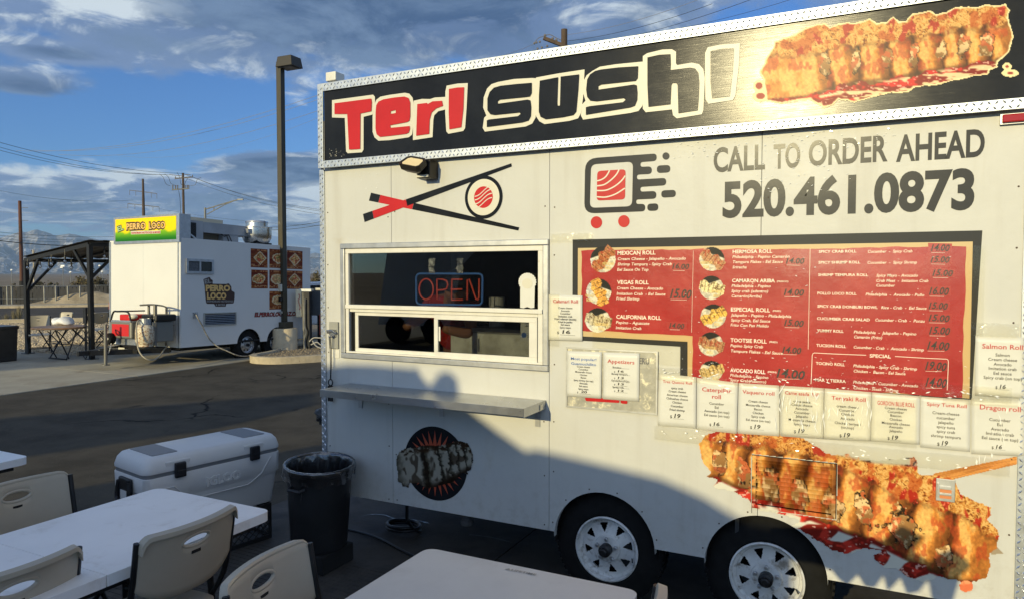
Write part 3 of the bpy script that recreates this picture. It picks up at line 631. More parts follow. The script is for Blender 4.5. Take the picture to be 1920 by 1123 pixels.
# the vent carries the picture too: frame and louvres coloured by the same print
def coloured(name, verts, faces, parent, extra=1.0):
    V = np.array(verts); rel = V-_C[None]; z = rel@_F; 
    # position on the print: straight through the wall plane
    X, Z = V[:, 0], V[:, 2]; q = np.stack([X, np.full_like(X, YW), Z], 1)-_C[None]; zz = q@_F; px = 960+FPX*(q@_R)/zz; py = 561.5-FPX*(q@_U)/zz
    c, _ = wall_food(px, py); me = bpy.data.meshes.new(name); me.from_pydata(verts, [], faces); me.update()
    at = me.color_attributes.new('col', 'FLOAT_COLOR', 'POINT'); at.data.foreach_set('color', np.concatenate([lin(c*extra), np.ones((len(V), 1))], 1).astype(np.float32).ravel()); me.materials.append(vcol)
    o = bpy.data.objects.new(name, me); COL.objects.link(o); o.parent = parent; o.matrix_parent_inverse = WM[parent.name].inverted(); WM[o.name] = Matrix(); return o
VENT = thing_part('vent_grille', TR); VENT['label'] = 'rectangular louvred vent printed over with the food picture'
def vstrip(x0, x1, pf, n):     # strip following profile pf [(y,z)...]
    vs = []; fs = []; k = len(pf)
    for i in range(n+1):
        x = x0+(x1-x0)*i/n; vs += [(x, yy, zz) for yy, zz in pf]
    for i in range(n):
        for j in range(k-1): a = i*k+j; fs.append((a, a+1, a+k+1, a+k))
    return vs, fs
v, f = vstrip(VX0, VX1, [(YW, VZ1), (YW-.010, VZ1), (YW-.010, VZ1-fr_), (YW+.02, VZ1-fr_)], 60); coloured('vent_frame', v, f, VENT)
v, f = vstrip(VX0, VX1, [(YW+.02, VZ0+fr_), (YW-.010, VZ0+fr_), (YW-.010, VZ0), (YW, VZ0)], 60); coloured('vent_frame', v, f, VENT)
for xa, xb in ((VX0, VX0+fr_), (VX1-fr_, VX1)):
    nz = 30; vs = []; fs = []
    for i in range(nz+1):
        z = VZ0+fr_+(VZ1-VZ0-2*fr_)*i/nz; vs += [(xa, YW+(0 if xa == VX0 else -.01), z), (xa, YW-.010, z), (xb, YW-.010, z), (xb, YW+.015, z)]
    for i in range(nz):
        for j in range(3): a = i*4+j; fs.append((a, a+4, a+5, a+1))
    coloured('vent_frame', vs, fs, VENT)
ns = 11; ph_ = (VZ1-VZ0-2*fr_)/ns
for i in range(ns):
    z = VZ0+fr_+ph_*i; v, f = vstrip(VX0+fr_, VX1-fr_, [(YW+.018, z+ph_*1.0), (YW-.003, z+ph_*.42), (YW-.006, z+ph_*.30), (YW-.003, z+ph_*.22), (YW+.006, z+ph_*.22)], 60); coloured('vent_slat', v, f, VENT)
m = MB(); m.bb(VX0+.005, VX1-.005, YW+.036, YW+.04, VZ0+.005, VZ1-.005); to_obj('vent_backing', m, under, VENT)
m = MB(); e = .0022
m.bb(VX0-e*2, VX1+e*2, YW-.0030, YW-.0024, VZ1, VZ1+e*1.5); m.bb(VX1, VX1+e*1.6, YW-.0030, YW-.0024, VZ0, VZ1); m.bb(VX0-e, VX0, YW-.0030, YW-.0024, VZ0-.03, VZ1); to_obj('vent_seam', m, under, VENT)
# latch on the picture
LT = thing_part('latch', TR); lx0, lx1, lz0, lz1 = .281, .357, .854, .958
m = MB(); m.bb(lx0, lx1, YW-.010, YW-.0035, lz0, lz1); to_obj('latch_plate', m, alud, LT, bevel=.002)
m = MB(); m.bb(lx0+.012, lx0+.060, YW-.017, YW-.0105, lz0+.058, lz0+.072); m.bb(lx0+.012, lx0+.060, YW-.017, YW-.0105, lz0+.030, lz0+.038); m.bb(lx0+.004, lx0+.012, YW-.022, YW-.0105, lz0+.02, lz1-.02); to_obj('latch_bolt', m, alud, LT, bevel=.001)
m = MB(); m.bb(lx0+.015, lx0+.062, YW-.012, YW-.0105, lz0+.041, lz0+.056); m.bb(lx0+.015, lx0+.062, YW-.012, YW-.0105, lz0+.014, lz0+.028); to_obj('latch_slot', m, mat('latch_orange', (0.62, 0.22, 0.08), 0.5), LT)

# round emblem with sun rays and the small dark picture
cx_, cz_ = W(816, 868); R_ = (W(816, 799)[1]-W(816, 937)[1])/2
m = MB(); m.flat([[(cx_+R_*math.cos(2*math.pi*k/64), cz_+R_*math.sin(2*math.pi*k/64)) for k in range(64)]], wallfn(YW-.0018)); part('round_emblem', m, blackv)
m = MB(); rays = []
for k in range(26):
    a0 = 2*math.pi*(k+.5)/26; rays += [(cx_+R_*.50*math.cos(a0-math.pi/26), cz_+R_*.50*math.sin(a0-math.pi/26)), (cx_+R_*.90*math.cos(a0), cz_+R_*.90*math.sin(a0))]
m.flat([rays], wallfn(YW-.0030)); part('emblem_rays', m, mat('rust_vinyl', (0.42, 0.07, 0.03), 0.4))
s_top = lf([(742, 850), (752, 842), (775, 838), (800, 834), (830, 832), (850, 827), (865, 826), (880, 832), (887, 845)]); s_bot = lf([(742, 905), (760, 912), (780, 905), (800, 912), (820, 905), (845, 893), (870, 880), (887, 872)])
S_poly = [(743, 862), (747, 848), (758, 840), (775, 838), (800, 833), (825, 834), (845, 828), (862, 825), (876, 829), (885, 842), (888, 862), (885, 878), (878, 884), (880, 890), (868, 886), (850, 905), (820, 912), (800, 916), (785, 906), (770, 905), (766, 913), (755, 912), (752, 905), (745, 902), (747, 890), (744, 875)]
def small_food(x, y):
    d = sdf(x, y, S_poly)+(fbm(x*.3, y*.3, 3, 3)-.5)*4; w = fbm(x*.12, y*.12, 3, 8); u = np.interp(x+(w-.5)*14-(y-870)*.12, [740, 800, 827, 845, 861, 876, 890], [0.02, 1, 2, 3, 4, 5, 6])
    f = u-np.floor(u); c = mixa((0.30, 0.28, 0.23), (0.60, 0.58, 0.52), sstep(.05, .35, f)); c = mixa(c, (0.10, 0.07, 0.04), sstep(.80, .95, f)*.9)
    tp = sstep(7, -4, y-s_top(x)-9-10*(w-.5)*2); c = mixa(c, (0.20, 0.13, 0.07), tp*sstep(.42, .58, fbm(x*.16, y*.2, 2, 5)+.06)); c = mixa(c, (0.12, 0.08, 0.05), sstep(-8, 6, y-s_bot(x))*.9)
    c = mixa(c, (0.14, 0.09, 0.05), sstep(.62, .70, fbm(x*.10, y*.05, 2, 31))*.6); c = mixa(c, (0.92, 0.90, 0.85), sstep(.86, .92, fbm(x*.3, y*.3, 2, 77))*.5)
    return c, d < 0
picture('emblem_food_picture', 738, 820, 892, 920, 1.0, small_food, TR, YW-.0042)

# ---- chopsticks with a roll
v4 = view(600, 370, 3.0); m = MB(); r = MB(); q = MB()
def stick(a0, a1, b0, b1, f0, f1):   # a at the thick end, b at the thin end
    L_ = lambda p, s, t: (p[0]+(s[0]-p[0])*t, p[1]+(s[1]-p[1])*t)
    return [L_(a0, b0, f0), L_(a0, b0, f1), L_(a1, b1, f1), L_(a1, b1, f0)]
sA = ((696, 362), (692, 377), (974, 427), (972, 433)); sB = ((681, 402), (684, 417), (959, 307), (960, 313))
id_ = lambda x, y: (x, y)
for (s, yo) in ((sA, .0020), (sB, .0028)):
    poly_on_wall(m, id_, stick(s[0], s[1], s[2], s[3], 0, .062), YW-yo); poly_on_wall(m, id_, stick(s[0], s[1], s[2], s[3], .29, 1), YW-yo); poly_on_wall(r, id_, stick(s[0], s[1], s[2], s[3], .064, .288), YW-yo-.0004)
cxr, czr = W(907, 370.5); rr_ = (W(907, 330)[1]-W(907, 411)[1])/2
circ = lambda c, z, rad, n=48: [(c+rad*math.cos(2*math.pi*k/n), z+rad*math.sin(2*math.pi*k/n)) for k in range(n)]
m.flat([circ(cxr, czr, rr_)], wallfn(YW-.0036)); part('chopstick_print', m, blackv); part('chopstick_print', r, redv)
m = MB(); m.flat([circ(cxr, czr, rr_*.84)], wallfn(YW-.0042)); part('roll_print_ring', m, creamv)
m = MB(); m.flat([circ(cxr, czr, rr_*.50)], wallfn(YW-.0048)); part('roll_print_fish', m, redv)
m = MB()
for k, (o_, w_) in enumerate(((-.48, .05), (-.12, .055), (.22, .055), (.52, .05))):
    pts = [(cxr+rr_*.5*t, czr+rr_*(o_*.5*1.1+.16*math.sin(t*2.2)*.8+.12*t)) for t in np.linspace(-.92, .92, 14)]
    m.flat([[(a, b+rr_*w_*.5*(1-abs(t)*.3)) for (a, b), t in zip(pts, np.linspace(-1, 1, 14))]+[(a, b-rr_*w_*.5) for (a, b) in reversed(pts)]], wallfn(YW-.0053))
part('roll_print_stripes', m, creamv)

# ---- delivery icon
vI = view(1080, 270, 6.605)
def rr_poly(pts, rad, n=5):
    out = []; k = len(pts)
    for i in range(k):
        p = Vector(pts[i]); a = Vector(pts[i-1]); b = Vector(pts[(i+1) % k]); rd = rad[i] if hasattr(rad, '__len__') else rad
        u = (a-p).normalized(); w = (b-p).normalized(); l = min(rd, (a-p).length*.499, (b-p).length*.499)
        if rd <= 0: out.append(tuple(p)); continue
        p0 = p+u*l; p1 = p+w*l
        for j in range(n+1):
            t = j/n; out.append(tuple(p0*(1-t)**2+p*2*t*(1-t)+p1*t*t))
    return out
body = rr_poly([(115, 185), (1000, 122), (1000, 215), (800, 230), (800, 288), (940, 282), (940, 375), (755, 385), (757, 445), (1118, 424), (1118, 516), (798, 537), (800, 595), (996, 586), (996, 682), (745, 692), (748, 748), (858, 745), (858, 838), (103, 866)],
               [150, 50, 50, 30, 30, 50, 50, 30, 30, 50, 50, 30, 30, 50, 50, 30, 30, 50, 50, 130])
hole = rr_poly([(187, 258), (707, 222), (695, 775), (172, 795)], 70)
m = MB(); poly_on_wall(m, vI, body, YW-.002, [hole])
for c, s in (((1115, 154), (44, 45)),): poly_on_wall(m, vI, [(c[0]+s[0]*math.cos(t), c[1]+s[1]*math.sin(t)) for t in np.linspace(0, 2*math.pi, 24)[:-1]], YW-.002)
for bx in ([(1002, 272), (1168, 264), (1168, 356), (1002, 366)], [(1057, 580), (1237, 572), (1237, 660), (1057, 670)], [(884, 745), (1020, 738), (1020, 830), (884, 834)]): poly_on_wall(m, vI, rr_poly(bx, 48), YW-.002)
part('delivery_icon', m, greyv)
m = MB(); poly_on_wall(m, vI, rr_poly([(265, 340), (616, 317), (608, 690), (256, 705)], 45), YW-.002); part('delivery_icon_fish', m, redv)
for c in ((254, 974), (594, 960)): m = MB(); poly_on_wall(m, vI, [(c[0]+71*math.cos(t), c[1]+75*math.sin(t)) for t in np.linspace(0, 2*math.pi, 32)[:-1]], YW-.002); part('delivery_icon_wheel', m, redv)
m = MB()
for pts in ([(262, 462), (320, 445), (375, 405), (418, 332)], [(262, 524), (350, 508), (430, 455), (500, 385), (535, 322)], [(259, 582), (370, 578), (470, 535), (560, 465), (612, 398)], [(258, 658), (370, 662), (490, 625), (608, 552)]):
    sp = [tuple(p)[:2] for p in smooth_path([(a, b, 0) for a, b in pts], 6)]; w = 8
    nrm = []
    for i in range(len(sp)): a = Vector(sp[max(0, i-1)]); b = Vector(sp[min(len(sp)-1, i+1)]); d = (b-a).normalized(); nrm.append((-d.y*w, d.x*w))
    poly_on_wall(m, vI, [(p[0]+n_[0], p[1]+n_[1]) for p, n_ in zip(sp, nrm)]+[(p[0]-n_[0], p[1]-n_[1]) for p, n_ in list(zip(sp, nrm))[::-1]], YW-.0028)
part('delivery_icon_lines', m, creamv)
# ---- phone lettering
vC = view(1240, 0, 2.807); m = MB()
for s, a, b, bl, cp in (('CALL', 275, 545, 905, 128), ('TO', 590, 730, 887, 128), ('ORDER', 775, 1190, 872, 132), ('AHEAD', 1235, 1700, 850, 140)): wtext(m, vC, s, a, b, bl, cp, YW-.002, bold=.026, res=5)
wtext(m, vC, '520.461.0873', 322, 1645, 1140, 183, YW-.002, bold=.036, res=5)
part('phone_lettering', m, greyv)

# ---- marker light, floodlight, security camera
ML = thing_part('marker_light', TR); m = MB(); m.bb(.492, .60, YW-.022, YW-.001, 2.548, 2.592); to_obj('light_base', m, alud, ML)
m = MB(); m.bb(.497, .598, YW-.040, YW-.0225, 2.553, 2.588); to_obj('red_lens', m, mat('red_lens', (0.35, 0.01, 0.008), 0.15), ML, bevel=.005)
FL = thing_part('floodlight', TR)
bx0, bx1 = -2.52, -2.425; m = MB(); m.bb(bx0, bx1, YW-.100, YW-.001, 2.482, 2.592); to_obj('junction_box', m, mat('bronze_metal', (0.03, 0.026, 0.02), 0.45, 0.4), FL, bevel=.004)
m = MB(); m.bb(bx0+.006, bx1-.006, YW-.112, YW-.101, 2.486, 2.500); to_obj('box_lip', m, creamv, FL)
hd = Matrix.Translation((-2.505, YW-.165, 2.578)) @ Matrix.Rotation(math.radians(22), 4, 'Y') @ Matrix.Rotation(math.radians(-50), 4, 'X') @ Matrix.Rotation(math.radians(-12), 4, 'Z') @ Matrix.Scale(.68, 4)
def hx(v): return tuple(hd @ Vector(v))
m = MB(); oc = [(-.10, -.075), (.10, -.075), (.125, -.045), (.115, .05), (.085, .075), (-.085, .075), (-.115, .05), (-.125, -.045)]
ic = [(u*.80, v*.74) for u, v in oc]
n0 = len(oc); vs = [hx((u, .0, v)) for u, v in oc]+[hx((u, .010, v)) for u, v in ic]+[hx((u*.98, .055, v*.98)) for u, v in oc]+[hx((u*.6, .095, v*.6)) for u, v in oc]
fs = [(i, (i+1) % n0, n0+(i+1) % n0, n0+i) for i in range(n0)]+[(i, 2*n0+i, 2*n0+(i+1) % n0, (i+1) % n0) for i in range(n0)]+[(2*n0+i, 3*n0+i, 3*n0+(i+1) % n0, 2*n0+(i+1) % n0) for i in range(n0)]+[tuple(3*n0+i for i in range(n0))]
m.add(vs, fs); to_obj('lamp_housing', m, MATS['bronze_metal'], FL)
m = MB(); m.add([hx((u, .0065, v)) for u, v in ic], [tuple(range(n0))]); to_obj('lamp_lens', m, mat('lamp_reflector', (0.95, 0.80, 0.45), 0.35, 0.2, bump=(40, .6, .01)), FL)
m = MB(); m.cyl((-2.50, YW-.10, 2.56), hx((0.02, .07, -.02)), .016, 10); to_obj('lamp_knuckle', m, MATS['bronze_metal'], FL)
SCM = thing('security_camera', 'small white boxy camera on the left top edge of the sushi trailer', 'camera', (-3.25, YW+.02, 3.167))
x, z = W(629, 158); m = MB(); m.bb(-3.285, -3.200, YW-.045, YW+.05, 3.178, 3.238); to_obj('camera_body', m, white2, SCM, bevel=.006)
m = MB(); m.bb(-3.290, -3.2855, YW-.030, YW+.035, 3.184, 3.232); to_obj('camera_front', m, plasb, SCM)
m = MB(); m.cyl((-3.24, YW, 3.167), (-3.24, YW, 3.179), .02, 10); to_obj('camera_foot', m, white2, SCM)
# ================================================================ serving window
WN = thing_part('serving_window', TR); fo = .022
def ring(mb, x0, x1, z0, z1, w, y0, y1, ws=None):
    l, r_, b, t = ws or (w, w, w, w)
    mb.bb(x0, x1, y0, y1, z1-t, z1); mb.bb(x0, x1, y0, y1, z0, z0+b); mb.bb(x0, x0+l, y0, y1, z0+b, z1-t); mb.bb(x1-r_, x1, y0, y1, z0+b, z1-t)
m = MB(); ring(m, -3.195, -1.668, 1.330, 2.095, .034, YW-.022, YW-.0015); to_obj('outer_frame', m, alud, WN, bevel=.004)
m = MB(); ring(m, -3.159, -1.705, 1.366, 2.059, .026, YW-.012, YW+.05, (.026, .032, .012, .030)); to_obj('cream_frame', m, white2, WN, bevel=.003)
m = MB(); m.bb(-3.158, -1.706, YW-.020, YW+.05, 1.664, 1.690); m.bb(-3.130, -1.740, YW-.004, YW+.05, 1.642, 1.6625); to_obj('middle_rail', m, white2, WN, bevel=.003)
m = MB(); m.bb(-3.133, -1.737, YW+.006, YW+.011, 1.690, 2.030); to_obj('fixed_pane', m, glass, WN)
# sliding sashes: right one in front, left one behind
for (a, b, y, ws) in ((-3.100, -2.437, YW+.020, (.026, .034, .024, .022)), (-2.457, -1.745, YW+.002, (.026, .052, .030, .030))):
    SH = thing_part('sliding_sash', TR); m = MB(); ring(m, a, b, 1.376, 1.641, 0, y-.007, y+.010, ws); to_obj('sash_frame', m, white2, SH, bevel=.002)
    m = MB(); m.bb(a+ws[0]+.0005, b-ws[1]-.0005, y+.0, y+.004, 1.376+ws[2], 1.641-ws[3]); to_obj('pane', m, glass, SH)
    if a > -3: m = MB(); m.bb(a+ws[0]+.004, a+ws[0]+.016, y-.004, y-.0005, 1.475, 1.565); to_obj('sash_latch', m, white2, SH, bevel=.001)
m = MB(); m.bb(-3.132, -3.102, YW+.012, YW+.03, 1.379, 1.641); m.bb(-3.120, -3.114, YW+.0, YW+.0115, 1.379, 1.641); to_obj('window_track', m, dblack, WN)
# things seen inside
KT = thing('prep_table', 'brushed steel kitchen counter seen through the right sliding pane', 'counter', (-2.1, 4.5, .452))
zc0 = W(930, 616, 4.22)[1]
m = MB(); m.bb(-2.60, -.9, 4.22, 4.85, zc0-.035, zc0); to_obj('counter_top', m, steel, KT); m = MB(); m.bb(-2.60, -.9, 4.225, 4.24, .46, zc0-.036); to_obj('counter_front', m, mat('scuffed_steel', (0.80, 0.78, 0.68), 0.6, 0.1, noise=(7, .3), bump=(12, .5, .01), dirt=(9, (.62, .60, .50), .5, .7)), KT)
for x in (-2.55, -.95): m = MB(); m.cyl((x, 4.80, .452), (x, 4.80, zc0-.036), .02); to_obj('leg', m, steel, KT)
dkb = mat('kitchen_box', (0.30, 0.28, 0.24), .7); pxr = W(932, 600, 4.38)[0]; pxb = W(868, 600, 4.4)[0]
PR = thing('paper_roll', 'white paper towel roll standing on the kitchen counter', 'paper roll', (pxr, 4.38, zc0+.001))
m = MB(); m.lathe([(.053, zc0+.001), (.056, zc0+.01), (.056, zc0+.20), (.053, zc0+.205)], (pxr, 4.38, 0), 24); to_obj('roll', m, paper, PR, smooth=True); m = MB(); m.lathe([(.02, zc0+.2055), (.02, zc0+.2065)], (pxr, 4.38, 0), 12); to_obj('core', m, dkb, PR)
PBG = MB()
for k in range(7):
    c = Vector((pxb-.16+k*.055, 4.42+random.uniform(-.04, .04), zc0+.045+random.uniform(-.01, .02))); n0 = len(PBG.v); PBG.sphere(c, .055, 12, 9, (1.1, .8, .8))
    for i in range(n0, len(PBG.v)): v = Vector(PBG.v[i]); PBG.v[i] = tuple(c+(v-c)*(1+.35*math.sin(v.x*90+k)*math.sin(v.z*110+v.y*60)))
pbm = glassy('plastic_bag', (.72, .72, .72), .12, .15, (30, .8, .01, (1, 1, 1)))
tag(to_obj('plastic_bags', PBG, pbm, smooth=True), 'crumpled clear plastic bags on the kitchen counter behind the right pane', 'plastic bags')
# person in the kitchen, bending to the left, red shirt and dark cap
skin = mat('skin', (0.42, 0.20, 0.12), .55); redshirt = mat('red_shirt', (0.55, 0.03, 0.025), .8, noise=(30, .25)); cap_ = mat('dark_cap', (0.02, 0.02, 0.022), .8)
hp = Vector((W(857, 540, 4.12)[0], 4.12, W(857, 540, 4.12)[1]))
def skin_mesh(name, pts, edges, rad, m, parent, lvl=2, root=0):
    me = bpy.data.meshes.new(name); me.from_pydata([tuple(p) for p in pts], edges, []); o = bpy.data.objects.new(name, me); COL.objects.link(o); WM[o.name] = Matrix()
    o.parent = parent; o.matrix_parent_inverse = WM[parent.name].inverted(); o.modifiers.new('skin', 'SKIN')
    if not me.skin_vertices: 
        bpy.context.view_layer.objects.active = o
    for i, r_ in enumerate(rad): me.skin_vertices[0].data[i].radius = (r_, r_)
    me.skin_vertices[0].data[root].use_root = True
    s = o.modifiers.new('sub', 'SUBSURF'); s.levels = lvl; s.render_levels = lvl; me.materials.append(m); return o
PS = thing('person', 'person in a red shirt and dark cap bending over behind the open sign', 'person', (hp.x-.12, hp.y+.35, .452))
fx, fy = hp.x-.16, hp.y+.34
pel = Vector((fx, fy, 1.36)); chest = Vector((fx-.06, fy-.10, 1.66)); neck = Vector((hp.x-.07, hp.y+.09, 1.74))
bp = [pel, pel.lerp(chest, .5), chest, neck, hp+Vector((-.01, .03, -.01)), (fx-.20, fy-.06, 1.66), (fx-.33, fy-.22, 1.52), (fx-.22, fy-.36, 1.54), (fx+.14, fy-.14, 1.66), (fx+.20, fy-.22, 1.48), (fx+.05, fy-.36, 1.53),
      (fx-.09, fy, 1.28), (fx-.10, fy+.02, .88), (fx-.10, fy+.04, .51), (fx+.09, fy, 1.28), (fx+.10, fy+.02, .88), (fx+.10, fy+.04, .51), (fx-.10, fy-.08, .49), (fx+.10, fy-.08, .49)]
skin_mesh('body', bp, [(0, 1), (1, 2), (2, 3), (3, 4), (2, 5), (5, 6), (6, 7), (2, 8), (8, 9), (9, 10), (0, 11), (11, 12), (12, 13), (0, 14), (14, 15), (15, 16), (13, 17), (16, 18)],
          [.13, .13, .14, .055, .05, .06, .045, .032, .06, .045, .032, .08, .06, .045, .08, .06, .045, .04, .04], skin, PS)
skin_mesh('trousers', [(fx, fy, 1.30), (fx-.09, fy, 1.24), (fx-.10, fy+.02, .88), (fx-.10, fy+.04, .54), (fx+.09, fy, 1.24), (fx+.10, fy+.02, .88), (fx+.10, fy+.04, .54)], [(0, 1), (1, 2), (2, 3), (0, 4), (4, 5), (5, 6)], [.15, .115, .09, .075, .115, .09, .075], mat('dark_trousers', (.02, .022, .03), .8), PS)
hr = Matrix.Rotation(math.radians(25), 3, 'Y') @ Matrix.Rotation(math.radians(20), 3, 'X')
HD = MB(); HD.sphere((0, 0, 0), .098, 20, 14, (.80, .95, 1.15))
for i, v in enumerate(HD.v):
    v = Vector(v)
    if v.y < 0: v.y -= .022*math.exp(-((v.x/.016)**2+((v.z+.005)/.022)**2)); v.y += .010*math.exp(-(((abs(v.x)-.032)/.014)**2+((v.z-.022)/.012)**2)); v.y -= .008*math.exp(-((v.x/.03)**2+((v.z+.05)/.012)**2))
    if v.z < -.05: v.x *= .86
    HD.v[i] = tuple(hr @ v+hp)
for s in (-1, 1): HD.sphere(hr @ Vector((s*.080, .01, 0))+hp, .026, 8, 6, (.4, .8, 1.2), hr)
to_obj('head', HD, skin, PS, smooth='all')
m = MB(); m.lathe([(.088, .032), (.092, .06), (.082, .095), (.05, .122), (.004, .13)], (0, 0, 0), 20); m.v = [tuple(hr @ Vector((x, y*1.1, z))+hp) for x, y, z in m.v]; b = MB(); b.flat([[(.07*math.cos(t), -.085-.055*math.sin(t)) for t in np.linspace(0, math.pi, 12)]], lambda u, v: tuple(hr @ Vector((u, v, .040))+hp), lambda u, v: tuple(hr @ Vector((u, v, .036))+hp)); m.add(b.v, b.f); to_obj('cap', m, cap_, PS, smooth=True)
skin_mesh('shirt', [pel+Vector((0, 0, -.02)), pel.lerp(chest, .5), chest, neck+Vector((.0, .02, -.05)), (fx-.20, fy-.06, 1.665), (fx-.27, fy-.15, 1.60), (fx+.14, fy-.14, 1.665), (fx+.18, fy-.18, 1.58)], [(0, 1), (1, 2), (2, 3), (2, 4), (4, 5), (2, 6), (6, 7)], [.15, .152, .16, .08, .088, .07, .088, .07], redshirt, PS)
# neon sign on the inside of the fixed pane
ON = thing('open_sign', 'OPEN sign with red tube letters in a blue rounded tube border behind glass', 'neon sign', (-2.385, YW+.04, 1.71))
vO = view(740, 460, 4.883)
def w3(x, y, Y=YW+.045): X, Z = W(*vO(x, y)); return (X, Y, Z)
def wtube(pts, r, name, m_, par, closed=False, smooth_=False):
    q = [w3(*p) for p in pts]; q = smooth_path(q, 5) if smooth_ else q; m = MB(); m.tube(q, r, 8, closed=closed); return to_obj(name, m, m_, par, smooth='all')
bluet = mat('blue_tube', (0.10, 0.27, 0.66), .25, emit=(0.1, 0.3, 0.9), estr=0.10); redt = mat('red_tube', (0.72, 0.10, 0.05), .25, emit=(1, .12, .05), estr=0.22)
wtube(rr_poly([(160, 260), (773, 262), (768, 548), (163, 542)], 45, 7), .0065, 'border_tube', bluet, ON, closed=True)
wtube([(253+65*math.cos(t), 403+95*math.sin(t)) for t in np.linspace(0, 2*math.pi, 28)[:-1]], .0052, 'letter_O', redt, ON, closed=True)
wtube([(354, 498), (352, 400), (352, 312), (400, 312), (440, 325), (452, 362), (440, 400), (405, 410), (356, 412)], .0052, 'letter_P', redt, ON, smooth_=False)
m = MB(); m.tube([w3(*p) for p in [(585, 313), (490, 313), (487, 405), (487, 502), (588, 500)]], .0052, 8); m.tube([w3(*p) for p in [(490, 405), (582, 403)]], .0052, 8); to_obj('letter_E', m, redt, ON, smooth='all')
wtube([(630, 502), (632, 318), (650, 310), (712, 495), (728, 500), (738, 480), (740, 306)], .0052, 'letter_N', redt, ON)
foil = mat('foil_tape', (.75, .75, .72), .25, 1.0, bump=(60, 1.0, .01))
for px in (313, 575): 
    m = MB(); vs = []; 
    for j in range(9):
        for i in range(5): X, Yy, Z = w3(px-28+14*i, 120+17*j); vs.append((X+random.uniform(-.003, .003), YW+.030+random.uniform(-.006, .006), Z))
    m.add(vs, [(j*5+i, j*5+i+1, j*5+i+6, j*5+i+5) for j in range(8) for i in range(4)]); to_obj('foil_hanger', m, foil, ON)
CU = thing('paper_ribbon', 'white scalloped paper badge standing against the pane right of the open sign', 'paper badge', (-1.80, YW+.03, 1.70))
c0 = (1233, 335); pts = [(c0[0]+(80+3*math.sin(22*t))*math.cos(t), c0[1]+(80+3*math.sin(22*t))*math.sin(t)) for t in np.linspace(math.radians(145), math.radians(395), 60)]
pts += [(1300, 410), (1296, 568), (1265, 572), (1230, 560), (1200, 572), (1168, 568), (1168, 410)]
m = MB(); m.flat([[W(*vO(*p)) for p in pts]], wallfn(YW-.0275), wallfn(YW-.0255)); to_obj('badge', m, paper, CU); 
m = MB(); q = [W(*vO(1233+48*math.cos(t), 350+46*math.sin(t))) for t in np.linspace(0, 2*math.pi, 30)[:-1]]; m.flat([q], wallfn(YW-.0285)); to_obj('badge_disc', m, creamv, CU)
NT = thing('notice', 'small white notice with a blue logo taped inside the right sliding pane', 'notice', (-1.80, YW+.02, 1.5))
m = MB(); m.flat([[W(*vO(*p)) for p in ((1146, 657), (1248, 657), (1246, 878), (1146, 868))]], wallfn(YW+.010), wallfn(YW+.011)); to_obj('sheet', m, paper, NT)
m = MB(); q = [W(*vO(1178+24*math.cos(t), 820+24*math.sin(t))) for t in np.linspace(0, 2*math.pi, 24)[:-1]]; m.flat([q], wallfn(YW+.009)); to_obj('logo', m, inkbl, NT)
m = MB()
for yy in (705, 722, 735): m.flat([[W(*vO(*p)) for p in ((1190, yy), (1228, yy+2), (1228, yy+8), (1190, yy+6))]], wallfn(YW+.009))
for yy in (805, 822, 838): m.flat([[W(*vO(*p)) for p in ((1208, yy), (1242, yy+2), (1242, yy+6), (1208, yy+4))]], wallfn(YW+.009))
to_obj('print', m, inkb, NT)

# ================================================================ service shelf, bottle opener
SF = thing_part('service_shelf', TR); sz = 1.160; sd = .30
m = MB(); m.bb(-3.130, -1.690, YW-sd, YW-.002, sz-.006, sz); m.bb(-3.130, -1.690, YW-sd-.002, YW-sd, sz-.045, sz); m.bb(-3.132, -3.1305, YW-sd, YW-.01, sz-.045, sz); m.bb(-1.6895, -1.688, YW-sd, YW-.002, sz-.05, sz); to_obj('shelf_top', m, mat('shelf_steel', (.42, .43, .44), .30, .95, noise=(5, .10), rnoise=(12, .18), dirt=(20, (.30, .27, .22), .64, .8)), SF, bevel=.003)
for x in (-3.06, -2.42, -1.755): m = MB(); m.bb(x, x+.03, YW-.008, YW-.002, sz-.16, sz-.0065); m.bb(x+.012, x+.018, YW-.20, YW-.008, sz-.06, sz-.0065); to_obj('shelf_bracket', m, alud, SF)
m = MB(); m.bb(-1.6885, -1.684, YW-.09, YW-.055, sz-.045, sz-.015); to_obj('shelf_latch', m, steel, SF)
BO = thing('bottle_opener', 'cast bottle opener on a grey board with a corded tool hanging below it', 'bottle opener', (-3.265, YW-.02, 1.5))
m = MB(); m.bb(-3.302, -3.225, YW-.014, YW-.0015, 1.388, 1.570); to_obj('board', m, mat('grey_board', (.30, .30, .27), .6), BO, bevel=.003)
m = MB(); m.bb(-3.292, -3.238, YW-.026, YW-.0145, 1.470, 1.520); m.tube([(-3.297, YW-.03, 1.495), (-3.285, YW-.05, 1.512), (-3.245, YW-.05, 1.512), (-3.233, YW-.03, 1.495)], .007, 8); m.tube([(-3.285, YW-.03, 1.478), (-3.265, YW-.055, 1.470), (-3.245, YW-.03, 1.478)], .006, 8); to_obj('opener', m, steel, BO, smooth=True)
m = MB(); m.tube([(-3.272, YW-.05, 1.475), (-3.275, YW-.035, 1.38), (-3.278, YW-.03, 1.27), (-3.282, YW-.03, 1.18)], .0025, 6); m.tube([(-3.262, YW-.05, 1.475), (-3.264, YW-.035, 1.38), (-3.270, YW-.03, 1.27), (-3.276, YW-.03, 1.18)], .0025, 6); to_obj('cord', m, plasb, BO)
m = MB(); m.tube([(-3.279+.018*math.cos(t), YW-.03, 1.158+.022*math.sin(t)) for t in np.linspace(0, 2*math.pi, 16)[:-1]], .0045, 6, closed=True); m.bb(-3.300, -3.262, YW-.036, YW-.026, 1.03, 1.136); to_obj('hanging_tool', m, dblack, BO)
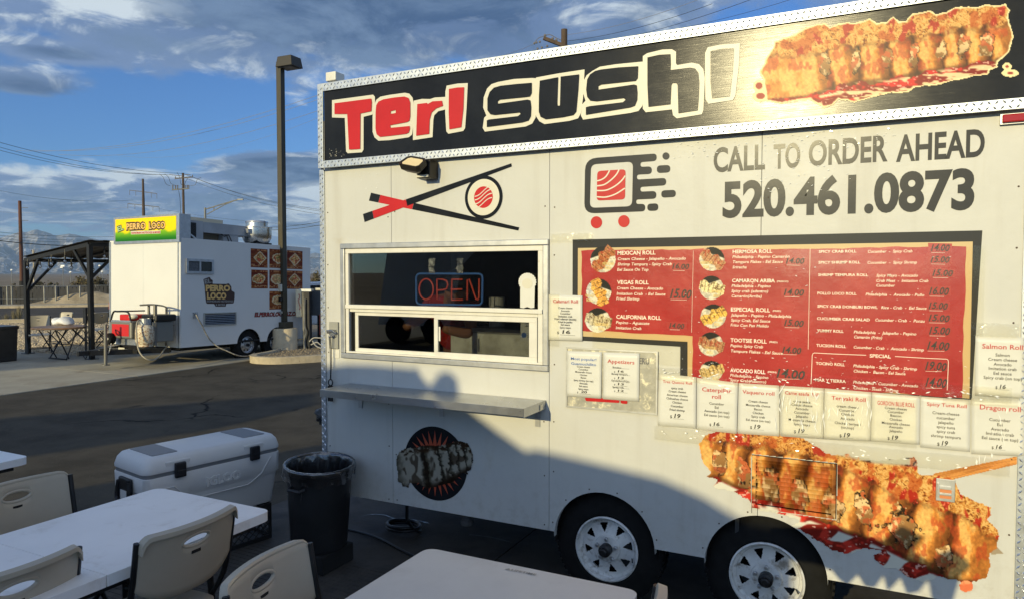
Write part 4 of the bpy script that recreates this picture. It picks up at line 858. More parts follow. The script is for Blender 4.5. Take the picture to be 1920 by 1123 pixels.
m = MB(); m.bb(-3.292, -3.222, YW-.004, YW-.0015, 1.325, 1.384); part('outlet_cover', m, white2, bevel=.001)
# short pipe near the foot of the corner
# ================================================================ menu board
vM = view(1060, 420, 3.509); vN = view(1480, 420, 3.509)
MBD = thing_part('menu_board', TR); MBD['label'] = 'large red menu print with a black and tan border'
bx = lambda x, z: (x, z)
BL, BR, BT = -1.524, .438, 2.089
blk = [(BL, BT), (BR, BT), (BR-.012, 1.33), (-.80, 1.33), (-.800, 1.50), (-1.524, 1.500)]
tx, _z = W(*vM(757, 805)); blk = [(BL, BT), (BR, BT), (BR-.025, 1.33), (tx, 1.33), (tx, W(*vM(757, 805))[1]), (BL, W(*vM(120, 765))[1])]
m = MB(); m.flat([blk], wallfn(YW-.0016)); to_obj('black_border', m, greyv, MBD)
tanm = mat('tan_print', (.56, .41, .20), .45)
ox0, oz1 = W(*vM(84, 142)); tn = [(ox0, 2.040), (W(*vN(1207, 92))[0], 2.040), (W(*vN(1185, 1110))[0], 1.335), (W(*vM(805, 990))[0], 1.335), (W(*vM(805, 772))[0], W(*vM(805, 772))[1]), (ox0, W(*vM(84, 735))[1])]
m = MB(); m.flat([tn], wallfn(YW-.0026)); to_obj('tan_border', m, tanm, MBD)
def ragged(pts, amp, n=26, seed=1):
    rg = random.Random(seed); out = []
    for i in range(len(pts)):
        a, b = pts[i], pts[(i+1) % len(pts)]; L = math.hypot(b[0]-a[0], b[1]-a[1]); k = max(1, int(L*n)); dxn, dyn = -(b[1]-a[1])/L, (b[0]-a[0])/L; w = 0
        for j in range(k): w = w*.6+rg.uniform(-amp, amp)*.6; out.append((a[0]+(b[0]-a[0])*j/k+dxn*w, a[1]+(b[1]-a[1])*j/k+dyn*w))
    return out
rx0 = W(*vM(106, 160))[0]; rd = [(rx0, 2.027), (W(*vN(1160, 130))[0], 2.018), (W(*vN(1138, 1110))[0], 1.335), (W(*vM(838, 990))[0], 1.335), (W(*vM(838, 735))[0], W(*vM(838, 735))[1]), (rx0, W(*vM(120, 700))[1])]
m = MB(); m.flat([ragged(rd, .006)], wallfn(YW-.0036)); to_obj('red_field', m, mat('red_print', (.40, .026, .028), .27, noise=(2.5, .10), bump=(3.5, .25, .012), rnoise=(5, .15)), MBD)
YT = YW-.0052; wt = MB(); bt = MB(); pt = MB()
bold_lines = [(vM, 'MEXICAN ROLL', 345, 595, 205, 26), (vM, 'VEGAS ROLL', 342, 550, 396, 26), (vM, 'CALIFORNIA ROLL', 337, 632, 620, 26), (vM, 'HERMOSA ROLL', 1102, 1362, 195, 24), (vM, 'CAMARON ARIBA', 1098, 1380, 384, 24), (vM, 'ESPECIAL ROLL', 1090, 1348, 572, 26), (vM, 'TOOTSIE ROLL', 1088, 1326, 773, 26), (vM, 'AVOCADO ROLL', 1086, 1317, 970, 26),
 (vM, '(FRESCO)', 1392, 1468, 384, 11), (vM, '(FRIED)', 1365, 1420, 574, 11), (vM, '(FRIED)', 1342, 1397, 778, 11), (vM, '(FRESH)', 1332, 1390, 974, 11),
 (vN, 'SPICY CRAB ROLL', 194, 441, 192, 18), (vN, 'SPICY SHRIMP ROLL', 192, 467, 263, 18), (vN, 'SHRIMP TEMPURA ROLL', 190, 518, 344, 18), (vN, 'POLLO LOCO ROLL', 185, 442, 464, 18), (vN, 'SPICY CRAB DONBURI BOWL', 185, 581, 548, 18), (vN, 'CUCUMBER CRAB SALAD', 182, 530, 628, 18), (vN, 'YUMMY ROLL', 181, 357, 707, 19), (vN, 'TUCSON ROLL', 178, 373, 804, 19), (vN, 'SPECIAL', 528, 668, 874, 23), (vN, 'TOCINO ROLL', 175, 365, 922, 19), (vN, 'MAR Y TIERRA', 171, 372, 1030, 20)]
ital = [(vM, 'Cream Cheese - Jalapeño - Avocado', 345, 797, 240), (vM, 'Shrimp Tempura - Spicy Crab', 345, 705, 275), (vM, 'Eel Sauce On Top', 343, 552, 310), (vM, 'Cream Cheese - Avocado', 340, 648, 430), (vM, 'Imitation Crab  - Eel Sauce', 340, 663, 466), (vM, 'Fried Shrimp', 337, 492, 499), (vM, 'Pepino - Aguacate', 335, 558, 653), (vM, 'Imitation Crab', 334, 505, 688),
 (vM, 'Philadelphia - Pepino Camarón', 1100, 1478, 227), (vM, 'Tempura Flakes - Eel Sauce', 1100, 1435, 260), (vM, 'Sriracha', 1100, 1197, 294), (vM, 'Philadelphia - Pepino', 1095, 1355, 416), (vM, 'Spicy crab (adentro)', 1093, 1338, 449), (vM, 'Camarón(Arriba)', 1093, 1296, 482), (vM, 'Jalapeño - Pepino - Philadelphia', 1090, 1490, 605), (vM, 'Spicy Crab, Eel Sauce', 1090, 1352, 638), (vM, 'Frito Con Pan Molido', 1088, 1342, 670), (vM, 'Pepino Spicy Crab', 1087, 1305, 805), (vM, 'Tempura Flakes - Eel Sauce', 1087, 1435, 840), (vM, 'Philadelphia - Pepino', 1085, 1340, 1000), (vM, 'Spicy Crab(Adentro)', 1085, 1325, 1030),
 (vN, 'Cucumber  -  Spicy Crab', 514, 812, 192), (vN, 'Cucumber  -  Spicy Shrimp', 512, 842, 264), (vN, 'Spicy Mayo - Avocado', 572, 848, 348), (vN, 'Crab Meat  -  Imitation Crab', 570, 917, 382), (vN, 'Cucumber', 570, 697, 413), (vN, 'Philadelphia  -  Avocado - Pollo', 502, 890, 471), (vN, 'Rice - Crab  -  Eel Sauce', 604, 905, 556), (vN, 'Cucumber - Crab  -  Ponzu', 563, 892, 637), (vN, 'Philadelphia  -  Jalapeño - Pepino', 424, 838, 716), (vN, 'Camarón (Frito)', 424, 613, 748), (vN, 'Cucumber - Crab  -  Avocado - Shrimp', 421, 888, 815), (vN, 'Philadelphia - Spicy Crab - Shrimp', 421, 843, 938), (vN, 'Chicken -  Bacon - Eel Sauce', 421, 767, 972), (vN, 'Philadelphia - Cucumber - Avocado', 420, 850, 1045), (vN, 'Chicken - Steak - Shrimp', 420, 720, 1082)]
for vw, s, a, b, bl, cp in bold_lines: wtext(wt, vw, s, a, b, bl, cp, YT, bold=.022)
for vw, s, a, b, bl in ital: wtext(wt, vw, s, a, b-4, bl, 19, YT, bold=.014, italic=.2)
prices = [(vM, '16.00', 705, 812, 297, 36), (vM, '15.00', 690, 825, 487, 60), (vM, '14.00', 685, 780, 682, 34), (vN, '14.00', -22, 95, 262, 38), (vN, '14.00', -36, 92, 468, 42), (vN, '15.00', -34, 90, 668, 42), (vN, '14.00', -46, 74, 845, 42), (vN, '14.00', -84, 96, 1005, 58),
 (vN, '14.00', 930, 1048, 180, 45), (vN, '15.00', 928, 1048, 255, 42), (vN, '15.00', 940, 1070, 343, 42), (vN, '16.00', 918, 1042, 465, 50), (vN, '15.00', 915, 1035, 558, 45), (vN, '15.00', 915, 1048, 637, 45), (vN, '15.00', 918, 1050, 722, 50), (vN, '14.00', 905, 1045, 822, 55), (vN, '19.00', 892, 1027, 955, 55), (vN, '14.00', 893, 1028, 1065, 60)]
for vw, s, a, b, bl, cp in prices:
    wtext(bt, vw, s, a, b, bl, cp, YT-.0006, bold=.022, italic=.12, jitter=.06)
    poly_on_wall(pt, vw, [(a-18, bl-cp-8), (b+22, bl-cp-4), (b+20, bl+8), (a-16, bl+6)], YT+.0006)
    poly_on_wall(wt, vw, [(a+4, bl+9), (b-25, bl+11), (b-25, bl+13), (a+4, bl+11)], YT)
for q in ([(843, 178), (845, 178), (833, 712), (831, 712)],): poly_on_wall(wt, vM, q, YT)
for q in ([(136, 165), (139, 165), (126, 822), (123, 822)],): poly_on_wall(wt, vN, q, YT)
def line_w(mb, vw, pts, w, y):
    sp = pts; nr = []
    for i in range(len(sp)): a = Vector(sp[max(0, i-1)]); b = Vector(sp[min(len(sp)-1, i+1)]); d = (b-a).normalized(); nr.append((-d.y*w, d.x*w))
    poly_on_wall(mb, vw, [(p[0]+n_[0], p[1]+n_[1]) for p, n_ in zip(sp, nr)]+[(p[0]-n_[0], p[1]-n_[1]) for p, n_ in list(zip(sp, nr))[::-1]], y)
line_w(wt, vN, [(505, 860), (300, 852), (165, 845), (155, 850), (151, 862), (146, 1000), (143, 1050)], 2.0, YT); line_w(wt, vN, [(695, 868), (900, 880), (1035, 886), (1044, 892), (1046, 905), (1042, 1000), (1038, 1090)], 2.0, YT)
to_obj('menu_lettering', wt, inkw, MBD); to_obj('price_patches', pt, mat('dark_red_patch', (.40, .022, .022), .3), MBD); to_obj('handwritten_prices', bt, inkb, MBD)
# the round food pictures
disc = [(vM, 250, 235, 85, 88, 1), (vM, 222, 445, 84, 86, 2), (vM, 215, 632, 84, 82, 3), (vM, 965, 232, 84, 80, 4), (vM, 962, 420, 80, 80, 5), (vM, 975, 605, 85, 80, 6), (vM, 958, 788, 82, 80, 7), (vM, 962, 965, 78, 70, 8)]
names = [('MEXICAN', 'ROLL', 248, 320), ('VEGAS', 'ROLL', 134, 190), ('CALIFORNIA', 'ROLL', 196, 285), ('HERMOSA', 'ROLL', 890, 970), ('CAMARON', 'ARRIBA ROLL', 950, 1040), ('ESPECIAL', 'ROLL', 965, 1040), ('TOOTSIE', 'ROLL', 915, 990), ('AVOCADO', 'ROLL', 958, 1028)]
gl = MB()
for (vw, cx0, cy0, rx_, ry_, sd_), nm in zip(disc, names):
    ccx, ccy = vw(cx0, cy0); rpx, rpy = rx_/3.509, ry_/3.509; ang = {1: -.9, 2: 1.15, 3: .2, 4: .6, 5: .2, 6: -.55, 7: .25, 8: -.3}[sd_]; warm = {1: (.62, .40, .25), 2: (.78, .60, .30), 3: (.70, .66, .55), 4: (.66, .50, .38), 5: (.80, .76, .62), 6: (.80, .66, .34), 7: (.62, .46, .34), 8: (.72, .62, .40)}[sd_]
    def dfn(x, y, ccx=ccx, ccy=ccy, rpx=rpx, rpy=rpy, ang=ang, warm=warm, s=sd_):
        u = (x-ccx)/rpx; v = (y-ccy)/rpy; rr2 = np.hypot(u, v); a = u*math.cos(ang)+v*math.sin(ang); b = -u*math.sin(ang)+v*math.cos(ang)
        n_ = fbm(x*.35, y*.35, 3, s*13); nf = fbm(x*.9, y*.9, 2, s*17)
        plate = mixa((.86, .85, .80), (.70, .69, .66), sstep(.4, .7, n_)); bgc = np.array((.17, .17, .17)); c = mixa(plate, bgc, sstep(.02, .10, -(v+.35+.35*u*(1 if s % 2 else -1))))
        ph = a*2.9+s*.3; f = ph-np.floor(ph); roll = mixa(warm, tuple(min(1, k*1.28) for k in warm), sstep(.3, .8, nf)); roll = mixa(roll, (.20, .15, .11), sstep(.80, .95, f)*.75); roll = mixa(roll, (.66, .20, .14) if s in (1, 4, 7) else (.34, .22, .12), sstep(.55, .68, n_)*.75*(b < .1)); roll = mixa(roll, (.93, .88, .76), sstep(.66, .78, nf)*.6)
        band = (np.abs(b+.02+.08*np.sin(a*6)) < .42+.06*np.sin(a*9)) & (a > -1.02) & (a < 1.12); c = np.where(band[:, None], roll, c)
        return c, (rr2 < 1) | (band & (np.abs(a) < 1.12))
    picture('food_disc', ccx-rpx*1.2, ccy-rpy*1.2, ccx+rpx*1.2, ccy+rpy*1.2, 1.0, dfn, MBD, YT+.0002)
    bl = cy0+ry_*.42; wtext(gl, vw, nm[0], nm[2], nm[3], bl, 20, YT-.0012, bold=.02); wtext(gl, vw, nm[1], (nm[2]+nm[3])/2-20, (nm[2]+nm[3])/2+22, bl+28, 20, YT-.0012, bold=.02)
to_obj('picture_captions', gl, mat('gold_ink', (.72, .55, .22), .5), MBD)
# ================================================================ paper menus taped on the wall
vA = view(1040, 600, 4.011); vB = view(1460, 600, 4.011); vL = view(600, 370, 3.0)
def sheet(label, vw, quad, title, items, price, y=YW-.0100, group=None, tcol=None, name='menu_sheet', pcap=32, seed=0):
    q = [W(*vw(*p)) for p in quad]; cx = sum(p[0] for p in q)/4; cz = sum(p[1] for p in q)/4
    t = thing(name, label, 'paper menu', (cx, YW-.008, cz), group=group)
    m = MB(); nn = 10; rg = random.Random(seed+5); ph1, ph2 = rg.uniform(0, 6), rg.uniform(0, 6)
    for j in range(nn+1):
        for i in range(nn+1):
            u, v = i/nn, j/nn; a = Vector(q[0]).lerp(Vector(q[1]), u); b = Vector(q[3]).lerp(Vector(q[2]), u); p = a.lerp(b, v)
            m.v.append((p.x, y+.0009*math.sin(5*u+ph1)*math.sin(4*v+ph2)+(.0006*math.sin(17*v+ph1)), p.y))
    m.f = [(j*(nn+1)+i, j*(nn+1)+i+1, (j+1)*(nn+1)+i+1, (j+1)*(nn+1)+i) for j in range(nn) for i in range(nn)]
    o = to_obj('sheet', m, paper, t, smooth='all'); o.modifiers.new('solid', 'SOLIDIFY').thickness = .0004
    mt = MB()
    for s, a, b, bl, cp in title: wtext(mt, vw, s, a, b, bl, cp, y-.0024, bold=.012)
    to_obj('title', mt, tcol or inkr, t)
    mi = MB()
    for s, xc, bl, cp in items: ctext(mi, vw, s, xc, bl, cp, y-.0024, bold=.010)
    for s, xc, bl, cp in price:
        ctext(mi, vw, '$', xc-46, bl, cp*.62, y-.0024); 
        wtext(mi, vw, s, xc-22, xc+22 if len(s) > 1 else xc, bl-2, cp, y-.0024, bold=.022, jitter=.03, italic=.06)
        poly_on_wall(mi, vw, [(xc-34, bl+4), (xc+50, bl+9), (xc+50, bl+10.5), (xc-34, bl+5.5)], y-.0024)
    to_obj('lettering', mi, inkb, t); return t
def items(xc, cap, ls): return [(s, xc, bl, cap) for s, bl in ls]
GR = 'paper menus taped to the sushi trailer'
sheet('small paper menu headed Calamari Roll, left of the red menu print', vL, [(1290, 546), (1480, 552), (1480, 806), (1290, 800)], [('Calamari Roll', 1316, 1456, 592, 19)], items(1385, 10, [('Cream cheese', 626), ('Avocado', 642), ('Cucumber', 657), ('Imitation crab', 673), ('Fried calamari (inside)', 688), ('Fried in panko', 704), ('Eel sauce', 719), ('Spicy mayo', 735)]), [('16', 1390, 765, 20)], y=YW-.0120, group=GR, seed=1)
# steel plate with two sheets on it
SP = thing('steel_sign_plate', 'framed brushed steel plate left of the taped menus, carrying two paper sheets', 'metal plate', (-1.42, YW-.02, 1.2))
pq = [W(*vA(*p)) for p in ((97, 205), (776, 237), (772, 705), (92, 642))]
px0, px1, pz0, pz1 = pq[0][0], pq[1][0], (pq[2][1]+pq[3][1])/2, (pq[0][1]+pq[1][1])/2
m = MB(); m.bb(px0, px1, YW-.010, YW-.0015, pz0, pz1); to_obj('plate', m, mat('tape_glue_steel', (.34, .335, .30), .5, .6, noise=(16, .16), dirt=(26, (.66, .62, .48), .52, .66), rnoise=(20, .3)), SP)
m = MB(); ring(m, px0-.004, px1+.004, pz0-.004, pz1+.004, .009, YW-.016, YW-.0105); to_obj('plate_frame', m, alud, SP)
m = MB(); wtext(m, vA, 'ERU', 640, 716, 325, 48, YW-.0125, bold=.02); to_obj('old_lettering', m, mat('faded_ink', (.12, .12, .13), .4), SP)
m = MB(); poly_on_wall(m, vA, rr_poly([(232, 575), (492, 590), (492, 618), (240, 604)], 12), YW-.0125); poly_on_wall(m, vA, rr_poly([(500, 594), (552, 598), (552, 626), (502, 622)], 12), YW-.0125); to_obj('old_red_print', m, redv, SP)
GP = 'paper sheets on the steel plate'
sheet('paper sheet headed Most popular in blue, on the steel plate', vA, [(103, 228), (362, 236), (356, 585), (100, 568)], [('Most popular!', 131, 322, 293, 20), ('Guamuchilito', 133, 320, 329, 20)], items(225, 12, [('Cream cheese', 353), ('Cucumber', 373), ('Mozzarella cheese', 393), ('Chicken', 414), ('Bacon', 434), ('Spicy shrimp (on top)', 456), ('Avocado', 477), ('Eel sauce', 498), ('Spicy mayo', 519)]), [('20', 228, 543, 18)], y=YW-.0165, group=GP, tcol=inkbl, seed=2)
ap = sheet('paper sheet headed Appetizers in red, on the steel plate', vA, [(374, 238), (645, 246), (640, 608), (372, 588)], [('Appetizers', 405, 607, 316, 28)], items(505, 13, [('Boneless..............', 360), ('Shrimp tempura.....', 409), ('Gyoza(dumplings)..', 459), ('Spring rolls..........', 508)]), [('16', 505, 388, 16), ('13', 505, 437, 16), ('13', 505, 484, 17), ('12', 505, 533, 16)], y=YW-.0165, group=GP, seed=3)
sheet('paper menu headed Tres Quesos Roll, leftmost of the taped row', vA, [(785, 395), (1068, 425), (1066, 812), (778, 790)], [('Tres Quesos Roll', 818, 1037, 466, 20)], items(925, 15, [('spicy crab', 516), ('Cream cheese', 541), ('American cheese', 569), ('Chihuahua cheese', 596), ('Chicken', 623), ('Cucumber', 651), ('Fried shrimp', 679)]), [('19', 925, 731, 32)], group=GR, seed=4)
sheet('paper menu headed Caterpillar roll, between Tres Quesos and Vaquero', vA, [(1072, 428), (1382, 468), (1372, 850), (1070, 818)], [('Caterpillar', 1112, 1333, 529, 32), ('roll', 1187, 1253, 584, 32)], items(1222, 17, [('Cucumber', 633), ('Eel', 661), ('Avocado (on top)', 692), ('Eel sauce (on top)', 722)]), [('16', 1220, 790, 28)], y=YW-.0104, group=GR, seed=5)
sheet('paper menu headed Vaquero roll, with bacon and spicy crab listed', vA, [(1386, 468), (1692, 488), (1692, 870), (1378, 848)], [('Vaquero roll', 1415, 1655, 546, 28)], items(1532, 16, [('Cream cheese', 617), ('Mozzarella cheese', 646), ('Bacon', 674), ('Chicken', 702), ('Spicy crab', 730), ('Eel sauce (on top)', 758)]), [('19', 1525, 812, 32)], group=GR, seed=6)
sheet('paper menu headed Carne asada Roll under shiny wrinkled film', vB, [(15, 488), (342, 508), (336, 890), (14, 868)], [('Carne asada Roll', 50, 300, 552, 26)], items(176, 17, [('carne asada', 617), ('Cream cheese', 644), ('Avocado', 671), ('Cucumber', 700), ('Jalapeño', 728), ('Mozzarella cheese', 758), ('Spicy mayo', 788)]), [('19', 170, 844, 34)], group=GR, seed=7)
sheet('paper menu headed Teriyaki Roll under shiny wrinkled film', vB, [(346, 508), (698, 538), (690, 905), (338, 890)], [('Teriyaki Roll', 398, 655, 592, 30)], items(518, 18, [('cream cheese', 655), ('Cucumber', 684), ('Chicken', 713), ('Avocado', 746), ('Chicken teriyaki', 782), ('(on,top)', 812)]), [('19', 512, 875, 34)], y=YW-.0104, group=GR, seed=8)
sheet('paper menu headed GORDON BLUE ROLL in heavy condensed red letters', vB, [(702, 538), (1064, 568), (1058, 930), (694, 905)], [('GORDON BLUE ROLL', 742, 1023, 630, 32)], items(880, 17, [('Cream cheese', 668), ('Cucumber', 695), ('Beacon', 722), ('Chicken', 751), ('Mozzarella cheese', 782), ('Avocado', 808), ('Jalapeño', 838)]), [('19', 872, 893, 32)], group=GR, seed=9)
sheet('paper menu headed Spicy Tuna Roll, left of the Dragon roll sheet', vB, [(1068, 568), (1440, 598), (1438, 985), (1062, 950)], [('Spicy Tuna Roll', 1113, 1412, 636, 26)], items(1255, 20, [('Cream-cheese', 707), ('cucumber', 742), ('jalapeño', 776), ('spicy tuna', 810), ('spicy crab', 844), ('shrimp tempura', 880)]), [('19', 1245, 937, 36)], y=YW-.0104, group=GR, seed=10)
sheet('paper menu headed Dragon roll at the lower right of the row', vB, [(1447, 584), (1850, 600), (1850, 1020), (1447, 1000)], [('Dragon roll', 1510, 1817, 664, 38)], items(1660, 21, [('Cucumber', 757), ('Eel', 791), ('Avocado', 827), ('Imitation crab', 862), ('Eel sauce (on top)', 898)]), [('16', 1652, 962, 30)], group=GR, seed=11)
sheet('paper menu headed Salmon Roll, topmost sheet at the right edge', vB, [(1478, 115), (1850, 128), (1850, 585), (1474, 562)], [('Salmon Roll', 1527, 1833, 208, 36)], items(1680, 21, [('Salmon', 270), ('Cream cheese', 305), ('Avocado', 340), ('Imitation crab', 373), ('Eel sauce', 408), ('Spicy crab (on top)', 443)]), [('16', 1680, 512, 32)], y=YW-.0108, group=GR, seed=12)
# wrinkled clear film over the row, the menu foot and the wall above
def filmsheet(x0, x1, z0, z1, y, amp, name='clear_film', sx=60, sz=14, seed=0, parent=TR, mt=None):
    nx = max(6, int((x1-x0)/.010)); nz = max(4, int((z1-z0)/.012)); xs = np.linspace(x0, x1, nx+1); zs = np.linspace(z0, z1, nz+1); gx, gz = np.meshgrid(xs, zs); a = gx.ravel(); b = gz.ravel()
    d = (fbm(a*sx*.35+b*6, b*sz*.35, 3, seed)-.5)*2*amp+(1-np.abs(2*fbm(a*sx*.5, b*sz*.22+a*3, 2, seed+4)-1)*2)*amp*.55
    rg = np.random.RandomState(seed); e = (rg.rand(len(a))-.5)*.004; onb = (b == z0) | (b == z1); bz = np.where(onb, b+e, b)
    m = MB(); m.v = [(float(p), float(y-q), float(r_)) for p, q, r_ in zip(a, np.clip(d+amp, 0, None), bz)]; m.f = [(j*(nx+1)+i, j*(nx+1)+i+1, (j+1)*(nx+1)+i+1, (j+1)*(nx+1)+i) for j in range(nz) for i in range(nx)]
    o = to_obj(name, m, mt or film, parent, smooth='all', recalc=False); return o
zr = lambda vw, y_, x_=0: W(*vw(x_, y_))[1]
filmsheet(-1.04, .56, 1.325, 1.395, YW-.0135, .0022, seed=3, sx=70, sz=30)
filmsheet(-1.04, .56, 1.00, 1.075, YW-.0135, .0018, seed=5, sx=50, sz=30)
filmsheet(-.40, .20, 1.09, 1.32, YW-.0145, .0026, seed=9, sx=90, sz=9)
filmsheet(-1.40, .45, 1.405, 2.02, YW-.0075, .0003, seed=13, sx=10, sz=10, mt=film2)
filmsheet(-1.66, -1.40, 2.075, 2.125, YW-.006, .0008, seed=33); filmsheet(-1.70, -1.60, 1.48, 1.78, YW-.0145, .0008, seed=35)
filmsheet(.30, .585, 1.31, 1.36, YW-.0145, .002, seed=41); filmsheet(.40, .58, 1.62, 1.68, YW-.015, .002, seed=43)
# film creases over the row of sheets: pale facets tilted to make its glints
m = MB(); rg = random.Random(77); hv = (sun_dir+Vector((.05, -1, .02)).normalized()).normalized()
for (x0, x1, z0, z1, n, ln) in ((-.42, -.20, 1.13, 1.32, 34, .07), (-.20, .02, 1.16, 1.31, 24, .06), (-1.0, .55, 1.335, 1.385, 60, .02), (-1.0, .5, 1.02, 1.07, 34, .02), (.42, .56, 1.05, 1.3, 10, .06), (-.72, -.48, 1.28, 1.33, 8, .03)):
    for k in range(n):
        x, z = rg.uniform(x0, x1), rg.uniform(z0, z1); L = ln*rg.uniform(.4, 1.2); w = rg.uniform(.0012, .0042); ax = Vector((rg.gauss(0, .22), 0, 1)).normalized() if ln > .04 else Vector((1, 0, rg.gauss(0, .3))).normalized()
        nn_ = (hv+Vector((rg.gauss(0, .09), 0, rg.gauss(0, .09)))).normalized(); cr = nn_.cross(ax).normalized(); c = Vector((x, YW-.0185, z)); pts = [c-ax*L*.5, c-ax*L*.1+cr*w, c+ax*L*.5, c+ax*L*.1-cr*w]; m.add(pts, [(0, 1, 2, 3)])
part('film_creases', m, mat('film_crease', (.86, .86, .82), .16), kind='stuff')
# flecks of dried tape glue that catch the light
m = MB(); rg = random.Random(5)
for (x0, x1, z0, z1, n) in ((-.95, .1, 2.50, 2.585, 90), (-.55, -.1, 2.30, 2.52, 60), (-3.2, -2.6, 2.50, 2.58, 14), (-3.0, -2.85, 2.42, 2.50, 8), (-1.0, .5, 1.38, 1.50, 60), (-1.4, .4, 1.45, 2.0, 60)):
    for k in range(n):
        x = rg.uniform(x0, x1); z = rg.uniform(z0, z1); w, h = rg.uniform(.002, .013), rg.uniform(.0008, .003); y0 = YW-.0082; s = rg.uniform(-.5, .5)
        m.add([(x, y0, z), (x+w, y0-rg.uniform(0, .002), z+s*w), (x+w*.9, y0-rg.uniform(0, .002), z+s*w+h), (x+.2*w, y0, z+h)], [(0, 1, 2, 3)])
part('tape_glue_flecks', m, mat('tape_glue', (.9, .9, .86), .12, coat=.6), kind='stuff')
# ================================================================ ground, roads, hills
asph = mat('asphalt', (.068, .060, .047), .92, spec=.12, noise=(2.2, .22), bump=(95, .9, .006), dirt=(1.1, (.088, .078, .060), .42, .72))
t_ = asph.node_tree   # pale chips in the asphalt
b_ = [n for n in t_.nodes if n.type == 'BSDF_PRINCIPLED'][0]; src = b_.inputs['Base Color'].links[0].from_socket
tcn = N(t_, 'ShaderNodeTexCoord'); vo = N(t_, 'ShaderNodeTexVoronoi'); vo.inputs['Scale'].default_value = 42; t_.links.new(tcn.outputs['Object'], vo.inputs['Vector'])
sp_ = SMOOTH(t_, vo.outputs['Distance'], .22, .12); hsv = N(t_, 'ShaderNodeSeparateColor'); t_.links.new(vo.outputs['Color'], hsv.inputs[0]); pick = SMOOTH(t_, hsv.outputs[0], .72, .80)
chips = MIXC(t_, M(t_, 'MULTIPLY', sp_, pick), src, (.17, .155, .13))
vc = N(t_, 'ShaderNodeTexVoronoi'); vc.feature = 'DISTANCE_TO_EDGE'; vc.inputs['Scale'].default_value = .33; wob_ = N(t_, 'ShaderNodeVectorMath', operation='ADD'); nz_ = N(t_, 'ShaderNodeTexNoise'); nz_.inputs['Scale'].default_value = 1.3; nz_.inputs['Detail'].default_value = 6; t_.links.new(tcn.outputs['Object'], nz_.inputs['Vector'])
t_.links.new(tcn.outputs['Object'], wob_.inputs[0]); t_.links.new(nz_.outputs['Color'], wob_.inputs[1]); t_.links.new(wob_.outputs[0], vc.inputs['Vector'])
crk = M(t_, 'MULTIPLY', SMOOTH(t_, vc.outputs['Distance'], .012, .002), SMOOTH(t_, NOISE(t_, tcn.outputs['Object'], .5, 3), .48, .58))
oil = SMOOTH(t_, NOISE(t_, tcn.outputs['Object'], .9, 5, .6, .5), .66, .74)
t_.links.new(MIXC(t_, crk, MIXC(t_, oil, chips, (.03, .028, .026)), (.012, .011, .010)), b_.inputs['Base Color'])
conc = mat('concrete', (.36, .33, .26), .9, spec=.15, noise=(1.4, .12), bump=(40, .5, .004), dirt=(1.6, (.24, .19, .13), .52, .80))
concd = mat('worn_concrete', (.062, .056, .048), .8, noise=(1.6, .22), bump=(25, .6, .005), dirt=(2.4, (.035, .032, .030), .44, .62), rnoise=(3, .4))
dirtm = mat('desert_dirt', (.26, .205, .14), .95, spec=.1, noise=(.08, .25), bump=(3, .6, .1), dirt=(.4, (.12, .10, .075), .5, .7))
roadm = mat('road_asphalt', (.085, .075, .064), .92, spec=.1, noise=(.5, .16, (.5, 3, 1)), bump=(40, .5, .006))
kerbm = mat('kerb_concrete', (.46, .39, .28), .9, spec=.15, noise=(6, .14), bump=(30, .5, .004), dirt=(9, (.22, .13, .09), .60, .72))
un = Vector((-.76, .65)); ut = Vector((.65, .76))       # away from the lot / along the road
def nz(n): return float(np.interp(n, [0, 47, 52, 300, 9000], [-.012, -.012, -.9, -2.0, -2.0]))
m = MB(); ns_ = [-9000, -400, -60, 0, 20, 33, 40, 47, 49.5, 52, 60, 80, 120, 200, 400, 1000, 3000, 9000]; ts_ = [-9000, -2000, -500, -200, -100, -50, 0, 50, 100, 200, 500, 2000, 9000]
for n_ in ns_:
    for t in ts_: p = un*n_+ut*t; m.v.append((p.x, p.y, nz(n_)))
k = len(ts_); m.f = [(i*k+j, i*k+j+1, (i+1)*k+j+1, (i+1)*k+j) for i in range(len(ns_)-1) for j in range(k-1)]
tag(to_obj('ground', m, dirtm), kind='structure')
def sheetpoly(name, pts, z, mt, kind='structure', th=None):
    m = MB(); m.flat([pts], lambda u, v: (u, v, z), (lambda u, v: (u, v, z-th)) if th else None); return tag(to_obj(name, m, mt), kind=kind)
def nt_(n_, t): p = un*n_+ut*t; return (p.x, p.y)
sheetpoly('parking_lot', [(-12.05, -45), (22, -45), (22, 30), (-11.2, 30), (-11.2, 12.6), (-11.75, 12.2), (-12.1, 11.9), (-12.15, 11.0)], -.004, asph)
# concrete apron under the far trailer: slabs with joints
ax0 = -20.3
for i, (y0, y1) in enumerate(((-44, -20), (-20, -9), (-9, 0), (0, 4.3), (4.3, 8.6), (8.6, 13.0))):
    for j, (x0, x1) in enumerate(((-20.3, -16.2), (-16.2, -12.06))):
        if y1 > 12 and j == 0: pts = [(x0, y0+.006), (x1-.006, y0+.006), (x1-.006, 10.15), (x0+1.9, 10.05), (x0, 9.1)]
        elif y1 > 12: pts = [(x0, y0+.006), (x1+.006, y0+.006), (x1, 12.95), (-13.2, 16.5), (x0, 16.5)]
        else: pts = [(x0, y0+.006), (x1-.006, y0+.006), (x1-.006, y1-.006), (x0, y1-.006)]
        m = MB(); m.flat([pts], lambda u, v: (u, v, .010), lambda u, v: (u, v, -.06)); tag(to_obj('concrete_slab', m, conc), kind='structure')
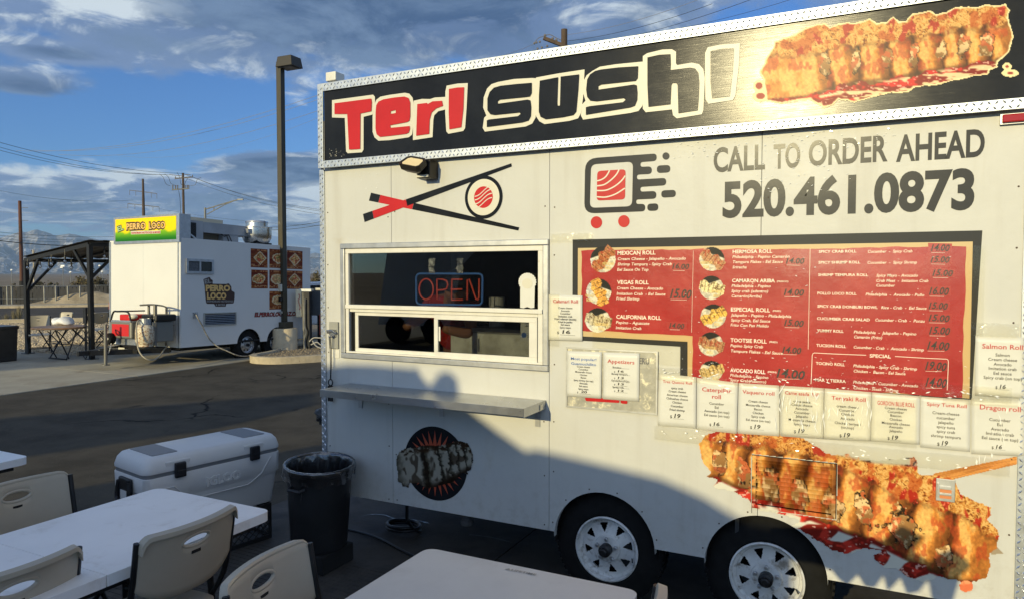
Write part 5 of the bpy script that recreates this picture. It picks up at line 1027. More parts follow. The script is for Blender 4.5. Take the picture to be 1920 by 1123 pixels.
# darker slab round the tables
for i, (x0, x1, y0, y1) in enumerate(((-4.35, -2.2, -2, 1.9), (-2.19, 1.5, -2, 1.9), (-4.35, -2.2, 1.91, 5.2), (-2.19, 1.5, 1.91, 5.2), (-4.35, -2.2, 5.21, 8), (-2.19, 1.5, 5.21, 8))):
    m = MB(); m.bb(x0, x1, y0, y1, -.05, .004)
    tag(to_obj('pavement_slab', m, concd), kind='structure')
m = MB(); rg = random.Random(3)                           # broom grooves, oil-dark strip and a crack
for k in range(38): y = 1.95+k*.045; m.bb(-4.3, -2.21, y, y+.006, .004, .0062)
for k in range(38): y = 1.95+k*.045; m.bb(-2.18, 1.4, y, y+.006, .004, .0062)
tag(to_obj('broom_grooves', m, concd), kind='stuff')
# gravel bed between the apron and the road
gbase = mat('gravel_earth', (.20, .16, .11), .95, noise=(4, .2), bump=(20, .8, .02))
gpoly = [nt_(11, -50), nt_(11, -12), (-20.3, 9.1), (-18.4, 10.05), (-16.2, 10.15), (-16.2, 16.5), (-13.2, 16.5), (-13.0, 40), nt_(32.6, 60), nt_(32.6, -50)]
gp = [(-60, -30), (-20.31, -30), (-20.31, 9.1), (-18.4, 10.06), (-16.21, 10.16), (-16.21, 16.51), (-13.2, 16.51), (-12.0, 13.2), (-8, 30), nt_(32.6, 48), nt_(32.6, -45)]
sheetpoly('gravel_bed', gp, -.002, gbase)
m = MB(); cnt = 0; tries = 0
while cnt < 15000 and tries < 90000:
    tries += 1; px = rg.uniform(-60, 215); py = 603+(680-603)*rg.random()**.8; x, y = G(px, py)
    nn = un.x*x+un.y*y
    if nn > 32.4: continue
    if x > -20.31 and y < 10.15+(0 if x > -18.4 else 0) and not (x < -18.4 and y > 9.1+(x+20.3)*.5): continue
    if x > -16.2 and y < 16.5: continue
    s = rg.uniform(.018, .042); a = rg.uniform(0, 6.28); h = s*rg.uniform(.6, 1.0)
    c, d = math.cos(a)*s, math.sin(a)*s; q = rg.uniform(.6, 1)
    m.add([(x+c, y+d, .0), (x-d*q, y+c*q, .0), (x-c, y-d, .0), (x+d*q, y-c*q, .0), (x+c*.3, y+d*.2, h), (x-c*.4, y-d*.3, h*.9)], [(0, 1, 4), (1, 5, 4), (1, 2, 5), (2, 3, 5), (3, 4, 5), (3, 0, 4)]); cnt += 1
tag(to_obj('gravel', m, mat('gravel_stone', (.46, .38, .27), .9, spec=.2, noise=(9, .45))), kind='stuff')
# road beyond, kerbs, verge
def strip(name, n0, n1, z, mt, t0=-300, t1=400, kind='structure', hh=None):
    m = MB(); k = 24
    if hh is None:
        for i in range(k+1):
            t = t0+(t1-t0)*i/k; m.v += [(*nt_(n0, t), z), (*nt_(n1, t), z)]
        m.f = [(2*i, 2*i+1, 2*i+3, 2*i+2) for i in range(k)]
    else:
        for i in range(k+1):
            t = t0+(t1-t0)*i/k; m.v += [(*nt_(n0, t), z), (*nt_(n0, t), z+hh), (*nt_(n1, t), z+hh), (*nt_(n1, t), z)]
        for i in range(k):
            for j in range(3): a = 4*i+j; m.f.append((a, a+1, a+5, a+4))
    return tag(to_obj(name, m, mt), kind=kind)
strip('road', 33.0, 46.2, .002, roadm); strip('kerb', 32.55, 32.85, .0, kerbm, hh=.14); strip('sidewalk', 46.35, 48.2, .0, kerbm, hh=.13)
# mounds of dirt on the far verge
def mound(c, rx, ry, h, seed, mt, name='dirt_mound', n=18):
    m = MB()
    for j in range(n+1):
        for i in range(n+1):
            u, v = i/n*2-1, j/n*2-1; r = math.hypot(u, v); z = max(0, 1-r)**.8*h*(.7+.6*float(fbm(np.array([u*3+seed]), np.array([v*3.]), 3, seed)[0]))
            p = Vector((c[0], c[1]))+ut*(u*rx)+un*(v*ry); m.v.append((p.x, p.y, c[2]+z-.05))
    m.f = [(j*(n+1)+i, j*(n+1)+i+1, (j+1)*(n+1)+i+1, (j+1)*(n+1)+i) for j in range(n) for i in range(n)]
    return to_obj(name, m, mt, smooth='all')
md = mat('mound_dirt', (.36, .29, .19), .95, noise=(.9, .3), bump=(6, .8, .05))
tag(mound((*nt_(50.0, -6.5), -.3), 5.2, 1.6, 1.05, 3, md), 'pale heap of dirt before the fence, seen between the patio posts', 'dirt mound')
tag(mound((*nt_(50.0, -20), -.35), 10, 1.6, .75, 5, md), 'long low bank of dirt before the fence at the left edge', 'dirt mound')
tag(mound((*nt_(50.2, 4), -.3), 7, 1.5, .55, 9, md), 'low bank of dirt before the fence, just left of the white trailer', 'dirt mound')
# weeds along the near kerb
def tuft(name, pos, h, r, n, mt, label, cat, seed, group=None):
    rg = random.Random(seed); m = MB()
    for k in range(n):
        a = rg.uniform(0, 6.28); l = h*rg.uniform(.5, 1); d = rg.uniform(.1, 1)*r; b = Vector(pos)+Vector((rg.uniform(-.05, .05), rg.uniform(-.05, .05), 0)); tip = b+Vector((math.cos(a)*d, math.sin(a)*d, l)); s = Vector((-math.sin(a), math.cos(a), 0))*.006
        mid = b.lerp(tip, .55)+Vector((0, 0, l*.12)); m.add([b-s, b+s, mid+s*.8, mid-s*.8, tip], [(0, 1, 2, 3), (3, 2, 4)])
    return tag(to_obj(name, m, mt), label, cat, group)
straw = mat('dry_grass', (.24, .20, .11), .9, noise=(3, .3))
for i, (px, py, lb) in enumerate(((36, 602, 'dry weed tuft on the kerb right of the left patio post'), (12, 603, 'thin dry weed on the kerb at the left edge'), (26, 600, 'sparse dry weed between the other two kerb weeds'))):
    x, y = G(px, py); tuft('weed', (x, y, .0), [.75, .4, .5][i], .35, 60, straw, lb, 'weed', i+2)
# hills far away, one range in two ridges
def ridge(name, prof, D, seed, mt, base=-3, depth=1400, rough=60, x0=-500, x1=1500):
    px = np.linspace(x0, x1, 340); yy = np.interp(px, [p[0] for p in prof], [p[1] for p in prof]); nr = 26; m = MB(); az_ = []
    for i, x in enumerate(px):
        d = sight(x, 512); d = d/np.linalg.norm(d[:2]); e = (512-yy[i])/FPX/np.linalg.norm(sight(x, 512)[:2])
        for j in range(nr):
            t = j/(nr-1); dist = D-depth*(1-t); H = CAM_H+e*D
            jag = (fbm(np.array([x*.05]), np.array([j*.35]), 5, seed)[0]-.5); gul = abs(fbm(np.array([x*.022+3]), np.array([j*.12]), 4, seed+2)[0]-.5)*2
            z = base+(H-base)*(t**1.45)*(1-.55*gul*math.sin(math.pi*min(1, t*1.02)))+jag*rough*(.25+.9*math.sin(math.pi*t))*(1 if t < .99 else .35)
            m.v.append((d[0]*dist, d[1]*dist, z))
    n = len(px); m.f = [(i*nr+j, i*nr+j+1, (i+1)*nr+j+1, (i+1)*nr+j) for i in range(n-1) for j in range(nr-1)]
    return tag(to_obj(name, m, mt, smooth=False, recalc=False), kind='structure')
rock = mat('mountain_rock', (.22, .20, .17), .95, spec=.1, noise=(.0035, .5), dirt=(.010, (.62, .60, .56), .52, .60))
ridge('mountains', [(-500, 440), (-60, 446), (0, 448), (12, 444), (28, 440), (40, 434), (52, 437), (62, 433), (72, 431), (82, 434), (95, 438), (104, 443), (115, 441), (130, 439), (145, 441), (160, 444), (185, 450), (220, 456), (320, 470), (430, 482), (560, 480), (583, 476), (592, 474), (603, 477), (700, 486), (1500, 480)], 6500, 4, rock, rough=120, depth=2600)
# houses and sheds of the town at the foot of the hills: far too small to pick apart
m = MB(); rg = random.Random(12)
for k in range(150):
    px = rg.uniform(-30, 215); py = rg.uniform(516, 527.5); D = rg.uniform(1600, 3200); p = P(px, py, D); s = rg.uniform(5, 16); z0 = p.z-3
    m.box((p.x, p.y, p.z), (s*rg.uniform(.8, 2.4), s, rg.uniform(3, 6)), Matrix.Rotation(rg.uniform(0, 3), 3, 'Z'))
for k in range(14):
    px = rg.uniform(583, 603); p = P(px, rg.uniform(517, 525), 2000); m.box(p, (14, 10, 6))
tag(to_obj('town', m, mat('town_walls', (.62, .60, .55), .8, noise=(.02, .4))), kind='stuff')
# ================================================================ fence, shrubs, poles, wires
FN = thing('chain_link_fence', 'long grey slatted chain-link fence with pale posts beyond the road', 'fence', (*nt_(52.4, -10), -.9))
slm = mat('fence_slat', (.055, .053, .052), .8, noise=(.8, .3)); slm2 = mat('fence_slat_olive', (.19, .17, .115), .8, noise=(2, .2)); galv = mat('galvanised', (.22, .22, .21), .5, .5, noise=(3, .2))
t = -36.0; k = 0
while t < 44:
    ln = 3.0; sm = MB(); nsl = 14
    tone = slm2 if 12 < t < 15.5 else slm
    for s in range(nsl):
        a = t+ln*(s+.08)/nsl; b = t+ln*(s+.90)/nsl; p0 = nt_(52.42, a); p1 = nt_(52.42, b); z1 = 1.02
        sm.bar((p0[0], p0[1], .06), (p1[0], p1[1], .06), .02, 1.96)
    o = to_obj('slat_bay', sm, tone, FN); pm = MB(); p0 = nt_(52.35, t); pm.cyl((*p0, -.9), (*p0, 1.15), .028, 8); to_obj('fence_post', pm, galv, FN)
    t += ln; k += 1
m = MB(); m.tube([(*nt_(52.35, -36), 1.10), (*nt_(52.35, 44), 1.10)], .022, 6); to_obj('top_rail', m, galv, FN); m = MB(); m.tube([(*nt_(52.35, -36), .30), (*nt_(52.35, 44), .30)], .014, 6); to_obj('middle_rail', m, galv, FN)
def fpost(px, lb):
    x, y = G(px, 600); d = sight(px, 545); k = 49.6/(un.x*d[0]+un.y*d[1]); p = Vector(_C+d*k); m = MB(); m.cyl((p.x, p.y, -.5), (p.x, p.y, 1.12), .045, 8)
    tag(to_obj('pipe_post', m, galv), lb, 'post')
fpost(13.5, 'pale pipe post in front of the fence at the far left'); fpost(22, 'second pale pipe post from the left before the fence'); fpost(83, 'pale pipe post before the fence behind the patio'); fpost(104.5, 'thin pipe post before the fence, right of the dark shed'); fpost(127, 'pipe post before the fence in the middle of the patio view'); fpost(150, 'pipe post before the fence beside the olive panel')
leafm = mat('desert_leaf', (.105, .085, .042), .9, noise=(.6, .35)); leafd = mat('desert_leaf_dark', (.065, .058, .030), .9, noise=(.6, .35)); bark = mat('bark', (.12, .09, .06), .9, noise=(4, .3))
def shrub(px, ytop, D, wpx, label, seed, mt, ybot=540, n=2600):
    rg = random.Random(seed); base = P(px, ybot, D); base.z = -1.0 if D > 55 else 0; top = P(px, ytop, D).z; w = wpx/FPX*D/2; R = _R
    t = thing('shrub', label, 'shrub', base); m = MB()
    for k in range(5):
        a = rg.uniform(0, 6.28); m.tube([base, base+Vector((math.cos(a)*w*.25, math.sin(a)*w*.25, (top-base.z)*.45)), base+Vector((math.cos(a)*w*.6, math.sin(a)*w*.6, (top-base.z)*.8))], [.07, .05, .02], 6)
    to_obj('trunk', m, bark, t); m = MB(); cl = [(rg.uniform(-1, 1), rg.uniform(-1, 1), rg.uniform(.1, .95), rg.uniform(.22, .42)) for k in range(20)]
    for k in range(n):
        c = rg.choice(cl); r_ = abs(rg.gauss(0, .55)); a = rg.uniform(0, 6.28); b_ = rg.uniform(-1, 1); cc = math.sqrt(max(0, 1-b_*b_))
        hh = (top-base.z); env = math.sqrt(max(0.05, 1-min(1, abs(c[0]))**2.2))
        p = base+Vector(_R)*(w*(c[0]*.8+c[3]*r_*cc*math.cos(a)))+Vector(_F0)*(w*.7*(c[1]*.8+c[3]*r_*cc*math.sin(a)))+Vector((0, 0, hh*min(1.02, c[2]*env*.85+.15*r_*b_+.08)))
        s = rg.uniform(.05, .11)*D/60; u = Vector((rg.gauss(0, 1), rg.gauss(0, 1), rg.gauss(0, 1))).normalized(); v = u.orthogonal().normalized(); m.add([p-u*s, p+v*s*.6, p+u*s, p-v*s*.6], [(0, 1, 2, 3)])
    to_obj('crown', m, mt, t, recalc=False)
shrub(185, 511, 62, 90, 'broad brown-green desert tree behind the fence, left of the white trailer', 1, leafm, n=4200)
shrub(150, 518, 60, 46, 'lower brown shrub behind the fence, left of the broad desert tree', 2, leafm)
shrub(122, 525, 70, 50, 'low olive shrub behind the fence under the tall floodlight mast', 3, leafm)
shrub(68, 524, 66, 40, 'dark scrubby bush behind the pale wooden utility pole', 4, leafd)
shrub(12, 529, 60, 46, 'low dark bush behind the fence at the left edge', 5, leafd, n=1500)
shrub(35, 531, 64, 40, 'small bush at the foot of the rust brown pole', 6, leafd, n=1200)
shrub(592, 509, 52, 34, 'brown-green tree seen in the gap between the two trailers', 7, leafm, ybot=560)
shrub(98, 528, 75, 30, 'small bush right of the dark scrubby bush', 8, leafd, n=900)
SHD = thing('shed', 'flat dark roofed shed behind the chain-link fence', 'shed', P(112, 545, 55)); p = P(112, 543, 55)
m = MB(); m.box((p.x, p.y, -.1), (2.8, 2.2, 1.7), Matrix.Rotation(.8, 3, 'Z')); to_obj('shed_wall', m, slm, SHD); m = MB(); m.box((p.x, p.y, .80), (3.1, 2.5, .09), Matrix.Rotation(.8, 3, 'Z')); to_obj('shed_roof', m, dblack, SHD)
rust = mat('rust_steel', (.115, .045, .026), .8, noise=(.6, .3, (3, 3, .4)), dirt=(1.2, (.05, .03, .022), .5, .7)); wood = mat('dark_pole_wood', (.085, .058, .040), .85, noise=(1.5, .3, (4, 4, .3))); woodp = mat('pale_pole_wood', (.46, .40, .30), .85, noise=(2, .2)); ins = mat('insulator', (.16, .15, .15), .4)
def pole(name, label, px, ytop, D, r0, r1, mt, base=-1.2, ybase=560):
    b = P(px, ybase, D); t = P(px, ytop, D); bx_, by_ = t.x, t.y; T = thing(name, label, 'utility pole', (bx_, by_, base)); m = MB(); m.cyl((bx_, by_, base), (bx_, by_, t.z), r0, 12, r1); to_obj('pole_shaft', m, mt, T, smooth=True); return T, Vector((bx_, by_, t.z))
Rv = Vector(_R); Fv = Vector(_F0)
T, tp = pole('utility_pole', 'tall rust brown steel pole at the left behind the fence', 37, 377, 62, .17, .13, rust)
m = MB(); m.cyl((tp.x, tp.y, -1.2), (tp.x, tp.y, 1.2), .20, 12); to_obj('pole_sleeve', m, mat('tar_sleeve', (.02, .019, .018), .9), T)
m = MB()
for zz in (-.6, -1.7): m.tube([Vector((tp.x, tp.y, tp.z+zz)), Vector((tp.x, tp.y, tp.z+zz))+Rv*.7], .02, 6)
to_obj('bracket', m, ins, T)
T, tp = pole('utility_pole', 'brown steel monopole with three thin crossarms above the yellow sign', 268, 336, 105, .38, .14, wood, base=-2)
arms = []
for k, py in enumerate((360, 385, 420)):
    z = P(268, py, 105).z; m = MB(); a = Vector((tp.x, tp.y, z)); L_ = (2.0, 2.3, 2.3)[k]; m.tube([a-Rv*L_+Vector((0, 0, .22)), a, a+Rv*L_-Vector((0, 0, .28))], .05, 6)
    for s in (-1, -.55, .6, 1): q = a+Rv*L_*s+Vector((0, 0, -.25*s)); m.tube([q, q-Vector((0, 0, .75))], .028, 6); arms.append(q-Vector((0, 0, .75)))
    to_obj('crossarm', m, ins, T)
T, tp = pole('utility_pole', 'dark wooden pole with crossarms and switch gear behind the far trailer', 343, 325, 80, .15, .12, wood, base=-1.5)
pz = lambda x, y, D=80: P(x, y, D)
m = MB(); m.tube([pz(328, 335.5), pz(361, 332.5)], .07, 6); m.tube([pz(318, 328), pz(344, 331)], .035, 6); m.tube([pz(343, 327), pz(357, 328.5)], .04, 6)
for x, y in ((329, 335), (361, 332)): m.cyl(pz(x, y), pz(x, y-3.5), .05, 6)
to_obj('crossarm', m, ins, T)
m = MB(); m.tube([pz(322.5, 356.5), pz(354, 354)], .07, 6); to_obj('lower_crossarm', m, galv, T)
for x in (324, 329, 333, 347, 351, 354): m = MB(); m.cyl(pz(x, 355), pz(x, 349), .06, 6); m.sphere(pz(x, 349), .09, 6, 4); to_obj('switch', m, ins, T)
m = MB()
for q in ([(299, 327), (306, 333), (311, 345), (319, 349)], [(309, 327), (316, 333), (320, 344), (328, 348)], [(332, 324), (337, 334), (339, 345), (343, 348)], [(377, 333.5), (370, 337), (366, 347), (357, 348.5)], [(352, 336), (348, 341), (346, 350)]): m.tube(smooth_path([pz(x, y) for x, y in q], 4), .022, 5)
m.tube([pz(335, 358), pz(337.5, 372), pz(339, 402)], .025, 5); to_obj('jumper_cable', m, plasb, T)
T, tp = pole('utility_pole', 'short pale wooden pole beyond the fence, seen through the patio', 62.5, 469, 70, .085, .07, woodp)
m = MB(); a = tp-Vector((0, 0, .15)); m.tube([a-Rv*.2, a+Rv*.2], .03, 6); m.tube([a-Rv*.2, a-Rv*.2+Vector((0, 0, .15))], .04, 6); to_obj('crossarm', m, ins, T); m = MB(); m.tube([a-Vector((0, 0, .1)), a+Rv*.28-Vector((0, 0, .25)), a+Rv*.5-Vector((0, 0, .1))], .02, 5); to_obj('service_drop', m, plasb, T)
# pole behind the sushi trailer
T, tp = pole('utility_pole', 'thick dark pole top with a slanting crossarm rising behind the sushi trailer', 1058, 56, 33, .16, .145, wood, base=-.5)
pz = lambda x, y, D=33: P(x, y, D)
m = MB(); m.bar(pz(1019, 72), pz(1066, 90), .13, .15); to_obj('crossarm', m, wood, T)
m = MB()
for x, y in ((1022, 72), (1036, 78), (1043, 81)): m.cyl(pz(x, y), pz(x, y-5), .045, 8); m.sphere(pz(x, y-5), .065, 8, 5)
m.tube(smooth_path([pz(1022, 67), pz(1032, 66), pz(1041, 71), pz(1052, 76)], 4), .018, 5); m.tube(smooth_path([pz(1000, 83), pz(1010, 72), pz(1022, 68)], 4), .015, 5)
for x, y in ((1002, 82), (1006, 80.5), (1012, 79), (1008, 92), (1016, 90), (1026, 87)): m.sphere(pz(x, y), .055, 8, 5)
to_obj('insulators', m, ins, T)
# street light arm over the far trailer
T = thing('street_lamp', 'slim pale street lamp with a long braced arm above the far trailer', 'street lamp', (*P(384.5, 480, 42).to_2d(), 0)); pz = lambda x, y, D=42: P(x, y, D)
a = pz(384.5, 390); m = MB(); m.cyl((a.x, a.y, 0), a, .075, 10, .06); to_obj('pole_shaft', m, galv, T); m = MB(); m.tube([pz(384.5, 393), pz(440, 376.5), pz(449, 374.5)], .035, 6); m.tube([pz(388, 402.5), pz(420, 385), pz(438, 377.5)], .028, 6); m.tube([pz(401, 387.5), pz(401, 395)], .03, 6); to_obj('arm', m, galv, T)
m = MB(); m.box(pz(451, 374.6), (.32, .14, .06), Matrix.Rotation(YAW, 3, 'Z')); to_obj('lamp_head', m, galv, T)
# far floodlight masts
for i, (px, yt, D, lb) in enumerate(((118, 499, 190, 'tallest floodlight mast far off, in the middle of the patio opening'), (132.5, 510, 260, 'small floodlight mast right of the tallest one'), (22, 506, 260, 'thin far mast at the left, between the fence and the rust pole'), (187, 498, 230, 'far mast with a small light near the white trailer'), (192, 509, 300, 'faint far mast just left of the white trailer'))):
    T = thing('floodlight_mast', lb, 'floodlight mast', (*P(px, 530, D).to_2d(), -2)); a = P(px, yt, D); m = MB(); m.cyl((a.x, a.y, -2), a, .10*D/190, 6); to_obj('mast', m, galv, T)
    m = MB(); w = .9*D/190*(1.1 if i == 0 else .5); m.box(a, (w, .4, w*.45), Matrix.Rotation(YAW, 3, 'Z')); m.box(a+Vector((-w*.5, 0, -w*.4)), (w*.7, .4, w*.3), Matrix.Rotation(YAW, 3, 'Z')); to_obj('light_bank', m, mat('lamp_white', (.85, .86, .88), .3), T)
# wires
wirem = mat('wire', (.03, .03, .035), .6); wirep = mat('pale_wire', (.42, .42, .44), .45, .6)
wl = [('dark power line crossing the upper left sky, topmost of three', (-20, 262, 60), (343, 326, 80), .6, .020, wirem), ('dark power line crossing the left sky, middle of three', (-20, 271, 60), (318, 328.5, 80), .6, .018, wirem), ('dark power line crossing the left sky, lowest of three', (-20, 277, 60), (309, 328, 80), .6, .018, wirem),
      ('dark power line running right from the wooden pole, upper', (343, 326, 80), (603, 394, 66), .5, .016, wirem), ('dark power line running right from the wooden pole, middle', (361, 332, 80), (612, 398, 66), .5, .016, wirem), ('dark power line running right from the wooden pole, lower', (350, 335, 80), (612, 404, 66), .5, .016, wirem),
      ('pale wire rising to the right across the blue sky, upper', (30, 283, 90), (600, 178, 60), 1.5, .020, wirep), ('pale wire rising to the right across the blue sky, second', (60, 282, 90), (612, 182, 60), 1.5, .018, wirep), ('pale wire rising to the right, third, meeting the banner corner', (110, 290, 90), (620, 200, 60), 1.5, .018, wirep), ('faint pale wire below the three rising wires', (220, 292, 90), (620, 212, 60), 1.5, .010, wirep),
      ('dark line low at the left passing the rust pole', (-20, 354, 80), (250, 376, 90), .6, .014, wirem), ('line over the mountains, upper, left of the yellow sign', (-20, 434, 60), (230, 444, 70), .2, .014, wirem), ('line over the mountains, middle, left of the yellow sign', (-20, 440, 60), (230, 451, 70), .2, .014, wirem), ('line over the mountains, third, left of the yellow sign', (-20, 447, 60), (230, 453, 70), .2, .012, wirem), ('thick cable over the mountains sagging to the patio roof', (-20, 449, 55), (160, 461, 60), .15, .035, wirem),
      ('wire right of the lamp post, upper, rising to the trailer corner', (500, 427, 50), (612, 414, 50), .1, .016, wirem), ('wire right of the lamp post, lower, rising to the trailer corner', (506, 432, 50), (612, 420, 50), .1, .016, wirem), ('single level wire in the gap between the trailers', (560, 484, 60), (625, 484, 60), 0, .012, wirem),
      ('wire from the pole behind the sushi trailer, upper left', (880, 115, 30), (1003, 82, 33), .15, .009, wirep), ('wire from the pole behind the sushi trailer, lower left', (860, 130, 30), (1008, 92, 33), .15, .009, wirep), ('wire rising right from the pole behind the sushi trailer, upper', (1062, 66, 33), (1330, -8, 26), .2, .009, wirep), ('wire rising right from the pole behind the sushi trailer, middle', (1060, 78, 33), (1335, 8, 26), .2, .009, wirem), ('wire rising right from the pole behind the sushi trailer, lower', (1100, 85, 33), (1440, -12, 24), .2, .009, wirem), ('lowest wire rising right above the banner', (1170, 70, 33), (1520, -12, 24), .2, .007, wirem),
      ('faint wire from the crossarms to the left sky', (0, 398, 100), (262, 386, 104), .5, .014, wirep), ('faint wire passing behind the wooden pole', (270, 386, 104), (603, 424, 80), .5, .012, wirem)]
for lb, a, b, sg, r_, mt in wl:
    m = MB(); m.tube(curve_pts(P(*a), P(*b), sg, 14), r_, 5, caps=False); tag(to_obj('power_line', m, mt, smooth='all'), lb, 'power line', 'overhead wires')
# ================================================================ the far trailer with the yellow sign
_yw, _pt, _rl = .011, -.025, -.007
_ey = Vector((math.sin(_yw)*math.cos(_pt), math.cos(_yw)*math.cos(_pt), math.sin(_pt))); _ex0 = Vector((-math.cos(_yw), math.sin(_yw), 0)); _ez0 = _ey.cross(_ex0).normalized()
if _ez0.z < 0: _ez0 = -_ez0
_ex = _ex0*math.cos(_rl)+_ez0*math.sin(_rl); _ez = _ez0*math.cos(_rl)-_ex0*math.sin(_rl)
Q0 = Vector((-12.485, 9.897, .392)); MQ = Matrix((-_ex, _ey, _ez)).transposed().to_4x4(); MQ.translation = Q0; MQi = MQ.inverted()
PW, PL, PH = 2.3, 3.68, 2.186
def q2w(x, y, z): return tuple(MQ @ Vector((x, y, z)))
def hit(px, py, axis, off):
    o = MQi @ Vector(_C); d = MQi.to_3x3() @ Vector(sight(px, py)); t = (off-o[axis])/d[axis]; return o+d*t
def SD(px, py, off=0): p = hit(px, py, 0, off); return p.y, p.z
def FD(px, py, off=0): p = hit(px, py, 1, off); return p.x, p.z
PT = thing('food_trailer', 'smaller white food trailer with a yellow and green EL PERRO LOCO roof sign', 'food trailer', tuple(Q0-_ez*.39))
class LB(MB):      # builder in the trailer's own frame
    def world(s): s.v = [q2w(*v) for v in s.v]; return s
def lp(name, m, mt, parent=PT, **k): return to_obj(name, m.world(), mt, parent, **k)
pw = mat('far_trailer_white', (.70, .695, .665), .42, noise=(.8, .03), bump=(1.2, .15, .02), dirt=(1.8, (.66, .63, .56), .6, .85)); 
m = LB(); m.bb(-PW+.06, -PW/2-.0015-.02, -.012, 0, .0, PH); lp('front_panel', m, pw); m = LB(); m.bb(-PW/2+.0015-.02, -.13, -.012, 0, .0, PH); lp('front_panel', m, pw)
# side with two wheel arches
y1c, z1c = SD(467, 642); AR2 = .335; arx = [(y1c, z1c-.02), (y1c+.86, z1c-.02)]
side = [(0, 0)]
for (c, cz) in arx:
    a0 = math.degrees(math.asin(max(-1, min(1, -cz/AR2)))); pts = [(c+AR2*math.cos(math.radians(a)), max(0, cz+AR2*math.sin(math.radians(a)))) for a in np.linspace(180-a0, a0, 24)]; side += pts
side += [(PL, 0), (PL, PH), (0, PH)]
m = LB(); m.flat([side], lambda u, v: (0, u, v), lambda u, v: (-.02, u, v)); lp('side_panel', m, pw)
m = LB(); m.bb(-PW, -PW+.02, 0, PL, 0, PH); m.bb(-PW+.021, -.021, PL-.02, PL, 0, PH); lp('rear_panel', m, pw); m = LB(); m.bb(-PW, 0, .001, PL, PH+.001, PH+.03); lp('roof', m, pw); m = LB(); m.bb(-PW+.02, -.022, .01, PL-.02, .02, .06); lp('floor_pan', m, under)
m = LB(); m.bb(-PW, -PW+.058, -.016, 0, 0, PH); lp('corner_trim', m, alud)
m = LB(); m.bb(-.128, -.092, -.018, -.001, 0, PH); m.bb(-.052, -.002, -.016, -.001, 0, PH); lp('corner_trim', m, pw)
m = LB(); m.bb(-.091, -.053, -.012, -.001, 0, PH)
for k in range(90): m.bb(-.090, -.054, -.0165, -.0121, .01+k*.0242, .02+k*.0242)
lp('corner_trim', m, alud)
m = LB(); m.bb(-.0025, .0015, .0, PL, PH-.02, PH+.034); lp('roof_edge', m, pw)
for (c, cz) in arx:
    m = LB(); pts = [(c+(AR2+.01)*math.cos(math.radians(a)), cz+(AR2+.01)*math.sin(math.radians(a))) for a in range(-10, 191, 10)]
    for i in range(len(pts)-1): m.add([(-.021, *pts[i]), (-.021, *pts[i+1]), (-.38, *pts[i+1]), (-.38, *pts[i])], [(0, 1, 2, 3)])
    m.flat([pts], lambda u, v: (-.381, u, v)); lp('wheel_well', m, under)
    wheel(0, 0, 0, PT, R=.345, rr=.185, face=alud, mapf=lambda v, c=c, cz=cz: q2w(-.06-v[1], c-v[0]*-1, cz-.03+v[2]), rot0=.3)
m = LB(); m.bb(-PW+.2, -.3, .2, PL-.1, -.09, .015); lp('chassis', m, under)
# sign on the roof edge
sgx0, sgz1 = FD(216, 407, -.05); sgx1, _ = FD(330, 405, -.05); _, sgz0 = FD(216, 450, -.05); sgz0 = FD(330, 449, -.05)[1]; sgz1 = FD(330, 405, -.05)[1]
SG = thing_part('roof_sign', PT); SG['label'] = 'yellow and green sign box reading EL PERRO LOCO'
m = LB(); m.bb(sgx0-.06, -.001, -.045, .22, sgz0-.055, sgz1+.045); m.world(); to_obj('sign_box', m, alud, SG)
m = LB(); gy = 16; 
SGW, SGH = sgx1-sgx0, sgz1-sgz0
def signfn(u, v):   # u,v in 0..1, v up
    n_ = fbm(u*30, v*6, 3, 5); e = .40+.05*np.sin(u*26)+.05*(n_-.5)*2; c = mixa((.10, .42, .10), (.45, .68, .12), sstep(.0, .38, v)); c = mixa(c, (1.0, .84, .05), sstep(-.07, .07, v-e)); return c
nu, nv = 80, 24; U, V_ = np.meshgrid(np.linspace(0, 1, nu), np.linspace(0, 1, nv)); col = signfn(U.ravel(), V_.ravel()); m = LB(); m.v = [(sgx0+SGW*a, -.047, sgz0+SGH*b) for a, b in zip(U.ravel(), V_.ravel())]; m.f = [(j*nu+i, j*nu+i+1, (j+1)*nu+i+1, (j+1)*nu+i) for j in range(nv-1) for i in range(nu-1)]; m.world()
o = to_obj('sign_face', m, vcol, SG, recalc=False); at = o.data.color_attributes.new('col', 'FLOAT_COLOR', 'POINT'); at.data.foreach_set('color', np.concatenate([lin(col), np.ones((len(col), 1))], 1).astype(np.float32).ravel())
vE = view(180, 380, 8.0)
def ltext(m, s, p0, p1, cap, plane, off, bold, ital=0.0, stretch=0):
    """text between two photograph points on the front ('F') or side ('S') plane of the trailer"""
    f = FD if plane == 'F' else SD; a = f(*p0, off); b = f(*p1, off); c = f(p0[0], p0[1]-cap, off); V, F = text2d(s, 0, 0, math.hypot(b[0]-a[0], b[1]-a[1]), c[1]-a[1], bold, ital); t = math.atan2(b[1]-a[1], b[0]-a[0])
    for x, z in V:
        X, Z_ = a[0]+x*math.cos(t)-z*math.sin(t), a[1]+x*math.sin(t)+z*math.cos(t); m.v.append((X, off, Z_) if plane == 'F' else (off, X, Z_))
    n = len(m.v)-len(V); m.f += [tuple(i+n for i in q) for q in F]
gold = mat('gold_lettering', (.80, .50, .16), .45); brownk = mat('brown_outline', (.05, .02, .012), .5); lgrn = mat('pale_green_ink', (.35, .55, .25), .5)
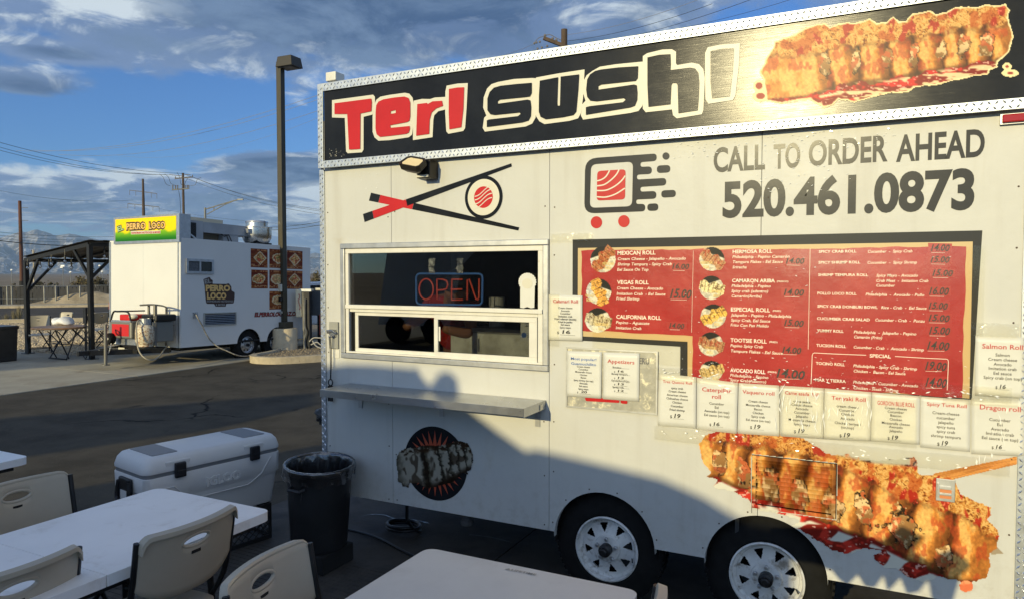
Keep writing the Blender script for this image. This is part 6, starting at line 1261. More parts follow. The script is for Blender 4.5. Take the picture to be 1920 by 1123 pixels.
def outlined(s, p0, p1, cap, plane, off, fill, outl, b0, b1, ital=0.0, parent=SG, gro=1.0):
    sgn = -1 if plane == 'F' else 1
    m = LB(); d = gro; ltext(m, s, (p0[0]-d*.4, p0[1]+d*.35), (p1[0]+d*.4, p1[1]+d*.35), cap+d*.7, plane, off, b0, ital); m.world(); to_obj('lettering_outline', m, outl, parent)
    m = LB(); ltext(m, s, p0, p1, cap, plane, off+sgn*.004, b1, ital); m.world(); to_obj('lettering', m, fill, parent)
outlined('PERRO', vE(455, 408), vE(745, 395), 11.6, 'F', -.050, gold, brownk, .15, .03, parent=SG)
outlined('LOCO', vE(792, 396), vE(1038, 383), 11.6, 'F', -.050, gold, brownk, .15, .03, parent=SG)
outlined('EL', vE(330, 440), vE(420, 405), 9.5, 'F', -.050, lgrn, brownk, .11, .03, ital=-.12, parent=SG)
m = LB(); m.flat([[FD(*vE(*p), -.0495) for p in ((522, 432), (968, 424), (966, 468), (525, 482))]], lambda u, v: (u, -.0495, v)); m.world(); to_obj('tagline_band', m, creamv, SG)
m = LB(); ltext(m, 'SONORAN HOTDOGS & MORE', vE(530, 474), vE(962, 462), 3.6, 'F', -.052, .03); m.world(); to_obj('tagline', m, redv, SG)
m = LB(); m.bb(sgx1+.012, -.002, -.0475, -.0452, sgz0-.055, sgz1+.045); m.world(); to_obj('sign_edge', m, alu, SG)
# side: window, logo, vent, outlet, pictures, lettering
def sbox(name, px0, py0, px1, py1, x0, x1, mt, parent=PT, **k):
    a = SD(px0, py0); b = SD(px1, py1); zt = (SD(px0, py0)[1]); zb = SD(px0, py1)[1] if False else b[1]
    m = LB(); m.bb(x0, x1, a[0], b[0], min(a[1], b[1]), max(a[1], b[1])); return lp(name, m, mt, parent, **k)
SW = thing_part('sliding_window', PT); wy0, wz1 = SD(348, 485); wy1, _ = SD(399.5, 486); wz0 = SD(348, 513)[1]
m = LB(); ring(m, 0, .03, wz0, wz1, .0, 0, 0, (.0, .0, .0, .0)) if False else None
def sring(y0, y1, z0, z1, w, x0, x1):
    m = LB(); m.bb(x0, x1, y0, y1, z1-w, z1); m.bb(x0, x1, y0, y1, z0, z0+w); m.bb(x0, x1, y0, y0+w, z0+w, z1-w); m.bb(x0, x1, y1-w, y1, z0+w, z1-w); return m
to_obj('window_frame', sring(wy0, wy1, wz0, wz1, .05, .001, .03).world(), alud, SW); ym = (wy0+wy1)/2; m = LB(); m.bb(.001, .025, ym-.02, ym+.02, wz0+.05, wz1-.05); to_obj('window_mullion', m.world(), alud, SW)
m = LB(); m.bb(.001, .008, wy0+.05, ym-.02, wz0+.05, wz1-.05); to_obj('insect_screen', m.world(), mat('insect_screen', (.10, .11, .12), .7, noise=(30, .3)), SW); m = LB(); m.bb(.001, .010, ym+.02, wy1-.05, wz0+.05, wz1-.05); to_obj('pane', m.world(), mat('dark_glass', (.01, .01, .01), .08), SW)
LG = thing_part('wall_logo', PT); vG = view(330, 480, 9.357)
def spoly(mb, vw, pts, off): mb.flat([[SD(*vw(*p), off) for p in pts]], lambda u, v: (off, u, v))
m = LB(); spoly(m, vG, rr_poly([(478, 410), (590, 370), (612, 410), (648, 430), (640, 490), (880, 495), (925, 480), (972, 540), (975, 610), (1030, 640), (1028, 740), (1010, 830), (880, 835), (875, 885), (690, 885), (672, 838), (535, 835), (520, 770), (510, 640), (500, 520)], 18), .002); to_obj('logo_backing', m.world(), brownk, LG)
for s, p0, p1, cp in (('PERRO', (520, 614), (952, 614), 11.2), ('LOCO', (543, 752), (884, 752), 12.2)): m = LB(); ltext(m, s, vG(*p0), vG(*p1), cp, 'S', .004, .055); to_obj('lettering', m.world(), gold, LG)
gw = mat('grey_print', (.32, .32, .30), .5); m = LB(); ltext(m, 'EL', vG(505, 490), vG(625, 470), 8.2, 'S', .004, .03); ltext(m, 'SONORAN HOTDOGS', vG(545, 808), vG(1000, 808), 3.6, 'S', .004, .03); ltext(m, '& MORE', vG(695, 868), vG(860, 868), 3.6, 'S', .004, .03); to_obj('lettering', m.world(), gw, LG)
m = LB(); ltext(m, 'ELPERROLOCOAZ.COM', (477, 593.5), (565, 591.0), 8, 'S', .003, .07, .2); lp('web_lettering', m, brownk); m = LB(); ltext(m, 'ELPERROLOCOAZ.COM', (478, 593), (564.5, 590.5), 6.6, 'S', .005, .02, .2); lp('web_lettering', m, mat('dark_red_ink', (.38, .03, .02), .5))
VG = thing_part('vent_grille', PT); a = SD(381.5, 586); b = SD(442.5, 586); zt = SD(381.5, 586)[1]; zb = SD(381.5, 611)[1]
to_obj('vent_frame', sring(a[0], b[0], zb, zt, .025, .001, .022).world(), steel, VG)
for k in range(6): z = zb+.03+(zt-zb-.06)*(k+.5)/6; m = LB(); m.add([(.004, a[0]+.026, z+.012), (.004, b[0]-.026, z+.012), (.022, b[0]-.026, z-.010), (.022, a[0]+.026, z-.010)], [(0, 1, 2, 3)]); o = to_obj('vent_slat', m.world(), steel, VG, recalc=False)
m = LB(); m.bb(.0012, .002, a[0]+.02, b[0]-.02, zb+.02, zt-.02); to_obj('vent_backing', m.world(), under, VG)
a = SD(361.5, 585); m = LB(); m.bb(.001, .03, a[0], a[0]+.10, a[1]-.12, a[1]); lp('outlet_box', m, alud)
def poster(px0, py0, px1, py1, sd, kind):
    a = SD(px0, py0); b = SD(px1, py0); zt = a[1]; zb = SD(px0, py1)[1]; nu = nv = 44; U, V_ = np.meshgrid(np.linspace(0, 1, nu), np.linspace(0, 1, nv)); u = U.ravel(); v = V_.ravel(); n_ = fbm(u*9, v*9, 4, sd*3); nf = fbm(u*26, v*26, 2, sd)
    c = mixa((.40, .12, .05), (.56, .32, .15), sstep(.3, .7, fbm(u*2, v*16, 3, sd))); c = mixa(c, (.80, .55, .35), (np.abs(v-.93) < .03)*sstep(.45, .5, fbm(u*18, v*0+sd, 2, 5))*.9)
    for vv in (.08, .16): c = mixa(c, (.9, .72, .5), (np.abs(v-vv) < .022)*sstep(.42, .5, fbm(u*22, v*0+sd*3+vv*50, 2, 7))*.7)
    cx, cy = .5+.06*math.sin(sd), .52; r_ = ((u-cx)/.38)**2+((v-cy)/.27)**2+(n_-.5)*.9
    if kind == 'bag': r_ = (np.abs(u-cx)+np.abs(v-cy)*1.1)/.40+(n_-.5)*.25; r_ = r_**2
    plate = np.array((.88, .82, .68)); fd = mixa((.62, .32, .12), (.95, .80, .50), sstep(.42, .62, nf)); fd = mixa(fd, (.75, .12, .08), sstep(.58, .66, n_)*.8); fd = mixa(fd, (.25, .35, .12), sstep(.60, .68, fbm(u*14, v*14, 3, sd+40))*.7)
    c = mixa(c, plate, sstep(1.05, .9, r_)); c = mixa(c, fd, sstep(.78, .66, r_)*(.85 if kind != 'egg' else .6)); m = LB(); m.v = [(.003, a[0]+(b[0]-a[0])*p, zb+(zt-zb)*q) for p, q in zip(u, v)]; m.f = [(j*nu+i, j*nu+i+1, (j+1)*nu+i+1, (j+1)*nu+i) for j in range(nv-1) for i in range(nu-1)]
    o = to_obj('food_poster', m.world(), vcol, PT, recalc=False); at = o.data.color_attributes.new('col', 'FLOAT_COLOR', 'POINT'); at.data.foreach_set('color', np.concatenate([lin(c), np.ones((len(c), 1))], 1).astype(np.float32).ravel())
for k, (x0, x1, y0, y1, kd) in enumerate(((470, 501.5, 466, 501.5, 'bag'), (505, 536, 467, 502.5, ''), (538, 567, 469.5, 504.5, 'bag'), (471, 502, 506, 541, ''), (505, 536, 506.5, 541.5, 'egg'), (538, 567, 507.5, 542, 'bag'), (505, 536, 546, 580, 'egg'))): poster(x0, y0, x1, y1, k+1, kd)
# roof equipment
def rbox(name, px0, px1, pyt, x0, x1, mt, z0=None, parent=None, off=0, **k):
    a = hit(px0, pyt, 0, off); b = hit(px1, pyt, 0, off); m = LB(); m.bb(x0, x1, a.y, b.y, PH+.032 if z0 is None else z0, a.z); return lp(name, m, mt, parent or PT, **k)
AC = thing_part('cooling_unit', PT); m = LB(); ya = SD(344, 430, -.35)[0]; yb = SD(381, 430, -.35)[0]; zt = SD(344, 411.5, -.35)[1]; m.bb(-1.2, -.35, ya, yb, PH+.034, zt); to_obj('unit_case', m.world(), mat('duct_grey', (.36, .37, .38), .5, .3, noise=(2, .12), bump=(2, .3, .02)), AC)
m = LB(); 
for k in range(16): z = PH+.08+(zt-PH-.14)*k/15; m.bb(-.349, -.335, ya+.02, ya+(yb-ya)*.62, z-.008, z+.008)
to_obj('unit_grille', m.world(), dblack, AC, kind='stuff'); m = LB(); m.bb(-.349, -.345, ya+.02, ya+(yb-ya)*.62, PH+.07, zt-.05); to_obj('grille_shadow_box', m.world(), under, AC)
m = LB(); m.bar((-.30, ya-.02, zt-.22), (-.30, ya+(yb-ya)*.6, PH+.036), .03); to_obj('sign_brace', m.world(), alud, AC)
yc0 = SD(345, 405, -.5)[0]; yc1 = SD(418, 405, -.5)[0]; zc1 = SD(418, 403, -.5)[1]; m = LB(); m.bb(-1.6, -.5, yc0, yc1, zt+.002, zt+.085); lp('roof_cap', m, mat('beige_metal', (.62, .55, .40), .6))
DU = thing_part('air_duct', PT); yd0 = SD(381, 410, -.45)[0]; yd1 = SD(476, 430, -.45)[0]; zd1 = SD(381, 407, -.45)[1]-.02; zd0 = SD(381, 436, -.45)[1]
m = LB(); m.bb(-1.3, -.45, yd0+.003, yd1, zd0, min(zd1, zt-.002)); to_obj('duct_box', m.world(), MATS['duct_grey'], DU); y2 = SD(420, 440, -.45)[0]; y3 = SD(448, 440, -.45)[0]; m = LB(); m.bb(-1.2, -.47, y2, y3, PH+.034, zd0-.002); to_obj('duct_leg', m.world(), MATS['duct_grey'], DU)
m = LB(); m.bb(-1.0, -.62, yd0+.01, y2-.002, PH+.034, zd0-.002); to_obj('roof_crate', m.world(), mat('crate_brown', (.12, .095, .06), .8), DU)
m = LB(); m.tube(smooth_path([(-.5, y2-.05, zd0), (-.45, y2+.02, zd0-.05), (-.43, y2+.05, PH+.2), (-.42, y2+.12, PH+.04)], 5), .012, 6); m.tube(smooth_path([(-.5, y2-.02, zd0-.02), (-.45, y2+.09, zd0-.02), (-.43, y2+.12, PH+.2), (-.42, y2+.2, PH+.04)], 5), .012, 6); to_obj('duct_cable', m.world(), plasb, DU)
EF = thing_part('exhaust_fan', PT); yf = SD(481.5, 445, -.5)[0]; rf = (SD(507.5, 445, -.5)[0]-SD(455.5, 445, -.5)[0])/2*.80; zf = lambda y_: SD(481, y_, -.5)[1]
m = LB(); m.lathe([(rf*.55, PH+.034), (rf*.6, zf(458)), (rf*.86, zf(454)), (rf*.97, zf(447)), (rf, zf(440)), (rf, zf(429)), (rf*1.04, zf(428)), (rf*1.04, zf(427)), (rf*.74, zf(426)), (rf*.74, zf(419)), (rf*.78, zf(418)), (rf*.76, zf(416)), (rf*.60, zf(414.8)), (0.01, zf(414.5))], (-.5, yf, 0), 36); to_obj('fan_housing', m.world(), mat('fan_metal', (.62, .60, .56), .28, 1.0, noise=(6, .1), rnoise=(8, .3)), EF, smooth=True)
m = LB(); m.bb(-.5-rf*.7, -.5+rf*.7, yf-rf*.7, yf+rf*.7, PH+.033, PH+.09); to_obj('fan_base', m.world(), dblack, EF); m = LB(); m.box((-.5+rf*.3, yf-rf*1.05, zf(436)), (.12, .10, .10)); to_obj('fan_switch', m.world(), alud, EF)
# front: tongue, jack, chains, guard frame, door pull
def F3(px, py, off): p = hit(px, py, 1, off); return (p.x, off, p.z)
TN = thing_part('tow_tongue', PT); m = LB(); ap = hit(168, 650.5, 1, -1.25); zt_ = -.06
m.bar((-PW+.35, -.02, zt_), (ap.x, -1.25, zt_), .07, .10); m.bar((-.35, -.02, zt_), (ap.x, -1.25, zt_), .07, .10); m.bar((ap.x-.02, -1.20, zt_), (ap.x-.05, -1.45, zt_), .08, .09); m.bb(-PW+.5, -.5, -.62, -.55, zt_-.04, zt_+.04); to_obj('tongue_frame', m.world(), dblack, TN)
m = LB(); q = hit(198, 684, 1, -1.05); m.cyl((q.x, -1.05, q.z), (q.x, -1.05, zt_+.55), .032, 12); m.lathe([(.075, q.z-.006), (.075, q.z+.012), (.03, q.z+.014)], (q.x, -1.05, 0), 14); m.bar((q.x, -1.05, zt_+.45), (q.x-.17, -1.05, zt_+.50), .02); to_obj('jack', m.world(), mat('jack_grey', (.16, .155, .14), .5, .4), TN)
m = LB(); 
for (a, b, sg) in (((186, 657), (200, 660), .09), ((200, 661), (208, 645), .06)):
    pa, pb = hit(*a, 1, -1.0), hit(*b, 1, -1.0); pts = curve_pts(pa, pb, sg, 16)
    for i, p in enumerate(pts): m.tube([p+Vector((.018*math.cos(t), .012*math.sin(t) if i % 2 else 0, .018*math.sin(t))) for t in np.linspace(0, 6.28, 7)[:-1]], .005, 4, closed=True)
to_obj('safety_chain', m.world(), alud, TN); pl_ = hit(230, 652, 1, -.63); m = LB(); m.bb(pl_.x-.13, pl_.x+.06, -.635, -.628, pl_.z-.07, pl_.z+.01); to_obj('number_plate', m.world(), creamv, TN)
GF = thing_part('guard_frame', PT); fm = mat('guard_metal', (.16, .15, .13), .5, .5); m = LB(); o_ = -.55
m.tube([F3(291, 649, o_), F3(291, 571.5, o_)], .035, 8); m.tube([F3(279, 597, -.45), F3(279, 571, -.45)], .025, 8); to_obj('guard_post', m.world(), fm, GF); m = LB()
m.tube(smooth_path([F3(263, 572, o_), F3(281, 571, o_), F3(292, 571.5, o_), F3(304, 573, -.25), F3(311.5, 575.5, -.04)], 5), .018, 6); m.tube([F3(311.5, 575.5, -.04), F3(311, 648, -.04)], .016, 6); to_obj('guard_rail', m.world(), fm, GF)
m = LB(); a = F3(318, 609, -.02); m.bb(a[0], a[0]+.13, -.03, -.013, a[2]-.008, a[2]+.008); lp('door_pull', m, dblack)
m = LB(); a = F3(203.5, 575, 0); m.bb(-PW-.035, -PW-.002, .0, .03, a[2]-.05, a[2]+.10); lp('tail_light', m, mat('orange_lens', (.6, .08, .02), .3))
m = LB(); m.bb(-PW+.2, -.3, -.03, -.001, -.10, -.015); lp('front_beam', m, dblack)
# generator and gas bottle on the tongue
def wq(x, y, z): return Vector(q2w(x, y, z))
gx0, gx1 = FD(205.5, 620, -.75)[0], FD(246, 620, -.75)[0]; gz0 = FD(225, 634, -.75)[1]; gz1 = FD(225, 594, -.75)[1]; gy0, gy1 = -.75, -.12
gbase_ = tuple(wq((gx0+gx1)/2, -.45, 0)); GN = thing('generator', 'red and black portable generator standing on the tongue of the far trailer', 'generator', gbase_)
def gp_(name, m, mt, **k): return to_obj(name, m.world(), mt, GN, **k)
gcas = mat('generator_grey', (.20, .195, .17), .5, .3); gred = mat('generator_red', (.58, .02, .02), .35)
m = LB(); m.bb(gx0, gx1, gy0, gy1, gz0, gz1-.075); gp_('case', m, gcas, bevel=.03); m = LB(); m.bb(gx0+.08, gx1-.07, gy0-.006, gy0-.001, gz0+.05, gz1-.14); gp_('red_panel', m, gred, bevel=.004); m = LB(); m.bb(gx0+.01, gx1-.01, gy0-.008, gy0, gz1-.10, gz1-.06); gp_('name_strip', m, alud)
m = LB(); m.bb(gx0+.16, gx1-.18, gy0+.1, gy1-.1, gz1-.072, gz1+.05); gp_('red_tank', m, gred, bevel=.02); m = LB(); m.sphere(((gx0+gx1)/2+.18, gy0+.15, gz1+.01), .075, 12, 8, (1.3, 1, .7)); gp_('fuel_cap', m, creamv, smooth=True)
m = LB(); m.tube(smooth_path([(gx0+.03, gy0, gz1-.1), (gx0+.12, gy0, gz1+.09), (gx0+.25, gy0, gz1+.11), (gx1-.1, gy0, gz1+.10), (gx1-.02, gy0, gz1-.06)], 5), .018, 8); m.tube([(gx0+.2, gy0, gz1+.11), (gx0+.2, gy1, gz1+.11)], .015, 8); gp_('handle', m, dblack, smooth=True)
m = LB(); px1 = FD(288, 620, -.60)[0]; m.bb(gx1+.002, px1, -.62, -.15, gz0-.06, gz1-.08); gp_('engine_case', m, gcas, bevel=.02); m = LB()
for k in range(9): z = gz0+.0+k*.055; m.bb(gx1+.14, px1-.02, -.632, -.621, z, z+.022)
gp_('cooling_fins', m, dblack); m = LB(); m.bb(gx1+.06, px1+.05, -.58, -.12, gz1-.078, gz1+.06); gp_('top_cover', m, dblack, bevel=.03)
m = LB(); c = FD(206.5, 634.5, -.80); rw = .115; m.lathe([(rw*.62, -.05), (rw*.9, -.06), (rw, -.03), (rw, .03), (rw*.9, .06), (rw*.62, .05)], (c[0], -.80, c[1]), 24, 'Y'); gp_('wheel_tyre', m, rubber, smooth=True); m = LB(); m.lathe([(rw*.60, -.045), (rw*.3, -.03), (.02, -.06), (.002, -.06)], (c[0], -.80, c[1]), 20, 'Y'); gp_('wheel_rim', m, creamv, smooth=True)
m = LB(); m.bb(gx0+.05, gx1+.0, gy0+.1, gy1-.1, gz0-.13, gz0-.004); gp_('base_tray', m, alud)
m = LB(); a = F3(217, 620, -.77); b = F3(222, 630, -.77); m.tube(smooth_path([F3(216, 617, -.775), F3(218, 625, -.775), F3(223, 628, -.775), F3(223, 621, -.775)], 4), .008, 5); gp_('key_lanyard', m, plasb)
bx_ = FD(272, 630, -.68)[0]; br = .175; bz0 = FD(272, 649, -.68)[1]; bz1 = FD(272, 607, -.68)[1]
GB = thing('gas_bottle', 'rust stained white propane bottle beside the generator', 'gas bottle', tuple(wq(bx_, -.68, bz0)))
m = LB(); m.lathe([(br*.72, bz0), (br*.72, bz0+.045), (br*.80, bz0+.05), (br, bz0+.11), (br*1.0, bz1-.14), (br*.93, bz1-.06), (br*.7, bz1-.01), (br*.25, bz1+.01), (.02, bz1+.012)], (bx_, -.68, 0), 28); to_obj('bottle', m.world(), mat('rusty_white', (.66, .58, .42), .5, noise=(9, .08), dirt=(28, (.30, .12, .04), .47, .62)), GB, smooth=True)
m = LB(); m.lathe([(br*.62, bz1-.015), (br*.64, bz1+.11), (br*.60, bz1+.11), (br*.58, bz1-.015)], (bx_+.02, -.68, 0), 20, capends=False); to_obj('collar', m.world(), alud, GB); m = LB(); m.cyl((bx_, -.68, bz1), (bx_, -.68, bz1+.09), .02, 8); m.box((bx_-.03, -.68, bz1+.07), (.10, .03, .03)); to_obj('valve', m.world(), mat('brass', (.45, .33, .12), .4, .8), GB)
m = LB(); hp_ = [F3(268, 600, -.68), F3(259, 601, -.85), F3(256, 612, -.92), F3(257, 640, -.95), F3(262, 660, -.95), F3(274, 672, -.90), F3(288, 674, -.75), F3(300, 666, -.5), F3(308, 654, -.25), F3(315, 648, -.05)]; m.tube(smooth_path(hp_, 6), .014, 7); m.world(); tag(to_obj('gas_hose', m, mat('hose_tan', (.36, .32, .24), .6), smooth='all'), 'pale gas hose looping down from the propane bottle to under the trailer', 'hose')
m = MB(); pts = [Vector(q2w(.03, *SD(364.5, 587)))]+[Vector(q2w(.10, *SD(x, y, .10))) for x, y in ((371, 596), (378, 608), (388, 628), (398, 641))]+[Vector((*G(x, y), .02)) for x, y in ()]+[hit(x, y, 0, o_) for x, y, o_ in ()]+[Vector(q2w(*hit(x, y, 0, o_))) for x, y, o_ in ((411, 651, .20), (425, 657, .30), (441, 664, .38), (454, 667, .42), (466, 666.5, .42), (478, 661, .40))]; m.tube(smooth_path(pts, 6), .013, 7); tag(to_obj('power_cable', m, mat('banded_cable', (.25, .23, .19), .6, noise=(9, .7, (3, 3, 3))), smooth='all'), 'twisted power cable hanging from the socket on the far trailer to the island', 'cable')

# ================================================================ patio cover and what stands below it
GZ = thing('patio_cover', 'black steel patio cover with a sloping corrugated roof left of the far trailer', 'patio cover', (-16.5, 11.2, 0)); bm_ = mat('black_tube_steel', (.022, .022, .022), .45, .3)
xa, ya_, xb, yb_ = -17.78, 9.9, -15.32, 9.86; zl, zh = 2.20, 2.52; Dp = 3.1; dxb = .55   # low side left, high side right
def gt(p, q, w=.09): m = MB(); m.bar(p, q, w); return m
A0, B0 = Vector((xa, ya_, 0)), Vector((xb, yb_, 0)); A1_, B1_ = A0+Vector((dxb, Dp, 0)), B0+Vector((dxb, Dp, 0)); zu = Vector((0, 0, 1))
for p, h in ((A0, zl), (B0, zh), (A1_, zl), (B1_, zh)): o = to_obj('post', gt(p+zu*.01, p+zu*h), bm_, GZ); m = MB(); m.bb(p.x-.1, p.x+.1, p.y-.1, p.y+.1, .0105, .025); to_obj('foot_plate', m, bm_, GZ)
for a, b in ((A0+zu*zl, B0+zu*zh), (A1_+zu*zl, B1_+zu*zh), (A0+zu*zl, A1_+zu*zl), (B0+zu*zh, B1_+zu*zh)): to_obj('beam', gt(a, b, .085), bm_, GZ)
for a, b in ((A0+zu*(zl-.75), A0.lerp(B0, .22)+zu*(zl+.05)), (A0+zu*(zl-.75), A0.lerp(A1_, .2)+zu*(zl-.04)), (B0+zu*(zh-.75), B0.lerp(A0, .24)+zu*(zh-.08)), (B0+zu*(zh-.75), B0.lerp(B1_, .22)+zu*(zh-.04))): to_obj('brace', gt(a, b, .055), bm_, GZ)
for t in (.33, .66): to_obj('rafter', gt(A0.lerp(A1_, t)+zu*(zl+.03), B0.lerp(B1_, t)+zu*(zh+.03), .05), bm_, GZ)
m = MB(); n_ = 44
for i in range(n_+1):
    t = i/n_; w = .018*(1 if i % 4 in (0, 1) else 0)
    for s, ex in ((0, -.0), (1, 1.06)): a = (A0.lerp(A1_, t*1.06-.03)); b = (B0.lerp(B1_, t*1.06-.03)); p = a.lerp(b, ex); m.v.append((p.x, p.y, zl+(zh-zl)*ex+.062+w))
m.f = [(2*i, 2*i+1, 2*i+3, 2*i+2) for i in range(n_)]; o = to_obj('roof_sheet', m, mat('roof_brown', (.05, .043, .036), .55, .4), GZ, recalc=False); o.modifiers.new('s', 'SOLIDIFY').thickness = .004
ST = thing('string_lights', 'string of small clear bulbs hanging under the black patio cover', 'string lights', (-16.5, 10.5, 2.1)); m = MB(); bl = [(52, 502), (75, 499), (92, 502), (96.5, 495), (122, 490), (134, 502), (174, 505), (196, 480), (141, 502)]
bulb = glassy('bulb_glass', (.85, .85, .85), .25, .03)
for k, (px, py) in enumerate(bl[:8]):
    D = 16.6 if py > 495 else 15.9; p = P(px, py, D); cb = MB(); cb.tube([p+zu*.13, p+zu*(.20+.06*(k % 3))], .008, 5); cb.lathe([(.014, .03), (.02, .05), (.02, .11), (.008, .13)], p, 8); to_obj('socket', cb, plasb, ST); s_ = MB(); s_.sphere(p-zu*.01, .036, 10, 8, (1, 1, 1.25)); to_obj('bulb', s_, bulb, ST, smooth=True)
m = MB(); q = [P(x, y, 16.3) for x, y in ((45, 492), (75, 492), (97, 486), (134, 495), (163, 482), (196, 474))]; m.tube(smooth_path(q, 5), .007, 5); to_obj('light_cable', m, plasb, ST)
RF = MB()   # cord and ratchet strap on the right patio post
RF.tube([B0+Vector((-.08, -.06, 1.0)), B0+Vector((-.09, -.06, .10))], .012, 6); RF.tube([B0+Vector((-.13, -.06, .95)), B0+Vector((-.13, -.06, .12))], .012, 6); RF.tube([B0+Vector((-.11+.06*math.cos(t), -.08, .10+.07*math.sin(t))) for t in np.linspace(0, 6.28, 10)[:-1]], .012, 6, closed=True); RF.bb(xb-.15, xb-.05, yb_-.09, yb_-.05, .80, 1.15)
to_obj('tie_strap', RF, plasb, GZ)
# big black bin at the left edge
BN = thing('rubbish_bin', 'square black rubbish bin cut by the left edge, beside the gravel', 'rubbish bin', (-15.6, 8.05, 0.01)); bc = Vector((*G(-8, 678), 0)); w = .30
m = MB(); vs = []
for z, r_ in ((.012, w*.92), (.70, w), (.70, w*1.05), (.76, w*1.06)): vs += [(bc.x-r_, bc.y-r_, z), (bc.x+r_, bc.y-r_, z), (bc.x+r_, bc.y+r_, z), (bc.x-r_, bc.y+r_, z)]
m.add(vs, [(0, 1, 2, 3)]+[(4*i+j, 4*i+(j+1) % 4, 4*i+4+(j+1) % 4, 4*i+4+j) for i in range(3) for j in range(4)]); to_obj('bin_body', m, plasb, BN, bevel=.02); m = MB(); m.bb(bc.x-w*1.0, bc.x+w*1.0, bc.y-w, bc.y+w, .745, .77); to_obj('bin_bag', m, mat('bin_bag', (.02, .02, .022), .3, bump=(20, .8, .02)), BN)

# ================================================================ lot light with concrete base, island, meters
LPx, LPy = -12.44, 12.69
m = MB(); cyc = [(-11.55, 10.95), (-11.85, 11.05), (-12.1, 11.4), (-12.15, 11.9), (-12.9, 13.3), (-13.3, 17), (-9.8, 17), (-9.9, 13.2), (-10.6, 11.7), (-11.1, 11.05)]
kin = [(LPx+(x-LPx)*.86 if False else x*.0+x+(-.0), y) for x, y in cyc]
cx_m, cy_m = sum(p[0] for p in cyc)/10, sum(p[1] for p in cyc)/10; inner_ = [(cx_m+(x-cx_m)*.86, cy_m+(y-cy_m)*.92) for x, y in cyc]
isl = rr_poly(cyc, .5, 4); isi = rr_poly(inner_, .4, 4); m.flat([isl, isi], lambda u, v: (u, v, .145), lambda u, v: (u, v, -.03)); tag(to_obj('kerb_island', m, kerbm, bevel=.015), kind='structure')
m = MB(); m.flat([isi], lambda u, v: (u, v, .10)); tag(to_obj('island_earth', m, gbase), kind='structure')
m = MB(); rg = random.Random(9); xs_ = [p[0] for p in isi]; ys_ = [p[1] for p in isi]; k = 0
while k < 1800:
    x, y = rg.uniform(min(xs_), max(xs_)), rg.uniform(min(ys_), max(ys_)-2)
    if sdf(np.array([x]), np.array([y]), isi)[0] > -.03: continue
    s = rg.uniform(.012, .028); a = rg.uniform(0, 6.28); c, d = math.cos(a)*s, math.sin(a)*s; m.add([(x+c, y+d, .10), (x-d, y+c, .10), (x-c, y-d, .10), (x+d, y-c, .10), (x, y, .10+s*.9)], [(0, 1, 4), (1, 2, 4), (2, 3, 4), (3, 0, 4)]); k += 1
tag(to_obj('island_gravel', m, mat('island_stone', (.22, .18, .13), .9, spec=.2, noise=(9, .5))), kind='stuff')
LP = thing('lamp_post', 'tall square bronze lamp post on a pale round concrete base between the two trailers', 'lamp post', (LPx, LPy, 0)); cm = mat('base_concrete', (.60, .50, .34), .85, noise=(5, .10), bump=(26, .6, .006), dirt=(11, (.42, .24, .15), .62, .72))
m = MB(); m.lathe([(.305, .02), (.305, .58), (.295, .60), (.01, .605)], (LPx, LPy, 0), 40); to_obj('concrete_base', m, cm, LP, smooth=True)
zt = P(524, 122, (Vector((LPx, LPy, 0)).dot(Vector(_F0)))).z; bro = mat('bronze_post', (.062, .054, .036), .5, .3, noise=(2, .2, (4, 4, .5)), dirt=(5, (.22, .2, .15), .62, .8))
rz = Matrix.Rotation(math.radians(2), 3, 'Z'); m = MB(); m.box((LPx, LPy, .68), (.30, .30, .14), rz); to_obj('base_cover', m, bro, LP, bevel=.01); m = MB(); m.box((LPx-.02, LPy, (zt+.75)/2), (.135, .135, zt-.75), rz); to_obj('post', m, bro, LP)
hd_ = Vector((LPx, LPy, zt-.02))+Vector((.20, .06, 0)); m = MB(); vs = [rz @ Vector((a*.24, b*.20, c)) for c in (-.12,) for a, b in ((-1, -1), (1, -1), (1, 1), (-1, 1))]+[rz @ Vector((a*.20, b*.17, .12)) for a, b in ((-1, -1), (1, -1), (1, 1), (-1, 1))]; m.add([v+hd_ for v in vs], [(0, 3, 2, 1), (4, 5, 6, 7), (0, 1, 5, 4), (1, 2, 6, 5), (2, 3, 7, 6), (3, 0, 4, 7)]); to_obj('lamp_head', m, mat('lamp_head_bronze', (.055, .048, .036), .5, .3), LP, bevel=.01)
m = MB(); m.box(hd_-Vector((0, 0, .127)), (.36, .28, .012), rz); to_obj('lamp_lens', m, mat('lens_grey', (.10, .10, .11), .3), LP)
m = MB(); fr2 = Vector(_R)*-.02+Vector(_F0)*-.09
for z0, h_, mt in ((1.55, .17, 'w'), (1.28, .10, 'b'), (.98, .05, 's')):
    mb = MB(); mb.box(Vector((LPx, LPy, z0))+fr2+Vector((-.02, -.03, 0)), (.09, .06, h_), rz); to_obj('post_fitting', mb, {'w': creamv, 'b': dblack, 's': alud}[mt], LP)
m = MB(); bp_ = mat('blue_spray', (.03, .16, .55), .5); sgm = MB(); rg = random.Random(4)
for k in range(9):
    a = math.radians(240+rg.uniform(-4, 5)); z = .10+.05*k; z2 = z+rg.uniform(.03, .06); a2 = a+math.radians(rg.uniform(3, 9)); r_ = .3065; sgm.add([(LPx+r_*math.cos(a), LPy+r_*math.sin(a), z), (LPx+r_*math.cos(a2), LPy+r_*math.sin(a2), z+.01), (LPx+r_*math.cos(a2+.02), LPy+r_*math.sin(a2+.02), z2), (LPx+r_*math.cos(a+.02), LPy+r_*math.sin(a+.02), z2+.01)], [(0, 1, 2, 3)])
to_obj('spray_mark', sgm, bp_, LP)
